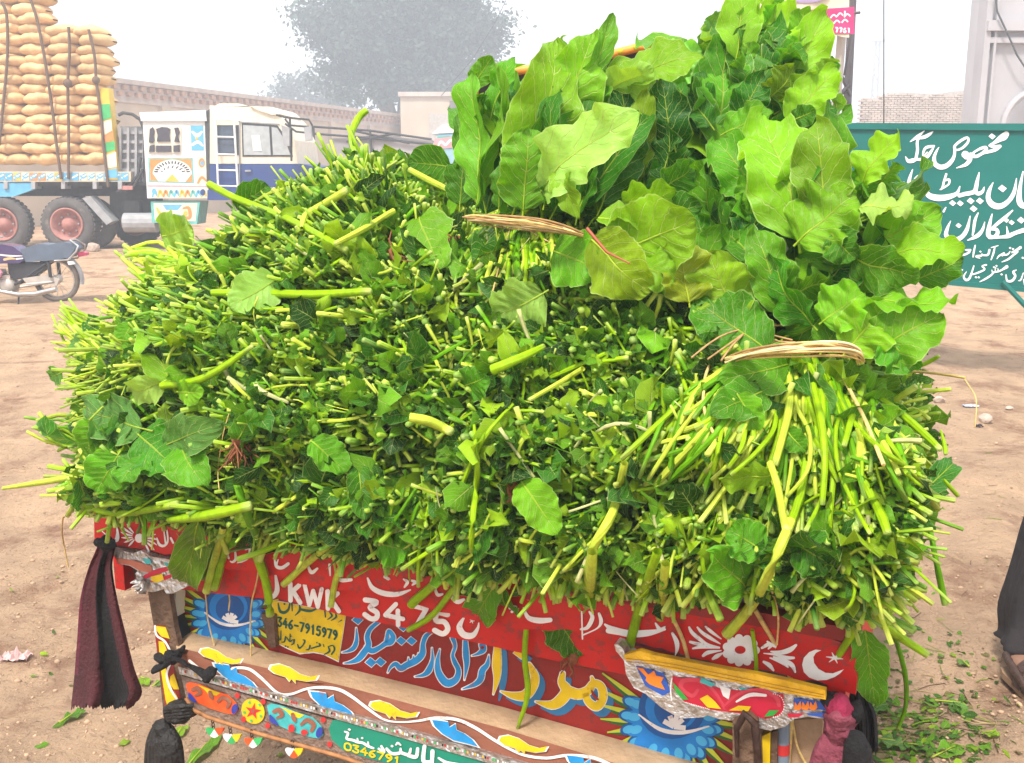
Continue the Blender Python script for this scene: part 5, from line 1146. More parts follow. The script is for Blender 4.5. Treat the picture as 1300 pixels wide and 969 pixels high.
# orange painted hood arch of the driver's cab, just showing above the leaves
p0, p1 = CB(.35, 1.95, 1.0), CB(TW-.35, 1.95, 1.0)
Yc = 3.35; Z_ = lambda x, y: PY(x, y, Yc)
arc = [Z_(612, 330), Z_(606, 180), Z_(602, 118), Z_(606, 100), Z_(624, 95), Z_(700, 84), Z_(770, 71), Z_(812, 60), Z_(842, 58), Z_(856, 72), Z_(862, 110), Z_(864, 330)]
M_HOOD = mat('hood_orange', (.78, .28, .03), .5, var=.2, scale=20)
b = MB(); b.tube(arc, .014, 10); hd = b.build('hood_arch', M_HOOD, cart)
b = MB(); sm_ = smooth_path([(*q,) for q in arc], 6)[:, :3]
for k in range(8, len(sm_)-8): 
    if 2 <= k % 3: b.ball(sm_[k]+np.array([0, -.03, 0]), .010, 6, 4)
b.build('hood_studs', M_PY, hd)
b = MB(); q = [a+np.array([.0, .02, 0]) for a in arc]; b.prism(q, (0.3, .7, 0)); b.build('hood', mat('hood_cloth', (.045, .035, .03), .8), cart)
b = MB(); b.tube([CB(TW/2-.35, 2.75, 1.15), CB(TW/2+.35, 2.75, 1.15)], .016, 8); b.tube([CB(TW/2, 2.78, 1.12), CB(TW/2, 3.0, .35)], .025, 8); b.build('handlebar', M_BK, cart)
b = MB(); b.box8(P8(TW/2-.3, TW/2+.3, 2.1, 2.5, .55, .72)); b.build('driver_seat', M_SEAT, cart)

# ---- cloths and tassels
def crumple(b, amp, f, seed=0):
    """push the surface in and out in creases"""
    V = np.array(b.v); r = np.random.default_rng(seed); c = V.mean(0); d = V-c; nrm = d/(np.linalg.norm(d, axis=1, keepdims=True)+1e-9); h = np.zeros(len(V))
    for k in range(7):
        w = r.normal(0, 1, 3); w /= np.linalg.norm(w); h += (1-2*np.abs(np.sin(V@w*f*(.6+.25*k)+r.uniform(0, 6))))/(1+.45*k)
    V = V + nrm*(h*amp)[:, None]; b.v = [tuple(v) for v in V]; return b
_tube = MB.tube
def ctube(b, pts, r, seg=22, mi=0, flat=1.0):
    rr_ = [r]*len(pts) if isinstance(r, (int, float)) else r
    q = smooth_path([(*p_, w_) for p_, w_ in zip(pts, rr_)], 7); b.tube([a[:3] for a in q], [a[3] for a in q], seg, mi, True, True, flat)
def cloth(name, cols, rows_, m_, label, fold=.012, off0=.10, cat='cloth', nf=4.0, parent=None, seed=1):
    """hanging rag: rows_ = list of (y, xl, xr) in the photograph; folds are real waves in depth"""
    r = random.Random(seed); n = 48; V = []; 
    Y = smooth_path([(y, xl, xr) for y, xl, xr in rows_], 5)
    for j, (y, xl, xr) in enumerate(Y):
        tj = j/(len(Y)-1)
        for i in range(n+1):
            s_ = i/n; a = fold*(.35+.9*tj)*(math.sin(s_*nf*2*math.pi+1.0+.8*math.sin(tj*3))+.45*math.sin(s_*nf*4.3*math.pi+2+tj*2)+.10*math.sin(s_*nf*9*math.pi+tj*7)+.10*math.sin(tj*15+s_*9))
            yy = y + (2.8*math.sin(i*1.9)+2.2*math.sin(i*.7+2) + (3 if i % 5 == 0 else 0))*(1 if tj > .97 else 0)
            V.append(T(xl+(xr-xl)*s_, yy, off0 + a - .05*(2*s_-1)**2*(xr-xl)/90))
    b = MB(); R_ = len(Y); W_ = n+1
    fs = [(j*W_+i, j*W_+i+1, (j+1)*W_+i+1, (j+1)*W_+i) for j in range(R_-1) for i in range(n)]
    for f in fs: pass
    b.add(V, fs, 0, True)
    for k, f in enumerate(b.f):
        i = k % n; t_ = (i+.5)/n; b.m[k] = cols(t_, (k//n)/R_)
    V2 = [v-TN*.006 for v in V]; nb = len(b.f); b.add(V2, fs, 0, True)
    for k in range(nb, len(b.f)): b.m[k] = b.m[k-nb]
    o = b.build(name, m_, parent); 
    if not parent: tag(o, label, cat)
    return o
M_MAR = mat('maroon_cloth', (.065, .010, .014), .9, var=.3, scale=9, bump=.5, bscale=120); M_BLC = mat('black_cloth', (.007, .006, .007), .9, var=.3, bump=.4, bscale=120)
M_MAG = mat('magenta_cloth', (.12, .015, .035), .9, var=.2, bump=.4, bscale=90)
cloth('hanging_cloth', lambda s, t: (2 if s < .07 and t < .7 else 0) if s < .44 else (1 if s < .72+.14*t else 0), [(686, 126, 144), (700, 121, 143), (722, 112, 140), (760, 102, 146), (810, 98, 158), (850, 95, 168), (880, 92, 178), (897, 90, 168)], [M_MAR, M_BLC, M_MAG],
      'long maroon and black cloth hanging from the left corner of the tailgate', .020, .10, nf=.85)
b = MB(); b.ball(T(135, 690, .10), (.015, .013, .02)); b.tube([T(124, 688, .11), T(135, 694, .125), T(147, 689, .11)], .010, 8); o = b.build('cloth_knot', M_BLC); tag(o, 'dark knot tying the maroon cloth to the left board corner', 'knot')
# black strip knotted round the left post
b = MB()
ctube(b, [T(200, 832, .085), T(206, 838, .115), T(216, 836, .125), T(226, 830, .11), T(232, 822, .08)], [.010, .013, .014, .012, .008], flat=.6)
b.ball(T(217, 834, .125), (.018, .014, .018)); ctube(b, [T(217, 836, .125), T(206, 846, .13), T(196, 850, .125)], [.014, .012, .015], flat=.5)
ctube(b, [T(219, 834, .125), T(235, 842, .125), T(250, 850, .12), T(262, 858, .118)], [.009, .007, .009, .013], flat=.5); ctube(b, [T(262, 858, .118), T(270, 852, .12), T(264, 862, .12), T(268, 864, .12)], [.008, .011, .011, .006])
crumple(b, .0022, 150, len(b.v)); o = b.build('black_ribbon', M_BLC); tag(o, 'black rag ribbon knotted round the painted left post', 'ribbon')
# shoe-like black bundle and tassel below
b = MB()
M_LEA = mat('worn_black_rag', (.014, .012, .011), .6, var=.3, scale=14, bump=.6, bscale=60)
b.ball(T(226, 904, .10), (.034, .03, .026), 36, 24)
for k in range(5): ctube(b, [T(208+k*1.5, 900+k*4, .125), T(226, 897+k*4.6, .14), T(246-k, 896+k*4, .122)], .0045)
t = thing('rag_tassel', T(210, 969, .1), 'black rag tassel hanging below the painted left post', 'tassel'); crumple(b, .0022, 150, len(b.v)); b.build('knot', M_LEA, t)
b = MB()
for k in range(9):
    a = -1+2*k/8; ctube(b, [T(206+a*7, 921, .11), T(208+a*15, 945, .12+.012*(1-a*a)), T(209+a*19, 990, .11+.02*(1-a*a)), T(210+a*22, 1020, .10)], [.008, .014, .013, .010])
b.build('skirt', M_LEA, t)
b = MB(); b.ball(T(206, 924, .12), (.022, .02, .02), 30, 20); crumple(b, .0022, 150, len(b.v)); b.build('binding', M_LEA, t)
# pink and black knotted cloth at the right corner
t = thing('knotted_cloth', T(1068, 969, .1), 'dusty pink and black cloths knotted round the right corner post', 'cloth')
M_PNK = mat('dusty_pink_cloth', (.22, .045, .07), .9, var=.25, scale=20, bump=.6, bscale=100); M_CRS = mat('crimson_cloth', (.26, .012, .05), .85, var=.2, scale=16, bump=.6, bscale=80)
b = MB(); ctube(b, [T(1066, 886, .10), T(1065, 898, .115), T(1067, 912, .11)], [.016, .024, .020]); crumple(b, .0022, 150, len(b.v)); b.build('crimson_knot', M_CRS, t)
b = MB()
for k in range(6): ctube(b, [T(1050, 912+k*4.5, .09), T(1066, 909+k*5.4, .135-.004*k), T(1084, 914+k*3.6, .10)], [.008, .012, .009])
ctube(b, [T(1066, 905, .10), T(1067, 925, .11), T(1066, 945, .10)], [.018, .026, .016]); crumple(b, .0022, 150, len(b.v)); b.build('pink_wrap', M_PNK, t)
b = MB(); 
for k in range(5): a = k/4; ctube(b, [T(1052+a*22, 935, .105), T(1042+a*30, 960, .115), T(1030+a*42, 1010, .10)], [.010, .014, .014])
b.build('pink_tails', M_PNK, t)
b = MB(); ctube(b, [T(1082, 932, .12), T(1088, 945, .13), T(1089, 975, .125), T(1086, 1015, .11)], [.010, .020, .024, .02]); ctube(b, [T(1084, 890, .10), T(1087, 905, .11), T(1084, 914, .10)], [.008, .012, .007]); ctube(b, [T(1048, 884, .09), T(1054, 892, .12), T(1060, 886, .1)], .012); crumple(b, .0022, 150, len(b.v)); b.build('black_strip', M_BLC, t)
cloth('black_cloth', lambda s, t: 0, [(860, 1084, 1098), (885, 1078, 1102), (910, 1080, 1112), (935, 1082, 1114), (950, 1084, 1114), (955, 1086, 1114)], [M_BLC], 'ragged black cloth hanging behind the pink knot, under the right corner leaves', .01, .0, nf=2)
# ================================================================ the heap of greens
SIL = np.array([(98,632),(88,612),(100,580),(96,540),(98,500),(106,452),(140,420),(140,395),(172,372),(190,350),(235,328),(275,306),(312,282),(350,250),(395,225),(435,204),(470,204),(515,238),(560,280),(600,290),(680,250),(760,240),(860,240),(910,270),(960,340),(1050,390),(1092,440),(1128,490),(1150,545),(1156,610),(1150,685),(1136,728),(1120,762),(1088,780),(1050,772),(1000,756),(900,748),(850,752),(790,748),(740,745),(700,745),(640,732),(600,730),(500,712),(430,702),(340,684),(250,668),(180,655),(130,652)], float)
BOT = np.array([(60,645),(125,652),(250,670),(430,704),(600,734),(740,750),(850,762),(1000,770),(1105,805),(1200,815)], float)
def poly_sd(x, y, P=SIL):
    """distance inside (+) / outside (-) the outline"""
    x = np.asarray(x, float); y = np.asarray(y, float); d = np.full(x.shape, 1e9); ins = np.zeros(x.shape, bool); n = len(P)
    for i in range(n):
        (ax, ay), (bx, by) = P[i], P[(i+1) % n]; ex, ey = bx-ax, by-ay
        t = np.clip(((x-ax)*ex+(y-ay)*ey)/(ex*ex+ey*ey), 0, 1); d = np.minimum(d, np.hypot(x-ax-t*ex, y-ay-t*ey))
        c = ((ay > y) != (by > y)); xi = ax + (y-ay)*ex/(ey if abs(ey) > 1e-9 else 1e-9); ins ^= c & (x < xi)
    return np.where(ins, d, -d)
#          px   py   rx   ry  aimx  aimy  out  label
BUN = [(450,215,85,50,-.25,-.85,'topmost mound of cut stalks on the left, stalks pointing up beside the truck cab'),
 (335,262,60,48,-.75,-.45,'bunch of cut stalks jutting up-left below the blue truck cab'),
 (225,335,85,48,-1.0,-.05,'bunch of pale cut stalks pointing left below the cab tool box, above the left shoulder'),
 (550,262,60,45,.2,-.6,'bunch of stalks behind the top mound, left of the straw-tied leafy bundle'),
 (400,325,85,50,-.35,-.25,'bunch of stalk ends just under the topmost mound'),
 (135,430,62,58,-1.0,.02,'bunch of thin pale stalks fanning left, above the grey-green leaves'),
 (255,415,75,55,-.6,.05,'bunch of stalk ends right of the fanned thin pale stalks'),
 (370,430,70,55,-.2,.1,'bunch of cut ends at the centre left with a pale leaf lying above it'),
 (500,380,80,55,-.05,-.1,'bunch of small cut ends left of the straw-tied leafy bundle stems'),
 (655,345,75,55,-.05,.55,'stalks hanging below the straw tie of the tall leafy bundle'),
 (640,450,80,55,0,.05,'bunch of dark packed ends below the pale lobed leaf'),
 (780,430,80,55,.1,-.1,'bunch of packed ends under the broad lime leaf'),
 (500,500,85,60,-.05,.1,'bunch of packed ends in the middle of the heap'),
 (345,545,85,65,-.2,.1,'bunch of dark ends right of the grey-green leaf cluster with the rust root'),
 (650,565,85,65,0,.1,'bunch of packed ends around the yellow-green folded leaf'),
 (795,555,80,65,.1,.1,'bunch of packed ends left of the hanging tied stalks'),
 (135,625,90,45,-1.0,.12,'lowest left bunch with stalks sticking out past the tailgate corner'),
 (280,640,85,45,-.4,.3,'bunch over the tailgate above the left painted blue flower'),
 (440,650,85,55,-.1,.35,'bunch over the tailgate above the number lettering'),
 (600,680,85,55,0,.35,'bunch over the tailgate above the blue Urdu lettering'),
 (740,690,80,60,.05,.35,'bunch over the tailgate above the yellow Urdu lettering'),
 (870,700,80,65,.1,.3,'bunch over the tailgate above the white painted flower'),
 (1010,730,85,60,.25,.3,'bunch over the tailgate above the white crescent'),
 (1120,720,65,75,.75,.35,'lowest right bunch spilling past the tailgate corner, by the knotted cloth'),
 (1150,570,55,90,.95,.12,'bunch at the right edge with stalks pointing towards the bare ground'),
 (905,520,60,90,.1,.35,'bunch of stalks left of the straw-tied right bundle, below its loose leaf')]
BA = np.array([b[:6] for b in BUN], float)
def bun_of(x, y):
    d = ((x[:, None]-BA[None, :, 0])/BA[None, :, 2])**2 + ((y[:, None]-BA[None, :, 1])/BA[None, :, 3])**2
    return d.argmin(1), np.sqrt(d.min(1))
def off_at(x, y):
    x = np.asarray(x, float); y = np.asarray(y, float)
    yb = np.interp(x, BOT[:, 0], BOT[:, 1]); t = np.clip((yb-y)/520, 0, 1.2)
    o = .15 + .10*np.sin(np.clip(t*1.6, 0, 1)*math.pi)*.7 - .32*t**1.7
    d = np.clip(poly_sd(x, y), 0, 1e9)
    side = np.where(y > 560, 34, 95.0); q = np.clip(d/side, 0, 1); depth = np.where(y > 600, .12, .34)
    o = o - depth*(1-np.sqrt(1-(1-q)**2))
    sh = x.shape; k, r = bun_of(x.ravel(), y.ravel()); o = o + .055*(1-np.clip(r, 0, 1.3)**2).reshape(sh)
    return o
def surf(x, y, add=0.0): return T(x, y, off_at(x, y)+add)

def off_in(x, y):
    """the heap's offset, held constant beyond its outline so that stalks can stick out or hang"""
    cx, cy = 640.0, 500.0; o = off_at(x, y); s = poly_sd(x, y); t = np.clip((30-s)/400, 0, .9); 
    return np.where(s > 30, o, off_at(x+(cx-x)*t, y+(cy-y)*t*.6)*.6 + o*.4)
# directions: right of the picture along the tailgate, up, and out of the heap's face
EU = TU.copy(); EN = TN*.93 + UP*.30; EN /= np.linalg.norm(EN)
def tubes(name, C, R, col, parent=None, seg=5, tipcol=None, flat=None, kind=None, capcol=None):
    """C (N,K,3) centre lines, R (N,K) radii, col (N,3)"""
    N, K, _ = C.shape; d = np.gradient(C, axis=1); d /= np.linalg.norm(d, axis=2, keepdims=True)+1e-9
    ref = np.where(np.abs(d[:, :1, 2:3]) < .9, np.array([0, 0, 1.0]), np.array([1.0, 0, 0])); ref = np.broadcast_to(ref, d.shape)
    a = np.cross(d, ref); a /= np.linalg.norm(a, axis=2, keepdims=True)+1e-9; b = np.cross(a, d)
    th = np.arange(seg)*2*math.pi/seg
    V = C[:, :, None] + R[:, :, None, None]*(a[:, :, None]*np.cos(th)[None, None, :, None] + b[:, :, None]*np.sin(th)[None, None, :, None]*(1 if flat is None else flat))
    V = V.reshape(N, K*seg, 3); cap = C[:, -1:] + d[:, -1:]*R[:, -1:, None]*.15; V = np.concatenate([V, cap], 1); nv = K*seg+1
    i = np.arange(K-1)[:, None]*seg; k = np.arange(seg)[None]; kn = (k+1) % seg
    q = np.stack([i+k, i+kn, i+seg+kn, i+seg+k], -1).reshape(-1, 4)
    tr = np.stack([(K-1)*seg+k[0], (K-1)*seg+kn[0], np.full(seg, K*seg)], -1)
    base = (np.arange(N)*nv)[:, None, None]
    tint = np.repeat(col[:, None], nv, 1)
    if tipcol is not None: tint[:, -1] = tipcol; tint[:, -1-seg:-1] = tint[:, -1-seg:-1]*.45 + np.asarray(tipcol)[:, None]*.55 if np.ndim(tipcol) == 2 else tint[:, -1-seg:-1]*.5+np.asarray(tipcol)*.5
    uv = np.zeros((N, nv, 2)); uv[:, :-1, 0] = np.repeat(np.arange(K)/(K-1), seg)[None]; uv[:, :-1, 1] = np.tile(np.arange(seg)/seg, K)[None]
    o = np_mesh(name, V.reshape(-1, 3), [(base+q[None]).reshape(-1, 4), (base+tr[None]).reshape(-1, 3)], M_STEM, parent, tint=tint.reshape(-1, 3), uv=uv.reshape(-1, 2))
    if kind: o['kind'] = kind
    return o
def leaves(name, B, D, Nn, L, Wd, col, parent=None, nu=6, nv=4, bend=0.6, fold=.35, ruf=.12, lobe=.12, seed=0, kind=None, twist=.0, shape=None, pet=None):
    """many leaves: base points B, directions D, face normals Nn, length, half width; bend/fold/ruffle make them real curled sheets"""
    r = np.random.default_rng(seed); B = np.atleast_2d(B); N = len(B); D = D/np.linalg.norm(D, axis=1, keepdims=True)
    S = np.cross(D, Nn); S /= np.linalg.norm(S, axis=1, keepdims=True)+1e-9; Z = np.cross(S, D)
    L = np.broadcast_to(L, (N,)).astype(float); Wd = np.broadcast_to(Wd, (N,)).astype(float)
    bend = np.broadcast_to(bend, (N,)) * np.ones(N); fold = np.broadcast_to(fold, (N,))*np.ones(N); ruf = np.broadcast_to(ruf, (N,))*np.ones(N); twist = np.broadcast_to(twist, (N,))*np.ones(N)
    Lw = L[:, None, None]
    u = np.linspace(0, 1, nu+1)[None, :, None]; v = np.linspace(-1, 1, nv+1)[None, None, :]
    ph = r.uniform(0, 6.28, (N, 1, 1, 6)).transpose(3, 0, 1, 2); f1 = r.uniform(1.6, 2.6, (N, 1, 1)); f2 = r.uniform(3.2, 5.2, (N, 1, 1))
    sg = np.sign(v)
    prof = np.clip(np.sin(math.pi*np.clip(u, 0, 1)**.88), 0, 1)**.52*(1.08-.10*u)
    lb = lobe*(.75*np.sin(2*math.pi*f1*u+ph[0]+sg*1.7) + .42*np.sin(2*math.pi*f2*u+ph[1]-sg*1.1) + (.22*np.sin(2*math.pi*11*u+ph[2]+sg)+.12*np.sin(2*math.pi*19*u+ph[0]*3-sg*2) if nu > 15 else 0))
    w = prof*(1+lb*np.abs(v)**2)
    wv = (.045*Lw*np.sin(2*math.pi*r.uniform(.8, 1.5, (N, 1, 1))*u+ph[2])*np.clip(u*3, 0, 1) if nu > 10 else 0)
    bc = bend[:, None, None]; ang = bc*u
    x = np.where(np.abs(bc) > 1e-3, np.sin(ang)/np.where(np.abs(bc) > 1e-3, bc, 1), u); z = np.where(np.abs(bc) > 1e-3, -(1-np.cos(ang))/np.where(np.abs(bc) > 1e-3, bc, 1), 0*u)
    Lx = L[:, None, None]; Wx = Wd[:, None, None]; fl = fold[:, None, None]
    ay = v*w*Wx*np.cos(fl*np.abs(v)*.9); h = np.abs(v)*w*Wx*np.sin(fl)*(1-.25*np.abs(v))
    rf = ruf[:, None, None]*Wx*np.abs(v)**1.7*np.clip(u*5, 0, 1)*(1.25*np.sin(2*math.pi*f1*1.05*u+ph[3]+sg*1.3)+.55*np.sin(2*math.pi*f2*1.2*u+ph[4]-sg*2)+.16*np.sin(2*math.pi*9*u+ph[5]+sg))
    pil = .055*Wx*np.sin(2*math.pi*7*(u-.3*np.abs(v)))*np.sin(math.pi*np.abs(v))       # quilting between the side veins
    h = h + rf + pil + wv
    tw = twist[:, None, None]*u; ct, st = np.cos(tw), np.sin(tw); ay2 = ay*ct - h*st; h2 = ay*st + h*ct
    nz_x, nz_z = np.sin(ang), np.cos(ang)                    # local normal of the bent blade in the D/Z plane
    px_ = x*Lx + h2*nz_x; pz_ = z*Lx + h2*nz_z
    V = B[:, None, None] + D[:, None, None]*px_[..., None] + Z[:, None, None]*pz_[..., None] + S[:, None, None]*ay2[..., None]
    m_ = (nu+1)*(nv+1); i = np.arange(m_).reshape(nu+1, nv+1)
    q = np.stack([i[:-1, :-1], i[:-1, 1:], i[1:, 1:], i[1:, :-1]], -1).reshape(-1, 4)
    F = (np.arange(N)*m_)[:, None, None]+q[None]
    uv = np.stack([np.broadcast_to(u, (1, nu+1, nv+1)), np.broadcast_to((v+1)/2, (1, nu+1, nv+1))], -1); uv = np.broadcast_to(uv, (N, nu+1, nv+1, 2))
    o = np_mesh(name, V.reshape(-1, 3), [F.reshape(-1, 4)], M_LEAF, parent, tint=np.repeat(col, m_, 0), uv=uv.reshape(-1, 2))
    if kind: o['kind'] = kind
    leaves.spine = V[0, :, nv//2] + Z[0]*.0007
    return o
unit = lambda a: a/(np.linalg.norm(a, axis=-1, keepdims=True)+1e-9)
C_PALE = np.array([.50, .60, .055]); C_YG = np.array([.29, .48, .005]); C_MID = np.array([.125, .33, .004]); C_DARK = np.array([.03, .15, .004]); C_DEEP = np.array([.010, .065, .004]); C_TIP = np.array([.56, .66, .20])
def pick(r, n, cols, w):
    c = np.array(cols)[r.choice(len(cols), n, p=np.array(w)/sum(w))]; return np.clip(c*(1+r.normal(0, .16, (n, 1))), .005, .85)

# ---- pressed core of the heap: closed body behind the stalk ends, coloured dark as gap shade
def core():
    xs = np.arange(50, 1210, 9.0); ys = np.arange(150, 850, 9.0); X, Y = np.meshgrid(xs, ys); sd_ = poly_sd(X, Y); ok = sd_ > 2
    idx = -np.ones(X.shape, int); idx[ok] = np.arange(ok.sum()); r = np.random.default_rng(2)
    x, y = X[ok], Y[ok]; Ff = surf(x, y, -.045) + EN*r.normal(0, .006, (len(x), 1))
    dep = .95*np.clip(sd_[ok]/60, .15, 1)**.6
    Bb = Ff - TN*np.minimum(dep, np.clip(1.75 + ((Ff-_A)@TN), .12, 2))[:, None]; n = len(x)
    a, b_, c, d = idx[:-1, :-1], idx[:-1, 1:], idx[1:, 1:], idx[1:, :-1]; g = (a >= 0) & (b_ >= 0) & (c >= 0) & (d >= 0)
    q = np.stack([a[g], b_[g], c[g], d[g]], -1); e = {}
    for f in q:
        for i in range(4):
            k = (f[i], f[(i+1) % 4]); 
            if (k[1], k[0]) in e: del e[(k[1], k[0])]
            else: e[k] = 1
    rim = np.array([(k[1], k[0], k[0]+n, k[1]+n) for k in e])
    used = np.zeros(2*n, bool); 
    allf = np.concatenate([q, q[:, ::-1]+n, rim]); used[allf.ravel()] = True; mp = np.cumsum(used)-1
    o = np_mesh('packed_greens', np.concatenate([Ff, Bb])[used], [mp[allf]], mat('gap_shade_green', (.008, .032, .003), .85, var=.6, scale=60, bump=.8, bscale=120), None)
    tag(o, 'pressed mass of leaves and stalks inside the heap, coloured dark as shaded gaps', kind='stuff')
    # leaves and stalk ends over the heap's flanks and top, behind the face
    A_ = np.concatenate([Ff, Bb]); f = rim[r.integers(0, len(rim), 7500)]; u_ = r.random((7500, 1)); v_ = .06+.94*r.random((7500, 1))
    p_in, p_bk = A_[f[:, 1]]*(1-u_)+A_[f[:, 0]]*u_, A_[f[:, 2]]*u_+A_[f[:, 3]]*(1-u_); P = p_in*(1-v_)+p_bk*v_; ctr = A_.mean(0)
    nr = np.cross(A_[f[:, 0]]-A_[f[:, 1]], A_[f[:, 2]]-A_[f[:, 1]]); nr = unit(nr); nr *= np.sign(((P-ctr)*nr).sum(1, keepdims=True)); n_ = 7500
    leaves('leaf_scraps', P[:5200], unit(r.normal(0, 1, (5200, 3))+nr[:5200]*.5), unit(nr[:5200]+r.normal(0, .5, (5200, 3))), r.uniform(.02, .06, 5200), r.uniform(.008, .022, 5200), pick(r, 5200, [C_YG, C_MID, C_DARK], [.2, .5, .3]), o, nu=4, nv=4, bend=r.normal(0, 1, 5200), fold=r.uniform(-.8, .8, 5200), ruf=.3, seed=9, kind='stuff')
    q = P[5200:]; d_ = unit(nr[5200:]*.6+r.normal(0, .6, (2300, 3))); t_ = np.linspace(0, 1, 4)[None, :, None]
    tubes('packed_stems', q[:, None]+d_[:, None]*(t_-.4)*.055, np.repeat(r.uniform(.002, .005, (2300, 1)), 4, 1), pick(r, 2300, [C_PALE, C_YG, C_MID], [.2, .45, .35]), o, seg=5, tipcol=np.tile(C_TIP, (2300, 1)), kind='stuff')
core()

BR = []
for (px, py, rx, ry, ax, ay, lab) in BUN:
    p = surf(np.array([px]), np.array([py]), -.05)[0]; BR.append(thing('greens_bunch', p, lab, 'greens bunch', 'bunches of cut greens heaped on the cart'))
BW = np.array([surf(np.array([b[0]]), np.array([b[1]]))[0] for b in BUN])

def mass_stems():
    r = np.random.default_rng(21)
    # jittered grid of stalk ends over the face
    step = 6.9; gx, gy = np.meshgrid(np.arange(45, 1215, step), np.arange(145, 860, step)); x = (gx + r.uniform(-.5, .5, gx.shape)*step*1.3).ravel(); y = (gy + r.uniform(-.5, .5, gy.shape)*step*1.3).ravel()
    sd_ = poly_sd(x, y); keep = sd_ > 1; x, y, sd_ = x[keep], y[keep], sd_[keep]
    patch = np.sin(x/37+np.cos(y/29)*2)+np.sin(y/31+np.cos(x/41)*2)       # denser and looser patches
    keep = r.random(len(x)) < np.clip(.80+.20*patch, .30, 1)*np.where((x > 560) & (y > 400), .66, 1.0); x, y, sd_ = x[keep], y[keep], sd_[keep]
    k, rad = bun_of(x, y); n = len(x)
    P = surf(x, y) ; aim = EU*BA[k, 4:5] - UP*BA[k, 5:6]; amt = np.hypot(BA[k, 4], BA[k, 5])[:, None]
    fan = (P-BW[k]); fan -= (fan@EN)[:, None]*EN; fan = fan/.14
    edge = np.clip(1-sd_/70, 0, 1)[:, None]; wild = (r.random(n) < .22)[:, None]
    D = unit(EN*(1.05-.55*np.clip(amt, 0, 1.2)) + aim*1.0*(.55+.6*edge) + fan*.40 + r.normal(0, .13, (n, 3)) + wild*r.normal(0, .42, (n, 3)))
    out = r.gamma(2.0, .011, n) + .020*amt[:, 0] + .03*edge[:, 0]*amt[:, 0]*r.random(n); out = np.clip(out, .004, .11)
    zone = np.zeros(n, bool)                                       # where tied stalks or broad leaves lie over the stalk ends
    for zx, zy, zrx, zry in ((1035, 575, 125, 120), (662, 335, 75, 50), (185, 560, 85, 62)): zone |= ((x-zx)/zrx)**2+((y-zy)/zry)**2 < 1
    out[zone] *= .35
    rr_ = np.clip(r.lognormal(math.log(.0031), .38, n), .0015, .0070); thin = (k == 5) | (k == 2); rr_[thin] *= .72
    deep = r.uniform(-.022, .006, n); P = P + EN*deep[:, None]
    K = 4; t = np.linspace(0, 1, K)[None, :, None]; curl = unit(r.normal(0, 1, (n, 3)))*(r.gamma(1.5, .012, n)[:, None]) - UP*.008
    S0 = P - D*.06; S1 = P + D*out[:, None]; C = S0[:, None]*(1-t) + S1[:, None]*t + curl[:, None]*(t*(1-t))*2 
    C[:, -1] += curl*.15
    R = rr_[:, None]*np.array([1, .98, .96, 1.0])[None]
    col = pick(r, n, [C_PALE, C_YG, C_MID, C_DARK], [.13, .38, .34, .15]); col[thin] = col[thin]*.6+C_PALE*.45
    tip = np.clip(C_TIP[None]*r.uniform(.55, 1.05, (n, 1))*.6 + col*.5, 0, .8)
    R = np.minimum(R, .0062)
    return x, y, k, C, R, col, tip, out
x, y, k, C, R, col, tip, out = mass_stems()
for b in range(len(BUN)):
    ids = np.where(k == b)[0]
    if len(ids) == 0: continue
    big = ids[np.argsort(-(out[ids]*R[ids, 0]))[:6]]; rest = np.setdiff1d(ids, big)
    for i in big: tubes('stem', C[i:i+1], R[i:i+1]*1.0, col[i:i+1], BR[b], seg=7, tipcol=tip[i:i+1])
    tubes('packed_stems', C[rest], R[rest], col[rest], BR[b], seg=5, tipcol=tip[rest], kind='stuff')

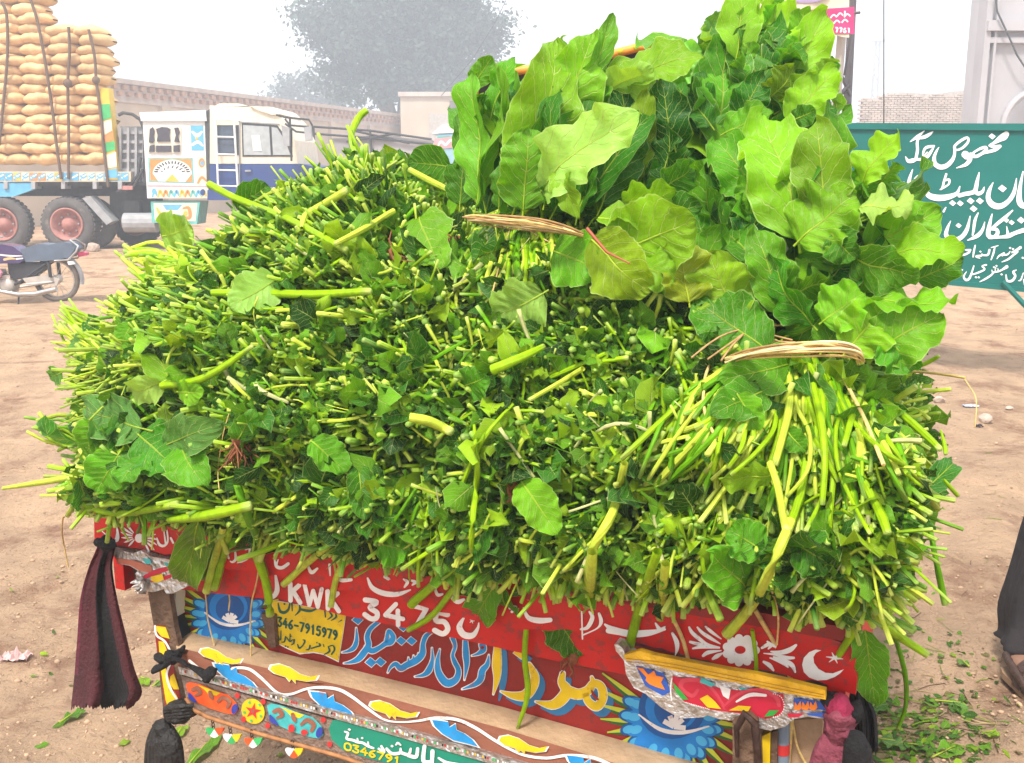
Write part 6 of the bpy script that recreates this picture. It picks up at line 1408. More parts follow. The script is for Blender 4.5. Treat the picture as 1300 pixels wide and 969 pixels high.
def scraps():
    """torn leaf pieces and crumpled leaves between the stalk ends, and stalks lying across the face"""
    r = np.random.default_rng(5); n = 13500; x = r.uniform(50, 1205, n*3); y = r.uniform(150, 850, n*3); s = poly_sd(x, y); g = s > 2; x, y, s = x[g][:n], y[g][:n], s[g][:n]; n = len(x)
    k, _ = bun_of(x, y); P = surf(x, y, r.uniform(-.028, .024, n))
    D = unit(r.normal(0, 1, (n, 3))*.9 + EN*.55 + EU*BA[k, 4:5]*.4 - UP*BA[k, 5:6]*.3); Nn = unit(EN + r.normal(0, .8, (n, 3)))
    L = np.clip(r.lognormal(math.log(.027), .45, n), .010, .085); Wd = L*r.uniform(.22, .5, n)
    col = pick(r, n, [C_YG, C_MID, C_DARK, C_DEEP], [.22, .44, .25, .09])
    for b in range(len(BUN)):
        ids = np.where(k == b)[0]
        if len(ids): leaves('leaf_scraps', P[ids], D[ids], Nn[ids], L[ids], Wd[ids], col[ids], BR[b], nu=5, nv=4, bend=r.normal(0, 1.5, len(ids)), fold=r.uniform(-1.1, 1.1, len(ids)), ruf=.34, seed=100+b, kind='stuff')
    # lying stalks and fine strands
    n = 1500; x = r.uniform(60, 1195, n*3); y = r.uniform(165, 830, n*3); g = poly_sd(x, y) > 8; x, y = x[g][:n], y[g][:n]; n = len(x); k, _ = bun_of(x, y)
    a = r.uniform(-math.pi, math.pi, n); left = x < 480; a[left] = r.normal(math.pi, .6, left.sum()) ; low = (y > 640); a[low] = r.normal(-math.pi/2-.35, .5, low.sum())
    right = x > 1080; a[right] = r.normal(-.5, .6, right.sum())
    L = np.clip(r.lognormal(math.log(.055), .45, n), .02, .16); thin = r.random(n) < .42
    dirv = EU*np.cos(a)[:, None] + UP*np.sin(a)[:, None]; P = surf(x, y, .012); K = 6; t = np.linspace(0, 1, K)[None, :, None]
    bow = unit(r.normal(0, 1, (n, 3)))*(r.gamma(1.5, .1, n)*L)[:, None]
    Cc = P[:, None] + dirv[:, None]*(t-.35)*L[:, None, None] + bow[:, None]*(t*(1-t)*2.2) + EN*(.004+.022*t*(~thin)[:, None, None]*r.random((n, 1, 1)))
    rad = np.where(thin, r.uniform(.0009, .0018, n), r.uniform(.0022, .0048, n)); Rr = rad[:, None]*np.linspace(.8, 1.1, K)[None]
    col = pick(r, n, [C_PALE, C_YG, C_MID, np.array([.5, .5, .22])], [.36, .40, .18, .06])
    for b in range(len(BUN)):
        ids = np.where(k == b)[0]
        if len(ids): tubes('lying_stems', Cc[ids], Rr[ids], col[ids], BR[b], seg=5, tipcol=np.tile(C_TIP, (len(ids), 1)), kind='stuff')
    # fringe hanging over the tailgate edge and bristling round the outline
    n = 620; e = []; Pn = len(SIL)
    while len(e) < n:
        i = r.integers(Pn); a_, b_ = SIL[i], SIL[(i+1) % Pn]; t_ = r.random(); q = a_*(1-t_)+b_*t_
        if 560 < q[0] < 1130 and q[1] < 430: continue
        tang = unit(b_-a_); nrm = np.array([tang[1], -tang[0]]); e.append((*q, *nrm))
    e = np.array(e); x, y = e[:, 0]-e[:, 2]*14, e[:, 1]-e[:, 3]*14; k, _ = bun_of(x, y)
    dirv = unit(EU*e[:, 2:3] - UP*e[:, 3:4] + r.normal(0, .42, (n, 3)) + EN*.15)
    L = np.clip(r.lognormal(math.log(.036), .45, n), .015, .12); P = surf(x, y, 0); K = 5; t = np.linspace(0, 1, K)[None, :, None]
    L = np.where(e[:, 3] > .5, L*.85, L)
    Cc = P[:, None] + dirv[:, None]*(t-.3)*L[:, None, None]*1.4 + unit(r.normal(0, 1, (n, 3)))[:, None]*(t*t)*.012 - UP*(t*t)*.012
    Rr = r.uniform(.0018, .0056, n)[:, None]*np.linspace(.9, 1.05, K)[None]; col = pick(r, n, [C_PALE, C_YG, C_MID], [.35, .45, .2])
    for b in range(len(BUN)):
        ids = np.where(k == b)[0]
        if len(ids): tubes('fringe_stems', Cc[ids], Rr[ids], col[ids], BR[b], seg=6, tipcol=np.tile(C_TIP, (len(ids), 1)), kind='stuff')
scraps()

# ---------------------------------------------------------------- the tied leafy bundles
TONE_UP = np.array([.93, 1.08, .95])
TONE = {0: C_DEEP*1.4, 1: C_DARK*1.15, 2: np.array([.065, .22, .004]), 3: np.array([.125, .33, .005]), 4: np.array([.225, .43, .007]), 5: np.array([.38, .55, .10]), 6: np.array([.26, .36, .006]), 7: np.array([.12, .28, .05])}
def hleaf(parent, b, t, w, ob, ot, tone, roll=0, bend=.5, fold=.3, ruf=.16, lobe=.13, seed=0, name='leaf', twist=0.0, pet=0.0, org=(0, 0), sc=1.0, label=None, cat=None, nu=32, nv=16, rel=None):
    """one large leaf from base pixel to tip pixel (coordinates of the zoom it was measured in), at offsets from the tailgate plane"""
    if rel is not None:                                      # laid relative to the heap's own face
        ob, ot = (float(off_in(np.array([org[0]+q[0]/sc]), np.array([org[1]+q[1]/sc]))[0]) + rel + e for q, e in ((b, ob), (t, ot)))
    bp_ = T(org[0]+b[0]/sc, org[1]+b[1]/sc, ob); tp = T(org[0]+t[0]/sc, org[1]+t[1]/sc, ot); D = tp-bp_; L = np.linalg.norm(D); D /= L
    view = unit(CO-bp_); Nn = view - D*(view@D); Nn /= np.linalg.norm(Nn); S = np.cross(D, Nn); rl = math.radians(roll*1.5 + 16*math.sin(b[0]*.7+b[1]*.3)); Nn = Nn*math.cos(rl) + S*math.sin(rl)
    # chord of a bent blade is shorter than its length
    bd = bend; Lr = L*(abs(bd)/2)/math.sin(abs(bd)/2) if abs(bd) > .05 else L
    a = bd/2; Z = unit(np.cross(np.cross(D, Nn), D)); D0 = D*math.cos(a) + Z*math.sin(a); N0 = Z*math.cos(a) - D*math.sin(a)
    dist = np.linalg.norm(bp_-CO); wm = w*1.12/sc/1300*dist/2; lobe = lobe*.62; ruf = ruf*1.3
    r = np.random.default_rng(seed+int(b[0]*7+t[1])); col = np.clip(TONE[tone]*TONE_UP*(1+r.normal(0, .12))*np.array([1+r.normal(0, .10), 1, 1]), 0, .8)[None]
    root = parent
    if parent is None:
        root = thing(name, bp_, label, cat or 'leaf')
        parent = root; nm = 'blade'
    else: nm = name
    o = leaves(nm, bp_[None], D0[None], N0[None], Lr, wm, col, parent, nu=nu, nv=nv, bend=bd, fold=fold, ruf=ruf, lobe=lobe, seed=seed+int(b[0]*3+b[1]), twist=twist)
    # leaf stalk and raised midrib
    sp_ = leaves.spine[:int(nu*.84)]; pts = [bp_ - D0*pet*Lr] if pet else []
    pts += list(sp_[::2])
    pts = np.array(pts)[None]; m = pts.shape[1]; R0 = np.linspace(max(.0014, wm*.034), .0005, m)[None]
    if pet: R0[0, 0] = R0[0, 1]*1.25
    tubes('midrib', pts, R0, np.clip(col*.4+C_PALE*.6, 0, .8), o if parent is root and root is not None else o, seg=6)
    return root
def fill(parent, region, n, tones, wts, ob, ot, aim, Lpx, Wpx, seed, spread=.5, sc=1.0, org=(0, 0), rel=None):
    """further leaves of a bundle behind and between the large ones"""
    r = np.random.default_rng(seed)
    for i in range(n):
        bx, by = r.uniform(region[0], region[2]), r.uniform(region[1], region[3]); a = math.radians(aim + r.normal(0, 1)*spread*60); L = Lpx*r.uniform(.7, 1.25)
        tn = r.choice(tones, p=np.array(wts)/sum(wts)); o1 = r.uniform(*ob)
        hleaf(parent, (bx, by), (bx+math.cos(a)*L, by-math.sin(a)*L), Wpx*r.uniform(.7, 1.2), o1, r.uniform(*ot), int(tn), roll=r.normal(0, 40), bend=r.normal(.7, .5), fold=r.uniform(-.2, .8), ruf=r.uniform(.12, .26), lobe=r.uniform(.08, .18), seed=seed*10+i, nu=16, nv=8, rel=rel)
gA = thing('leafy_bundle', T(665, 290, -.05), 'tall straw-tied bundle of broad mustard leaves standing left of centre on the heap', 'leafy bundle', 'straw-tied leafy bundles on top of the heap')
gB = thing('leafy_bundle', T(930, 220, -.30), 'highest bundle of crinkled leaves at the back, reaching up to the cream banner', 'leafy bundle', 'straw-tied leafy bundles on top of the heap')
gC = thing('leafy_bundle', T(1010, 455, .05), 'large straw-tied leafy bundle on the right, leaves spread before the green board', 'leafy bundle', 'straw-tied leafy bundles on top of the heap')
gD = thing('leafy_bundle', T(190, 560, .0), 'low cluster of broad grey-green leaves at the left end of the heap', 'leafy bundle')
gE = thing('leafy_bundle', T(790, 340, -.05), 'sprawling lime leaves with a reddish stalk between the two tied bundles', 'leafy bundle')
Z3 = dict(org=(560, 0), sc=2.306); Z4 = dict(org=(850, 0), sc=2.422); Z5 = dict(org=(850, 380), sc=2.889); Z6 = dict(org=(60, 380), sc=3.229)
# bundle A : (base)(tip) width offbase offtip tone roll bend fold
fill(gA, (615, 225, 760, 275), 40, [1, 2, 3, 4], [3, 4, 3, 1], (-.26, -.08), (-.34, -.10), 88, 130, 52, 31, .30)
for q in [
 ((215,610),(345,105),185,-.06,-.16,4,8,.45,.25), ((125,590),(105,205),120,-.07,-.13,3,-35,.4,.7), ((100,610),(160,185),80,-.05,-.10,4,40,.3,.6),
 ((240,615),(255,372),150,-.02,-.03,3,0,.35,.2), ((295,560),(580,325),165,-.03,.02,5,-12,.75,.35), ((300,430),(450,90),150,-.14,-.20,4,10,.5,.3),
 ((370,330),(510,35),75,-.18,-.22,3,20,.4,.6), ((480,240),(770,175),130,-.22,-.26,4,-25,.6,.2), ((470,270),(620,195),110,-.2,-.2,5,10,.5,.3),
 ((70,610),(50,330),75,-.12,-.18,2,20,.4,.5), ((55,600),(75,450),90,-.10,-.14,2,0,.5,.4), ((330,620),(420,390),100,-.08,-.10,1,10,.4,.3),
 ((400,630),(480,390),95,-.08,-.12,2,-20,.3,.5), ((470,600),(560,330),130,-.10,-.16,1,10,.5,.3), ((540,560),(605,270),105,-.16,-.2,6,0,.4,.4),
 ((345,470),(405,640),75,.0,.03,6,30,.5,.5), ((205,470),(185,250),110,-.10,-.14,2,15,.4,.4), ((330,260),(355,110),110,-.2,-.24,4,30,.5,.3),
 ((170,610),(205,440),60,-.04,-.04,2,-40,.3,.6), ((95,250),(150,165),60,-.16,-.16,3,0,.5,.4), ((300,600),(300,470),60,-.03,-.03,2,40,.2,.6), ((440,330),(470,205),90,-.18,-.2,3,0,.4,.3), ((150,330),(215,165),70,-.14,-.16,3,-20,.5,.5)]:
    hleaf(gA, q[0], q[1], q[2], q[3], q[4], q[5], roll=q[6], bend=q[7], fold=q[8], seed=1, pet=.12, **Z3)
# bundle E
for q in [((500,745),(745,640),215,.06,.05,4,-5,.5,.1), ((440,700),(610,860),170,.07,.09,6,10,.4,.1), ((530,590),(690,560),150,.0,-.02,4,20,.6,.2), ((330,735),(470,790),150,.05,.06,3,10,.4,.2), ((460,640),(610,660),110,.05,.05,4,-30,.5,.4),
          ((560,760),(680,830),120,.06,.06,4,0,.4,.2), ((620,640),(760,600),110,-.04,-.06,2,10,.5,.3), ((640,560),(740,480),110,-.1,-.14,2,20,.5,.3)]:
    hleaf(gE, q[0], q[1], q[2], q[3], q[4], q[5], roll=q[6], bend=q[7], fold=q[8], ruf=.10, seed=2, **Z3)
# bundle B
fill(gB, (860, 150, 1010, 260), 40, [1, 2, 3, 4], [3, 4, 3, 1], (-.46, -.30), (-.52, -.34), 85, 120, 62, 41, .5)
fill(gA, (770, 190, 870, 275), 14, [0, 1], [3, 2], (-.20, -.12), (-.26, -.16), 95, 80, 42, 33, .35)  # deepest-toned leaves added so the gap between bundles reads as shade
fill(gB, (890, 70, 985, 190), 20, [2, 3, 4], [3, 4, 3], (-.44, -.34), (-.46, -.36), 75, 80, 52, 42, .6)
for q in [((130,410),(175,110),150,-.30,-.38,2,5,.5,.2), ((35,490),(20,230),95,-.28,-.34,1,10,.4,.4), ((95,410),(100,225),80,-.28,-.32,1,-10,.4,.4), ((210,380),(290,225),95,-.27,-.30,1,0,.4,.3), ((300,215),(330,15),150,-.38,-.46,4,5,.6,.3),
          ((335,330),(480,45),130,-.36,-.44,4,-10,.5,.3), ((340,340),(515,190),120,-.32,-.36,4,15,.5,.35), ((370,380),(515,205),110,-.28,-.32,4,-20,.5,.3), ((170,410),(320,345),95,-.24,-.24,3,-20,.5,.3), ((300,310),(390,205),115,-.30,-.32,6,10,.5,.2),
          ((210,90),(255,-30),95,-.44,-.48,4,0,.5,.5), ((260,110),(350,-10),90,-.42,-.46,3,20,.5,.4), ((90,150),(155,35),62,-.46,-.5,7,10,.3,.4), ((-20,240),(100,150),120,-.36,-.38,5,-20,.5,.2), ((60,240),(150,130),90,-.4,-.42,3,10,.5,.3), ((250,200),(240,90),120,-.40,-.42,3,0,.6,.3),
          ((330,200),(380,110),80,-.34,-.34,3,30,.7,.3), ((190,290),(250,130),90,-.34,-.36,3,20,.5,.4), ((380,120),(440,45),90,-.42,-.46,4,0,.5,.3), ((130,390),(60,300),70,-.26,-.3,1,0,.5,.3), ((380,370),(450,340),60,-.24,-.24,2,0,.5,.3), ((150,190),(215,150),60,-.36,-.36,4,0,.5,.4)]:
    hleaf(gB, q[0], q[1], q[2], q[3], q[4], q[5], roll=q[6], bend=q[7], fold=q[8], ruf=.2, seed=3, pet=.1, **Z4)
# bundle C
fill(gC, (900, 270, 1090, 430), 48, [1, 2, 3, 4], [2, 4, 4, 2], (-.20, -.04), (-.24, -.04), 75, 110, 62, 51, .75)
fill(gC, (850, 330, 960, 440), 16, [2, 3, 4, 6], [3, 4, 2, 2], (-.12, .0), (-.14, .0), 110, 75, 56, 52, .7)
for q in [((395,740),(285,345),230,-.05,-.20,4,5,.5,.2), ((395,745),(575,600),190,-.03,-.05,4,-10,.6,.25), ((290,610),(140,440),150,-.12,-.18,3,10,.5,.3), ((590,570),(705,415),105,-.10,-.10,4,-20,.9,.3), ((585,640),(745,650),125,-.03,-.02,5,-30,.6,.2),
          ((600,760),(835,640),130,-.06,-.08,3,0,.5,.3), ((640,790),(905,775),120,-.04,-.02,4,-25,.6,.3), ((560,790),(770,850),130,-.02,.0,2,10,.6,.3), ((450,830),(590,740),150,-.06,-.08,1,0,.5,.3), ((340,960),(260,700),130,.0,-.02,3,20,.4,.4), ((440,1000),(300,780),120,.02,.0,2,-20,.4,.4),
          ((205,985),(125,780),170,.02,.0,4,0,.5,.2), ((60,930),(15,740),150,.04,.02,6,10,.5,.2), ((135,740),(160,570),75,-.08,-.1,3,40,.4,.5), ((200,780),(220,620),90,-.08,-.1,2,-20,.4,.4), ((560,640),(640,480),120,-.12,-.14,3,20,.5,.3), ((500,720),(570,800),100,-.02,.0,2,0,.5,.3),
          ((560,950),(880,935),110,.0,.0,4,-30,.5,.3), ((470,990),(600,900),140,.02,.0,4,0,.6,.3), ((380,900),(500,850),120,.0,-.02,3,20,.5,.3), ((760,860),(900,800),90,-.06,-.08,2,10,.5,.3), ((90,820),(130,700),100,-.04,-.06,3,10,.4,.3), ((260,660),(240,540),90,-.10,-.12,3,0,.5,.4), ((640,560),(700,500),70,-.12,-.12,3,30,.6,.4),((480,640),(500,560),90,-.12,-.13,2,0,.6,.4),((700,700),(790,640),80,-.08,-.08,3,30,.6,.4)]:
    hleaf(gC, q[0], q[1], q[2], q[3], q[4], q[5], roll=q[6], bend=q[7], fold=q[8], ruf=.2, seed=4, pet=.08, **Z4)
for q in [((360,190),(100,10),215,.06,.02,2,0,.4,.2), ((650,190),(800,10),180,.03,.0,4,0,.5,.2), ((735,200),(1005,50),190,.02,.0,3,-10,.5,.2), ((560,190),(640,60),130,.0,-.04,3,0,.5,.3), ((650,500),(905,800),150,.10,.06,5,10,.5,.2), ((450,235),(175,300),150,.12,.11,3,-10,.7,.25), ((340,340),(150,430),140,.11,.11,2,0,.6,.3),
          ((380,640),(180,655),105,.12,.13,4,-20,.5,.2), ((430,480),(500,560),80,.1,.1,3,20,.5,.3), ((910,725),(1045,598),78,.02,.0,1,0,.4,.2), ((760,300),(830,360),100,.05,.04,3,0,.6,.3), ((540,250),(600,420),90,.10,.10,7,20,.4,.4), ((250,350),(330,480),110,.1,.11,3,10,.5,.3), ((790,140),(900,260),150,.02,.02,2,0,.5,.2)]:
    hleaf(gC, q[0], q[1], q[2], q[3]*(.3 if q[0][1] > 200 else 1), q[4]*(.3 if q[0][1] > 200 else 1), q[5], roll=q[6], bend=q[7], fold=q[8], ruf=.14, seed=5, pet=.1, rel=(.03 if q[0][1] > 200 else None), **Z5)
# bundle D
fill(gD, (105, 520, 235, 600), 14, [1, 2, 3, 7], [3, 4, 2, 2], (.0, .01), (.01, .02), -60, 50, 44, 61, 1.2, rel=.0)
for q in [((390,530),(175,450),150,.10,.12,7,0,.5,.1), ((480,600),(705,510),130,.12,.12,7,-10,.4,.1), ((380,560),(530,690),170,.12,.15,2,0,.4,.15), ((250,500),(150,640),130,.07,.08,3,10,.5,.2), ((540,590),(640,760),150,.12,.14,3,0,.4,.2), ((290,640),(200,790),140,.10,.10,3,10,.5,.2), ((410,640),(300,760),110,.11,.12,2,20,.5,.2),
          ((510,350),(395,120),120,.07,.05,4,10,.5,.2), ((210,130),(155,95),70,-.06,-.06,1,0,.4,.2), ((170,190),(100,175),60,-.05,-.05,7,0,.4,.2), ((470,340),(330,380),100,.12,.13,5,-10,.6,.3), ((540,380),(640,380),80,.11,.11,4,0,.5,.3), ((570,560),(640,610),90,.12,.12,2,30,.5,.3), ((350,100),(300,190),70,.02,.02,3,20,.5,.4), ((60,300),(15,320),60,-.05,-.05,7,0,.4,.3), ((130,740),(160,860),80,.05,.06,1,0,.5,.3)]:
    hleaf(gD, q[0], q[1], q[2]*1.15, q[3]*.3, q[4]*.3, q[5], roll=q[6], bend=q[7], fold=q[8], ruf=.12, seed=6, pet=.12, rel=.034, **Z6)

def spath(pts, org=(0, 0), sc=1.0, lift=.03, k=4):
    """stalk path: (x, y, width px[, extra offset]) laid just proud of the heap's face"""
    P = np.array([(*p, 0.0)[:4] if len(p) == 3 else p for p in pts], float); P = smooth_path(P, k); x, y = org[0]+P[:, 0]/sc, org[1]+P[:, 1]/sc
    W3 = T(x, y, off_in(x, y) + lift + P[:, 3]); dist = np.linalg.norm(W3-CO, axis=1); return W3, P[:, 2]/sc/1300*dist/2
def stalk(parent, pts, col=C_PALE, lift=.03, name='stem', label=None, org=(0, 0), sc=1.0, group=None, seg=8, flat=None):
    W3, R = spath(pts, org, sc, lift); o = tubes(name, W3[None], R[None], np.asarray(col)[None]*1.0, parent, seg=seg, tipcol=C_TIP[None] if np.mean(col) > .05 else None, flat=flat)
    if parent is None: tag(o, label, 'stalk' if name == 'loose_stalk' else name.replace('_', ' '), group)
    return o
# stalks below the right tie (bundle C), big ones one by one
for pts, c in [(([(425,225,20,.0),(440,300,26,.01),(435,420,30,.02),(385,610,30,.02)]), C_PALE), ([(368,600,26,.05),(395,680,27,.06),(412,770,28,.06),(430,850,32,.06)], C_PALE), ([(505,235,22),(530,330,26,.02),(560,470,28,.03),(570,600,24,.03),(560,755,22,.03)], C_YG),
          ([(590,260,16),(640,400,18,.02),(720,500,20,.03),(830,590,20,.03),(940,655,14,.02)], C_YG), ([(455,300,10),(470,400,16,.02),(515,500,16,.02),(505,630,16,.03),(430,725,14,.02)], C_PALE), ([(700,225,24),(705,320,30,.02),(670,430,26,.03),(640,540,22,.03)], C_YG),
          ([(740,340,20),(850,420,26,.03),(930,490,26,.03),(990,548,22,.03)], C_YG), ([(745,430,18),(830,560,18,.02),(870,640,16,.02),(930,690,10,.02)], C_YG), ([(640,400,12),(610,480,16,.02),(620,620,16,.03),(680,760,14,.03),(735,860,14,.03)], C_YG), ([(385,360,16),(385,470,20,.02),(320,560,18,.03),(225,645,16,.03)], C_YG),
          ([(500,600,30),(480,720,32,.01),(440,830,34,.02),(400,925,34,.02)], C_YG), ([(280,450,16),(265,540,20,.02),(215,620,16,.02)], C_YG), ([(195,470,14),(175,560,18,.02),(160,640,14,.02)], C_YG), ([(430,240,14),(470,400,18),(560,560,20,.01),(620,670,18,.01)], C_YG), ([(570,500,18),(600,620,20),(590,780,22,.01),(580,900,20,.01)], C_YG),
          ([(350,390,14),(345,500,20),(335,630,16)], C_YG), ([(655,540,24),(720,680,28),(780,800,34),(800,860,30)], C_YG), ([(740,420,24),(790,540,26,.01),(840,640,20,.01)], C_PALE), ([(480,760,10),(560,720,14,.02),(500,850,20,.02)], C_YG), ([(540,440,14),(600,560,16,.01),(640,700,14,.01),(660,800,12)], C_MID), ([(790,440,10),(880,530,16,.02),(930,600,14)], C_PALE),
          ([(60,60,8),(110,140,10),(118,180,8)], C_PALE), ([(0,70,20),(40,110,26),(85,140,24)], C_YG), ([(30,240,12),(80,380,16),(120,470,14)], C_YG), ([(0,590,20),(50,550,22),(110,490,20)], C_MID), ([(100,620,12),(110,520,14),(150,640,14)], C_YG), ([(920,340,10),(980,335,14),(1032,330,14)], C_PALE), ([(910,250,12),(950,230,16),(990,208,12)], C_YG), ([(1005,660,8),(1030,690,16),(1058,722,14)], C_YG), ([(995,480,6),(1010,540,16),(1012,570,12)], C_YG)]:
    stalk(gC, pts, c, lift=.045, **Z5)
r9 = np.random.default_rng(77)
def fan_stems(parent, cx, cy, n, a0, a1, L0, L1, w0, w1, lift, seed, cols=(C_PALE, C_YG, C_MID), spread=60):
    r = np.random.default_rng(seed); Cs, Rs, cs = [], [], []
    for i in range(n):
        t_ = r.random(); a = math.radians(a0+(a1-a0)*t_+r.normal(0, 5)); x0 = cx + (t_-.5)*spread + r.normal(0, 3); L = r.uniform(L0, L1); b_ = r.normal(0, .12)*L
        p = [(x0, cy+r.uniform(-4, 4), 1), (x0+math.cos(a)*L*.5 - math.sin(a)*b_, cy-math.sin(a)*L*.5 - math.cos(a)*b_, 1), (x0+math.cos(a)*L, cy-math.sin(a)*L, 1)]
        W3, _ = spath(p, lift=lift+r.uniform(-.03, .012), k=3); w = r.uniform(w0, w1)/1300*np.linalg.norm(W3[0]-CO)/2
        Cs.append(W3); Rs.append(np.full(len(W3), w)); cs.append(np.clip(cols[r.integers(len(cols))]*(1+r.normal(0, .12)), 0, .8))
    tubes('tied_stems', np.array(Cs), np.array(Rs), np.array(cs), parent, seg=6, tipcol=np.tile(C_TIP, (n, 1)), kind='stuff')
fan_stems(gC, 1006, 458, 260, -138, -58, 80, 225, 4, 9, .042, 3, spread=130)
fan_stems(gA, 660, 290, 130, -135, -50, 45, 95, 3.5, 7.5, .035, 4, spread=105)
fan_stems(gA, 655, 285, 60, 60, 120, 50, 110, 4, 8, -.06, 5, spread=110)
fan_stems(gD, 130, 560, 40, 150, 215, 40, 75, 3, 6, .0, 6, spread=70)
fan_stems(BR[5], 170, 450, 130, 135, 210, 45, 100, 2.6, 5, .012, 7, cols=(C_PALE, C_PALE, C_YG), spread=50)
fan_stems(BR[2], 245, 335, 60, 160, 195, 30, 80, 4, 8, .004, 8, spread=60)
fan_stems(BR[24], 1125, 530, 60, -60, 20, 15, 45, 3, 6, .012, 9, cols=(C_YG, C_PALE, C_MID), spread=40)

# ---- straw ties
M_STRAW = mat('straw', (.66, .46, .16), .7, var=.3, scale=60, bump=.3, bscale=200)
def tie(name, pts, n, spreadpx, org, sc, lift, label, col, seed, parent=None):
    r = np.random.default_rng(seed); b = MB(); P00 = np.array(pts, float)
    for i in range(n):
        e = r.normal(0, 1, 2); a_, b_ = r.choice([0, 0, 1]), r.choice([0, 0, 1]); P0 = P00[a_:len(P00)-b_] if len(P00) > 5 else P00; q = P0.copy(); s = np.sin(np.linspace(.25, math.pi-.2, len(q)))
        q[:, 1] += (e[0]*spreadpx*.36)*s + np.sin(np.linspace(0, 5, len(q))+e[1]*3)*spreadpx*.13 + e[1]*spreadpx*.10; q[:, 0] += r.normal(0, 9)
        sp = smooth_path(np.c_[q, np.zeros(len(q))], 4); x, y = org[0]+sp[:, 0]/sc, org[1]+sp[:, 1]/sc
        W3 = T(x, y, off_at(x, y)*0 + lift[0] + (lift[1]-lift[0])*np.sin(np.linspace(.1, math.pi-.1, len(x))) + r.uniform(0, .012)); b.tube(W3, r.uniform(.0007, .0020), 5, mi=int(r.choice([0, 0, 1, 1, 2, 2])))
    o = b.build(name, [M_STRAW, mat('straw_pale', (.74, .62, .34), .65, var=.2, scale=60), mat('straw_dark', (.33, .19, .07), .8, var=.3, scale=60)], parent); tag(o, label); return o
tie('straw_tie', [(215,222),(280,205),(380,190),(480,182),(560,178),(640,182),(690,200),(702,228)], 36, 40, (850, 380), 2.889, (.13, .185), None, None, 1, gC)
tie('straw_tie', [(85,640),(120,640),(200,648),(280,658),(350,672),(405,688)], 30, 24, (560, 0), 2.306, (.05, .10), None, None, 2, gA)
def straw(pts, org, sc, label, w=.0016, lift=.05, mb=None):
    W3, _ = spath([(a, b, 1) for a, b in pts], org, sc, lift, 3); b = mb or MB(); b.tube(W3, w, 5); 
    if mb is None: tag(b.build('straw_strand', M_STRAW), label, 'straw')
straw([(240,665-0),(300,700),(360,740),(380,800)], (560, 0), 2.306, 'loose straw end hanging from the tie of the tall left bundle')
straw([(205,660),(175,760),(150,860)], (560, 0), 2.306, 'thin straw curving down left of the tall bundle stems')
b = MB()
for pts in ([(80,215),(180,140),(290,105),(420,95)], [(140,220),(240,150),(300,105)], [(290,105),(380,150),(460,158)], [(190,225),(230,170),(280,120)], [(300,110),(370,130),(450,150)]): straw(pts, (850, 380), 2.889, None, .0017, .09, b)
tag(b.build('straw_strand', mat('brown_straw', (.42, .24, .10), .8, var=.3, scale=60)), 'brown straw ends sprung loose left of the right bundle tie', 'straw')
straw([(150,235),(130,290),(125,390),(150,470),(180,515)], (850, 380), 2.889, 'crinkled straw hanging in the dark gap left of the right bundle', .0026)
straw([(615,245),(680,370),(720,450),(785,608)], (850, 380), 2.889, 'long pale straw slanting across the right bundle stalks', .0030, .10)
straw([(800,268),(900,265),(1000,275),(1085,288)], (850, 380), 2.889, 'straw stub poking out right over the bare ground', .0024, .02)
straw([(1080,290),(1100,320),(1125,370),(1120,470)], (850, 380), 2.889, 'bent thin straw hanging off the end of the straw stub', .0010, .02)
straw([(915,750),(925,800),(930,840)], (850, 380), 2.889, 'short brown straw hanging at the lower right edge of the heap', .0016, .03)
straw([(375,310),(410,370),(450,440),(502,560),(500,700),(488,840)], (820, 660), 2.708, 'broad pale straw blade hanging past the yellow rail', .0042, .06)
straw([(432,240),(455,330),(450,430)], (820, 660), 2.708, 'straw strand dropping in front of the white painted flower', .0018, .07)
straw([(50,225),(90,330),(130,420),(155,530)], (820, 660), 2.708, 'straw crossing the yellow rail above the orange tin pattern', .0036, .07)
straw([(505,700),(520,780),(550,840)], (820, 660), 2.708, 'forked straw end beside the blue-grey pipe', .0020, .06)
straw([(485,110),(560,190),(640,270),(680,340),(678,400)], (60, 640), 2.945, 'straw hooked over the left painted blue flower', .0016, .04)
straw([(800,150),(785,280),(760,400),(762,590)], (60, 640), 2.945, 'straw hanging straight over the ledge, left of the telephone plate', .0018, .045)
straw([(555,190),(590,330),(600,430),(625,530)], (60, 640), 2.945, 'crinkled straw crossing the left painted flower petals', .0016, .04)
straw([(60,45),(55,110),(78,235)], (60, 640), 2.945, 'thin straw hanging free at the far left corner of the heap', .0018, .02)
straw([(745,470),(720,560),(700,700),(705,780)], (60, 380), 3.229, 'fine straw trailing down through the left stalk ends', .0010, .05)

# ---- single leaves and stalks lying on the heap, each its own thing
def one(b, t, w, tone, label, lift=.03, **k):
    kw = dict(roll=0, bend=.4, fold=.2, ruf=.12, lobe=.14, seed=9, name='loose_leaf'); org = k.pop('org', (0, 0)); sc = k.pop('sc', 1.0); kw.update(k)
    o1 = float(off_in(np.array([org[0]+b[0]/sc]), np.array([org[1]+b[1]/sc]))[0]); o2 = float(off_in(np.array([org[0]+t[0]/sc]), np.array([org[1]+t[1]/sc]))[0])
    hleaf(None, b, t, w, o1+lift, o2+lift, tone, label=label, org=org, sc=sc, **kw)
one((690,372),(625,405),62,5,'pale lobed leaf lying below the tall bundle stems', .05, lobe=.3, pet=.1)
one((662,612),(708,678),48,4,'bright yellow-green folded leaf low in the middle of the heap', .06, fold=.5, bend=.6)
one((455,592),(462,662),34,2,'narrow ribbed dark leaf left of the heap centre', .05, fold=.5, ruf=.25)
one((948,748),(898,700),62,3,'smooth light leaf above the white painted flower', .07, pet=.5)
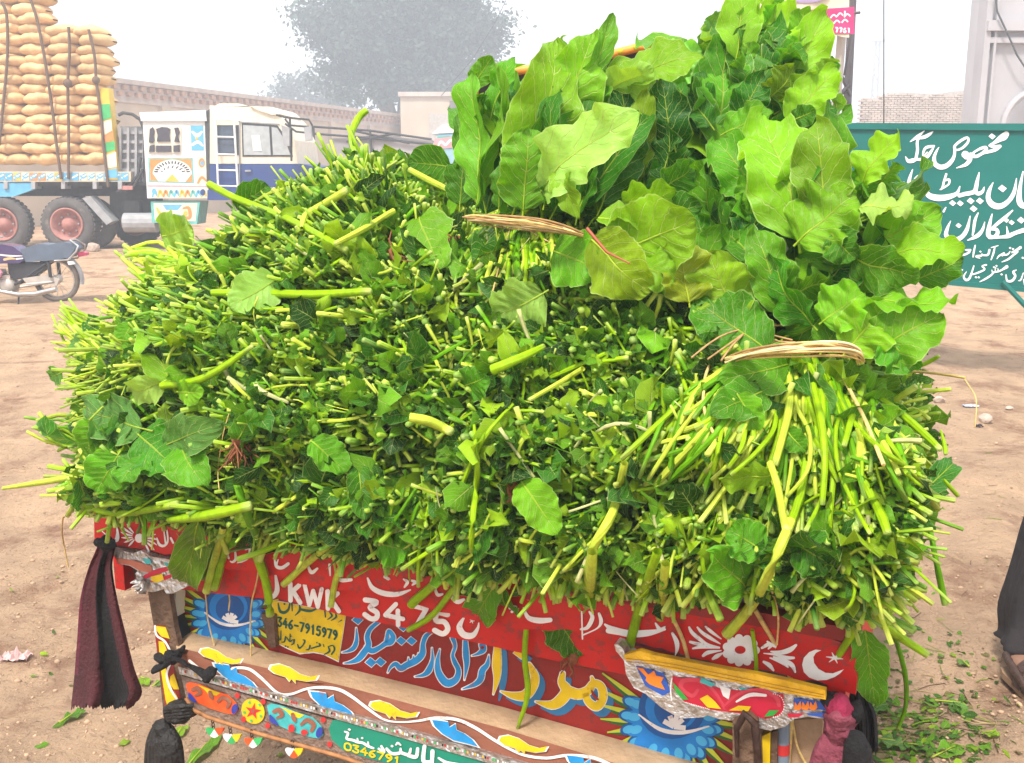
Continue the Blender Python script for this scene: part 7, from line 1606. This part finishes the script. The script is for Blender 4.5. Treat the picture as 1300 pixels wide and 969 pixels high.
one((352,355),(292,392),50,5,'pale torn leaf on the stalks below the top mound', .05, pet=.6)
one((532,275),(560,345),58,4,'pale triangular leaf with a small hole right of the top mound', .06, lobe=.25)
one((572,212),(520,205),46,2,'dark oval leaf on its stalk sticking up before the pale blue van', .02, bend=.3, lobe=.03, ruf=.05, pet=.5)
one((252,662),(240,742),40,4,'limp yellow-green leaf hanging over the left end of the red board', .05, bend=.5, roll=20)
one((700,775),(738,832),48,2,'dark pointed leaf hanging before the red lower board', .04, bend=.3)
one((628,742),(604,790),40,3,'rounded leaf hanging before the painted crescent on the number board', .04, bend=.5)
one((636,745),(655,785),34,2,'darker leaf of the hanging pair beside the number board crescent', .045, bend=.4, roll=30)
one((1098,800),(1110,890),40,3,'drooping leaf at the right end of the tailgate, over the knotted cloth', .03, bend=.4, lobe=.2, pet=.0)
one((300,560),(325,520),30,2,'small green leaf bent over by the rust-brown root', .05)
one((395,560),(440,600),44,3,'curled leaf left of the narrow ribbed leaf', .05, fold=.6)
one((590,490),(618,478),44,3,'small round leaf beside the thick pale stalk in the middle', .06, lobe=.05)
one((205,300),(245,290),48,5,'pale frilled leaf on the shoulder below the tool box', .03, ruf=.3)
one((480,690),(520,700),44,3,'crumpled leaf above the digits of the number board', .05, ruf=.3)
one((300,265),(340,235),46,2,'dark folded leaf below the blue truck fender', .02, fold=.7)
one((1010,690),(1060,720),52,2,'leaf folded among the stalk ends right of the long drooping stalk', .04)
one((970,700),(925,672),48,3,'leaf lying over stalk ends left of the long drooping stalk', .04)
STK = 'single stalks lying on or hanging off the heap'
for pts, c, lab, lf in [
 ([(4,620,4),(50,613,7),(104,604,9)], C_PALE, 'long pale stalk poking out left over the bare ground', .0),
 ([(266,234,9),(300,252,9),(370,280,9),(440,318,9)], C_YG, 'long stalk reaching left towards the decorated tool box', .05),
 ([(793,588,10),(778,650,12),(752,700,12),(745,768,12)], C_PALE, 'long pale stalk slanting down above the yellow Urdu lettering', .06),
 ([(672,760,6),(666,830,7),(670,880,7),(657,925,4)], C_YG, 'slender stalk hanging before the blue shadowed yellow letters', .06),
 ([(1004,662,13),(968,745,13),(945,780,13),(922,806,14)], C_PALE, 'thick pale stalk hanging down to the white painted flower', .10),
 ([(1180,668,6),(1188,710,7),(1200,768,8)], C_MID, 'green stalk drooping off the right edge of the heap', .0),
 ([(325,700,14),(338,740,11),(343,782,10)], C_YG, 'stalk hanging in front of the plate with the telephone number', .07),
 ([(292,672,9),(284,705,10),(272,748,10)], C_YG, 'right-hand stalk of three hanging left of the painted blue flower', .07),
 ([(284,668,9),(274,705,10),(262,752,10)], C_PALE, 'middle stalk of three hanging left of the painted blue flower', .075),
 ([(276,668,8),(266,700,9),(256,735,8)], C_MID, 'left-hand stalk of three hanging left of the painted blue flower', .065),
 ([(420,690,9),(390,715,9),(360,742,9)], C_PALE, 'pale stalk slanting over the letter K on the number board', .06),
 ([(452,705,8),(430,725,8),(420,770,8)], C_PALE, 'stalk crossing the letter W on the number board', .07),
 ([(585,735,9),(550,780,8),(518,800,7)], C_YG, 'stalk crossing the digit seven on the number board', .06),
 ([(560,735,12),(530,760,12),(522,768,12)], C_YG, 'thick short stalk above the digit seven', .07),
 ([(835,700,12),(815,760,13),(798,826,12)], C_YG, 'thick stalk hanging down to the tip of the yellow rail', .07),
 ([(845,715,11),(842,745,11),(838,785,11)], C_PALE, 'straight pale stalk beside the thick one above the yellow rail', .08),
 ([(752,700,13),(750,740,13),(746,766,13)], C_PALE, 'short pale stalk above the letter dots of the yellow lettering', .08),
 ([(625,470,14),(660,455,12),(690,440,8)], C_YG, 'thick stalk in the middle of the heap beside a small round leaf', .06),
 ([(740,468,7),(712,485,7),(672,508,6)], C_PALE, 'thin pale stalk pointing down-left in the middle of the heap', .07),
 ([(383,290,5),(388,275,10),(408,262,11),(440,242,10)], C_PALE, 'pale stalk lying on the top mound pointing left', .07),
 ([(450,195,8),(446,172,8),(455,150,9),(466,140,8)], C_YG, 'upright hooked stalk standing highest on the top mound', .03),
 ([(270,372,8),(320,372,10),(400,374,11),(470,370,9)], C_YG, 'long stalk lying level across the stalk ends left of centre', .07),
 ([(205,490,9),(260,480,10),(320,440,6)], C_YG, 'curved stalk left of centre above the grey-green leaves', .07),
 ([(602,540,4),(606,600,8),(600,660,8),(598,700,6)], C_YG, 'slim stalk hanging vertically left of the folded yellow leaf', .06),
 ([(520,530,12),(545,535,13),(572,548,12)], C_PALE, 'stubby pale stalk with a cut end in the centre', .06),
 ([(660,505,4),(612,560,6),(575,650,8)], C_YG, 'thin bent stalk right of the stubby pale one', .05),
 ([(1060,840,8),(1085,800,9),(1110,760,8)], C_YG, 'stalk hanging at the right corner over the crescent board', .05),
 ([(1080,760,10),(1130,800,11),(1178,832,9)], C_YG, 'stalk jutting right and down past the tailgate corner', .0),
 ([(1130,790,5),(1148,850,6),(1150,895,5),(1140,925,4)], C_MID, 'long thin stalk trailing off the right corner to the ground', -.05),
 ([(105,640,8),(150,652,9),(225,640,9)], C_YG, 'stalk lying along the lower left edge above the red board', .06),
 ([(215,660,8),(262,655,13),(318,642,12)], C_YG, 'thick stalk lying over the left end of the red board', .08),
 ([(500,268,8),(460,292,9),(425,310,7)], C_PALE, 'stalk lying across the flank of the top mound', .07),
 ([(585,250,8),(550,232,9),(520,216,8)], C_PALE, 'pale stalk pointing up-left behind the top mound', .05),
 ([(300,610,10),(312,650,11),(330,690,10)], C_MID, 'stalk hanging below the rust-brown root', .06),
 ([(955,800,5),(960,840,5),(958,868,5)], C_YG, 'thin stalk end before the white flower centre', .07)]:
    stalk(None, pts, c, lift=lf, name='loose_stalk', label=lab, group=STK)

# rust-brown roots / dried scraps
M_RUST = mat('dried_brown', (.22, .075, .03), .9, var=.4, scale=60, bump=.5)
def dried(x, y, n, L, lab, seed, pink=False):
    r = np.random.default_rng(seed); b = MB(); p = surf(np.array([x]), np.array([y]), .045)[0]
    for i in range(n):
        d = unit(r.normal(0, 1, 3)+np.array([0, 0, -1.2])); q = p + r.normal(0, .006, 3); b.tube([q, q+d*L*.5+r.normal(0, .004, 3), q+d*L+r.normal(0, .006, 3)], [.0025, .002, .0008], 4)
    b.ball(p, (.011, .008, .014), 8, 6); o = b.build('dried_root', M_RUST); tag(o, lab, 'dried root')
dried(302, 560, 22, .05, 'rust-brown withered root beside the grey-green leaf cluster', 1)
dried(582, 308, 16, .035, 'orange-brown dried tuft left of the straw tie', 2)
dried(500, 322, 14, .04, 'brown dried fibres right of the top mound', 3)
dried(652, 622, 10, .02, 'small dark brown seed-like scrap beside the folded yellow leaf', 4)
dried(728, 835, 10, .03, 'dried yellow-brown flower head hanging before the red lower board', 5)
b = MB(); b.tube([T(745, 290, .11), T(770, 320, .12), T(800, 335, .12)], [.003, .0022, .001], 6); tag(b.build('reddish_stalk', mat('reddish_stalk', (.35, .08, .04), .6)), 'reddish stalk of the sprawling lime leaves', 'stalk')
# ================================================================ person at the right edge
def person():
    t = thing('person', G(1320, 888), 'man in dark trousers and brown strap sandals standing at the right edge', 'person')
    M_TR = mat('dark_trousers', (.022, .018, .020), .85, var=.25, scale=5, bump=.4, bscale=30); M_SK = mat('skin', (.26, .14, .09), .6, var=.1); M_KU = mat('dark_shirt', (.075, .065, .07), .85, var=.2, scale=4, bump=.3, bscale=25)
    M_SAN = mat('brown_leather', (.06, .032, .024), .5, var=.3, scale=20, bump=.4, bscale=60); M_SOLE = mat('tan_sole', (.30, .19, .11), .8)
    g = G(1320, 874); gx, gy = g[0], g[1]
    cx, cy = gx + .36, gy + .03                                    # between the feet
    H = 1.72
    # body as one skinned surface
    J = {'pel': (cx+.01, cy+.10, .93), 'sp': (cx, cy+.10, 1.10), 'ch': (cx, cy+.10, 1.30), 'nk': (cx, cy+.09, 1.47), 'hd0': (cx, cy+.07, 1.55), 'hd1': (cx, cy+.06, 1.66),
         'lh': (cx-.10, cy+.10, .88), 'lk': (gx+.13, cy+.10, .50), 'la': (gx+.03, gy+.16, .10), 'rh': (cx+.12, cy+.10, .88), 'rk': (cx+.14, cy+.10, .48), 'ra': (cx+.17, cy+.18, .10),
         'ls': (cx-.17, cy+.11, 1.40), 'le': (cx-.20, cy+.14, 1.14), 'lw': (cx-.15, cy+.05, .90), 'rs': (cx+.19, cy+.11, 1.40), 're': (cx+.24, cy+.14, 1.14), 'rw': (cx+.25, cy+.05, .90)}
    R = {'pel': .15, 'sp': .135, 'ch': .15, 'nk': .055, 'hd0': .07, 'hd1': .085, 'lh': .11, 'lk': .075, 'la': .045, 'rh': .11, 'rk': .075, 'ra': .045, 'ls': .062, 'le': .045, 'lw': .028, 'rs': .062, 're': .045, 'rw': .028}
    E = [('pel', 'sp'), ('sp', 'ch'), ('ch', 'nk'), ('nk', 'hd0'), ('hd0', 'hd1'), ('pel', 'lh'), ('lh', 'lk'), ('lk', 'la'), ('pel', 'rh'), ('rh', 'rk'), ('rk', 'ra'), ('ch', 'ls'), ('ls', 'le'), ('le', 'lw'), ('ch', 'rs'), ('rs', 're'), ('re', 'rw')]
    ks = list(J); base = np.array(wloc(t)); me = bpy.data.meshes.new('body'); me.from_pydata([tuple(np.array(J[k])-base) for k in ks], [(ks.index(a), ks.index(b)) for a, b in E], [])
    o = bpy.data.objects.new('body', me); COL.objects.link(o); o.parent = t; me.materials.append(M_SK)
    md = o.modifiers.new('skin', 'SKIN'); o.modifiers.new('sub', 'SUBSURF').levels = 2; o.modifiers['sub'].render_levels = 2
    for i, k in enumerate(ks): v = me.skin_vertices[0].data[i]; v.radius = (R[k], R[k]*.85); v.use_root = (k == 'pel')
    md.use_smooth_shade = True
    # fingers, rooted in the palm
    for sx, w in ((-1, J['lw']), (1, J['rw'])):
        b = MB(); w = np.array(w); b.tube([w, w+[0, -.01, -.05], w+[0, -.015, -.10]], [.028, .04, .036], 10, flat=.5)
        for k in range(4): f = w+[(k-1.5)*.019, -.015, -.095]; L = (.062, .075, .07, .055)[k]; b.tube([f, f+[0, -.012, -L*.55], f+[0, -.035, -L]], [.0095, .0085, .006], 8)
        f = w+[-sx*.03, -.01, -.04]; b.tube([f, f+[-sx*.02, -.02, -.03], f+[-sx*.018, -.03, -.06]], [.012, .010, .007], 8); b.build('hand', M_SK, t)
    b = MB(); h = np.array(J['hd1'])
    b.ball(h+[0, 0, .01], (.078, .095, .115), 20, 14); b.tube([h+[0, -.093, .02], h+[0, -.118, -.02], h+[0, -.095, -.028]], [.008, .014, .008], 8)
    for sx in (-1, 1): b.ball(h+[sx*.08, .005, -.005], (.012, .022, .032), 8, 6); b.ball(h+[sx*.03, -.088, .02], (.014, .008, .009), 8, 6)
    b.tube([h+[-.025, -.088, -.055], h+[0, -.096, -.057], h+[.025, -.088, -.055]], .006, 6); b.build('head', M_SK, t)
    b = MB(); b.ball(h+[0, .018, .035], (.086, .098, .105), 18, 12); b.build('hair', mat('black_hair', (.015, .012, .012), .6, bump=.6, bscale=150), t)
    # loose trousers: folded cloth round each leg
    def sleeve(name, rows, m_, n=44, nf=5, amp=.012, seed=0, close=False):
        V = []; 
        P = smooth_path([(*c, rx, ry) for c, rx, ry in rows], 5)
        for j, q in enumerate(P):
            tj = j/(len(P)-1)
            for i in range(n):
                th = 2*math.pi*i/n; f = amp*(math.sin(nf*th+seed+tj*2.2)+.5*math.sin(nf*2.3*th+tj*5+seed)+.7*math.sin(tj*21+th*2+seed)*.6)*(.35+.8*tj)
                V.append((q[0]+math.cos(th)*(q[3]+f), q[1]+math.sin(th)*(q[4]+f), q[2]))
        R_ = len(P); idx = np.arange(R_*n).reshape(R_, n); k_ = np.roll(idx, -1, 1); F = np.stack([idx[:-1], k_[:-1], k_[1:], idx[1:]], -1).reshape(-1, 4)
        return np_mesh(name, np.array(V), [F], m_, t)
    la = np.array(J['la'])
    sleeve('trouser_leg', [((cx-.10, cy+.10, .98), .135, .14), ((gx+.20, gy+.14, .76), .13, .13), ((gx+.12, gy+.15, .50), .120, .115), ((gx+.055, gy+.15, .26), .105, .105), ((gx+.03, gy+.13, .13), .094, .10), ((gx+.03, gy+.12, .08), .098, .12)], M_TR, seed=1)
    sleeve('trouser_leg', [((cx+.10, cy+.10, .98), .135, .14), ((cx+.14, cy+.12, .70), .12, .13), ((cx+.15, cy+.15, .40), .11, .11), ((cx+.17, cy+.16, .075), .10, .12)], M_TR, seed=4)
    sleeve('long_shirt', [((cx, cy+.10, 1.45), .10, .09), ((cx, cy+.10, 1.38), .20, .12), ((cx, cy+.10, 1.15), .19, .135), ((cx+.02, cy+.10, .92), .20, .15), ((cx+.06, cy+.10, .76), .20, .16), ((cx+.07, cy+.10, .70), .21, .165)], M_KU, seed=2, nf=7)
    for sx, s_, e_, w_ in ((-1, 'ls', 'le', 'lw'), (1, 'rs', 're', 'rw')):
        b = MB(); a, c, d = (np.array(J[k]) for k in (s_, e_, w_)); b.tube([a+[-sx*.04, 0, .01], a, (a+c)/2, c, (c+d)/2, d+(c-d)*.1], [.06, .072, .066, .06, .052, .048], 14); b.build('sleeve', M_KU, t)
    # feet and closed strap sandals with open toes
    for fx, fy, rot in ((gx-.035, gy-.06, .10), (cx+.17, cy+.04, -.15)):
        cr, sr = math.cos(rot), math.sin(rot)
        tr = lambda p: np.array([fx + p[0]*cr - p[1]*sr, fy + p[0]*sr + p[1]*cr, p[2]])
        b = MB()
        out = [(.052, -.125), (.058, -.06), (.05, .02), (.042, .12), (.03, .15), (0, .16), (-.03, .15), (-.042, .12), (-.05, .02), (-.06, -.06), (-.055, -.125), (-.03, -.155), (0, -.163), (.03, -.15)]
        b.prism([tr((x_*1.08, y_*1.03, .004)) for x_, y_ in out], (0, 0, .02)); b.build('sole', M_SOLE, t)
        b = MB(); b.tube([tr((0, .13, .055)), tr((0, .08, .07)), tr((0, .0, .062)), tr((0, -.06, .05)), tr((0, -.10, .042))], [.035, .045, .048, .048, .040], 14, flat=.7)
        for k, (tx, L, rr_) in enumerate(((-.034 if rot > 0 else .034, .040, .0125), (-.014 if rot > 0 else .014, .038, .010), (.003 if rot > 0 else -.003, .034, .0095), (.019 if rot > 0 else -.019, .028, .009), (.035 if rot > 0 else -.035, .020, .0085))):
            b.tube([tr((tx, -.085, .042)), tr((tx, -.10-L*.5, .044)), tr((tx, -.10-L, .034))], [rr_*1.05, rr_, rr_*.75], 8); b.ball(tr((tx, -.10-L, .035)), rr_*.9, 8, 6)
        b.build('foot', M_SK, t)
        b = MB()
        def strap(y0, y1, hh, wd=.056, dep=.03):
            n = 9; vs = []
            for j in range(3):
                yy = y0+(y1-y0)*j/2
                for i in range(n): a = math.pi*i/(n-1); vs.append(tr((wd*math.cos(a), yy+.01*math.sin(a), .022+(hh+.004*(j == 1))*math.sin(a)**.7)))
            b.add(vs, [(j*n+i, j*n+i+1, (j+1)*n+i+1, (j+1)*n+i) for j in range(2) for i in range(n-1)], 0, True)
        for (y0, y1, hh) in ((-.092, -.068, .045), (-.060, -.034, .060), (-.026, .0, .072), (.008, .05, .080)): strap(y0, y1, hh, .060)
        b.tube([tr((.058, -.095, .03)), tr((.06, -.02, .05)), tr((.052, .06, .07)), tr((.03, .14, .075)), tr((0, .155, .078)), tr((-.03, .14, .075)), tr((-.052, .06, .07)), tr((-.06, -.02, .05)), tr((-.058, -.095, .03))], .011, 8, flat=1.4)
        b.build('sandal_straps', M_SAN, t)
person()

# ================================================================ litter on the ground
rg = np.random.default_rng(44)
def gl(x, y, dz=0): p = G(x, y); return np.array([p[0], p[1], gz(p[0], p[1])+dz])
def gleaf(x0, y0, x1, y1, w, tone, lab, ruf=.25, bend=.5, fold=.3, dz=.006):
    a, b_ = gl(x0, y0, dz), gl(x1, y1, dz+.01); D = b_-a; L = np.linalg.norm(D); t = thing('fallen_leaf', a, lab, 'leaf', 'torn leaves lying on the ground')
    leaves('blade', a[None], (D/L)[None], np.array([[rg.normal(0, .15), rg.normal(0, .15), 1.0]]), L, w/2/1300*np.linalg.norm(a-CO), (TONE[tone]*.9)[None], t, nu=14, nv=8, bend=bend*.4, fold=fold, ruf=ruf*.6, seed=int(x0))
    P = np.array([a-D*.2+[0, 0, .003], a+[0, 0, .004], a+D*.6+[0, 0, .010]]); tubes('midrib', P[None], np.array([[.003, .0025, .0012]]), C_PALE[None]*.8, t, seg=5)
gleaf(1115, 938, 1150, 952, 34, 7, 'grey-green leaf flat on the soil right of the black corner cloth')
gleaf(1092, 905, 1128, 893, 26, 2, 'crumpled green leaf tuft right of the black corner cloth top')
gleaf(1228, 848, 1215, 842, 16, 7, 'small pale leaf near the sandal, on bare soil')
gleaf(1190, 962, 1225, 950, 24, 3, 'leaf at the bottom edge left of a bright scrap')
gleaf(1250, 938, 1264, 948, 18, 4, 'bright yellow-green scrap left of the bottom right corner')
gleaf(1150, 945, 1175, 960, 22, 2, 'dark torn leaf on the soil at the bottom right')
gleaf(238, 965, 280, 930, 18, 3, 'light green wilted leaf on the soil below the medallions')
gleaf(222, 934, 238, 920, 12, 4, 'leaf scrap behind the black rag tassel')
gleaf(80, 908, 108, 896, 18, 2, 'green leaf on the soil under the maroon cloth')
gleaf(180, 858, 186, 868, 14, 4, 'yellow-green scrap right of the maroon cloth hem')
gleaf(196, 868, 210, 864, 9, 7, 'tiny grey-green scrap left of the painted post')
gleaf(1195, 895, 1235, 905, 14, 7, 'long withered leaf on the soil before the sandal')
# mat of trampled scraps and stalk bits
n = 420; x = np.concatenate([rg.normal(1170, 40, 250), rg.uniform(1090, 1290, 90), rg.uniform(0, 1300, 80)]); y = np.concatenate([rg.normal(925, 26, 250), rg.uniform(800, 969, 90), rg.uniform(720, 1000, 80)])
P = np.array([gl(a, b_, .004) for a, b_ in zip(x, y)]); a = rg.uniform(0, 6.28, n); D = np.c_[np.cos(a), np.sin(a), rg.normal(0, .12, n)]
cc = pick(rg, n, [C_MID, C_DARK, np.array([.20, .17, .06]), C_YG], [.35, .3, .2, .15])*.8
o = leaves('leaf_litter', P, D, np.c_[rg.normal(0, .3, n), rg.normal(0, .3, n), np.ones(n)], rg.uniform(.015, .05, n), rg.uniform(.004, .013, n), cc, None, nu=4, nv=4, bend=rg.normal(0, .5, n), fold=rg.uniform(-.4, .4, n), ruf=.2, seed=3); tag(o, 'scattered trampled leaf scraps on the soil round the cart', kind='stuff')
n = 160; x = np.concatenate([rg.normal(1180, 50, 110), rg.uniform(1090, 1290, 50)]); y = np.concatenate([rg.normal(925, 26, 110), rg.uniform(560, 969, 50)])
Cc = []; 
for i in range(n):
    p = gl(x[i], y[i], .003); a = rg.uniform(0, 6.28); L = rg.uniform(.02, .11); d = np.array([math.cos(a), math.sin(a), 0]); m_ = np.array([-d[1], d[0], 0])*rg.normal(0, .12)*L
    Cc.append([p, p+d*L*.5+m_, p+d*L])
o = tubes('straw_litter', np.array(Cc), np.repeat(rg.uniform(.0007, .0019, (n, 1)), 3, 1), pick(rg, n, [np.array([.4, .30, .15]), C_YG*.6, np.array([.12, .07, .04])], [.4, .3, .3]), None, seg=4); tag(o, 'scattered straw and stalk bits on the soil', kind='stuff')
# crumbs of earth, small stones
bm = bmesh.new(); bmesh.ops.create_icosphere(bm, subdivisions=1, radius=1); iv = np.array([v.co for v in bm.verts]); bm.verts.index_update(); iF = np.array([[v.index for v in f.verts] for f in bm.faces]); bm.free()
n = 11000; py = 200 + 769*rg.random(n)**.75; px = rg.uniform(-60, 1360, n); g = py > 330; px, py = px[g], py[g]; n = len(px)
P = np.array([gl(a, b_) for a, b_ in zip(px, py)]); sz = np.clip(rg.lognormal(math.log(.0026), .55, n), .001, .012)*(1+P[:, 1]*.05)
V = P[:, None] + iv[None]*(sz[:, None, None]*rg.uniform(.6, 1.3, (n, 1, 3)))*np.array([1, 1, .6]); F = (np.arange(n)*len(iv))[:, None, None]+iF[None]
o = np_mesh('soil_crumbs', V.reshape(-1, 3), [F.reshape(-1, 3)], mat('soil_crumb', (.42, .28, .18), .95, var=.35, scale=3), None, smooth=False); tag(o, 'loose soil crumbs and grit over the earth yard', kind='stuff')
rock('broken_brick', G(1251, 527), .055, M_STONE, 5, 'broken dusty brick lump on the bare ground right of the heap', 'stone', .7)
rock('stone', G(1282, 515), .03, M_STONE, 6, 'small reddish stone beside the broken brick, towards the right edge', 'stone')
rock('stone', G(1193, 507), .05, M_STONE, 8, 'pale stone at the right edge of the heap, under the poking stalk', 'stone')
for (x_, y_, w_, h_, c_, lab, sd_) in ((1232, 513, .10, .02, (.45, .5, .6), 'flattened silvery blue wrapper left of the broken brick', 1), (1190, 526, .06, .035, (.7, .68, .66), 'crumpled white paper scrap beside the heap on the right', 2), (20, 832, .09, .04, (.62, .42, .40), 'crumpled pale pink plastic scrap at the left edge', 3), (1243, 533, .05, .03, (.06, .05, .06), 'black plastic scrap in front of the broken brick', 4)):
    r = np.random.default_rng(sd_); p = gl(x_, y_, .006); nx, ny = 12, 8; b = MB(); vs = []
    for j in range(ny+1):
        for i in range(nx+1): vs.append(p + [(i/nx-.5)*w_ + r.normal(0, .002), (j/ny-.5)*w_*.55 + r.normal(0, .002), abs(r.normal(0, h_*.22)) + .25*h_*math.sin(i*1.1+sd_)*math.sin(j*.9)])
    b.add(vs, [(j*(nx+1)+i, j*(nx+1)+i+1, (j+1)*(nx+1)+i+1, (j+1)*(nx+1)+i) for j in range(ny) for i in range(nx)], 0, False); o = b.build('litter_scrap', mat('scrap_%s' % lab.split()[1], c_, .5)); o['label'] = lab; o['category'] = 'litter'

# ================================================================ haze over the yard
bm = bmesh.new(); bmesh.ops.create_cube(bm, size=1); me = bpy.data.meshes.new('haze'); bm.to_mesh(me); bm.free()
hz = bpy.data.objects.new('haze', me); COL.objects.link(hz); hz.scale = (840, 840, 27); hz.location = (0, 0, 12.0)
hm = bpy.data.materials.new('haze_air'); hm.use_nodes = True; n_ = hm.node_tree.nodes; n_.clear(); ho = n_.new('ShaderNodeOutputMaterial'); pv = n_.new('ShaderNodeVolumePrincipled')
pv.inputs['Color'].default_value = (.80, .89, 1.0, 1); pv.inputs['Density'].default_value = .0075; pv.inputs['Anisotropy'].default_value = .2
hm.node_tree.links.new(pv.outputs[0], ho.inputs['Volume']); me.materials.append(hm); hz['kind'] = 'stuff'; hz['label'] = 'pale dusty haze filling the air of the yard'
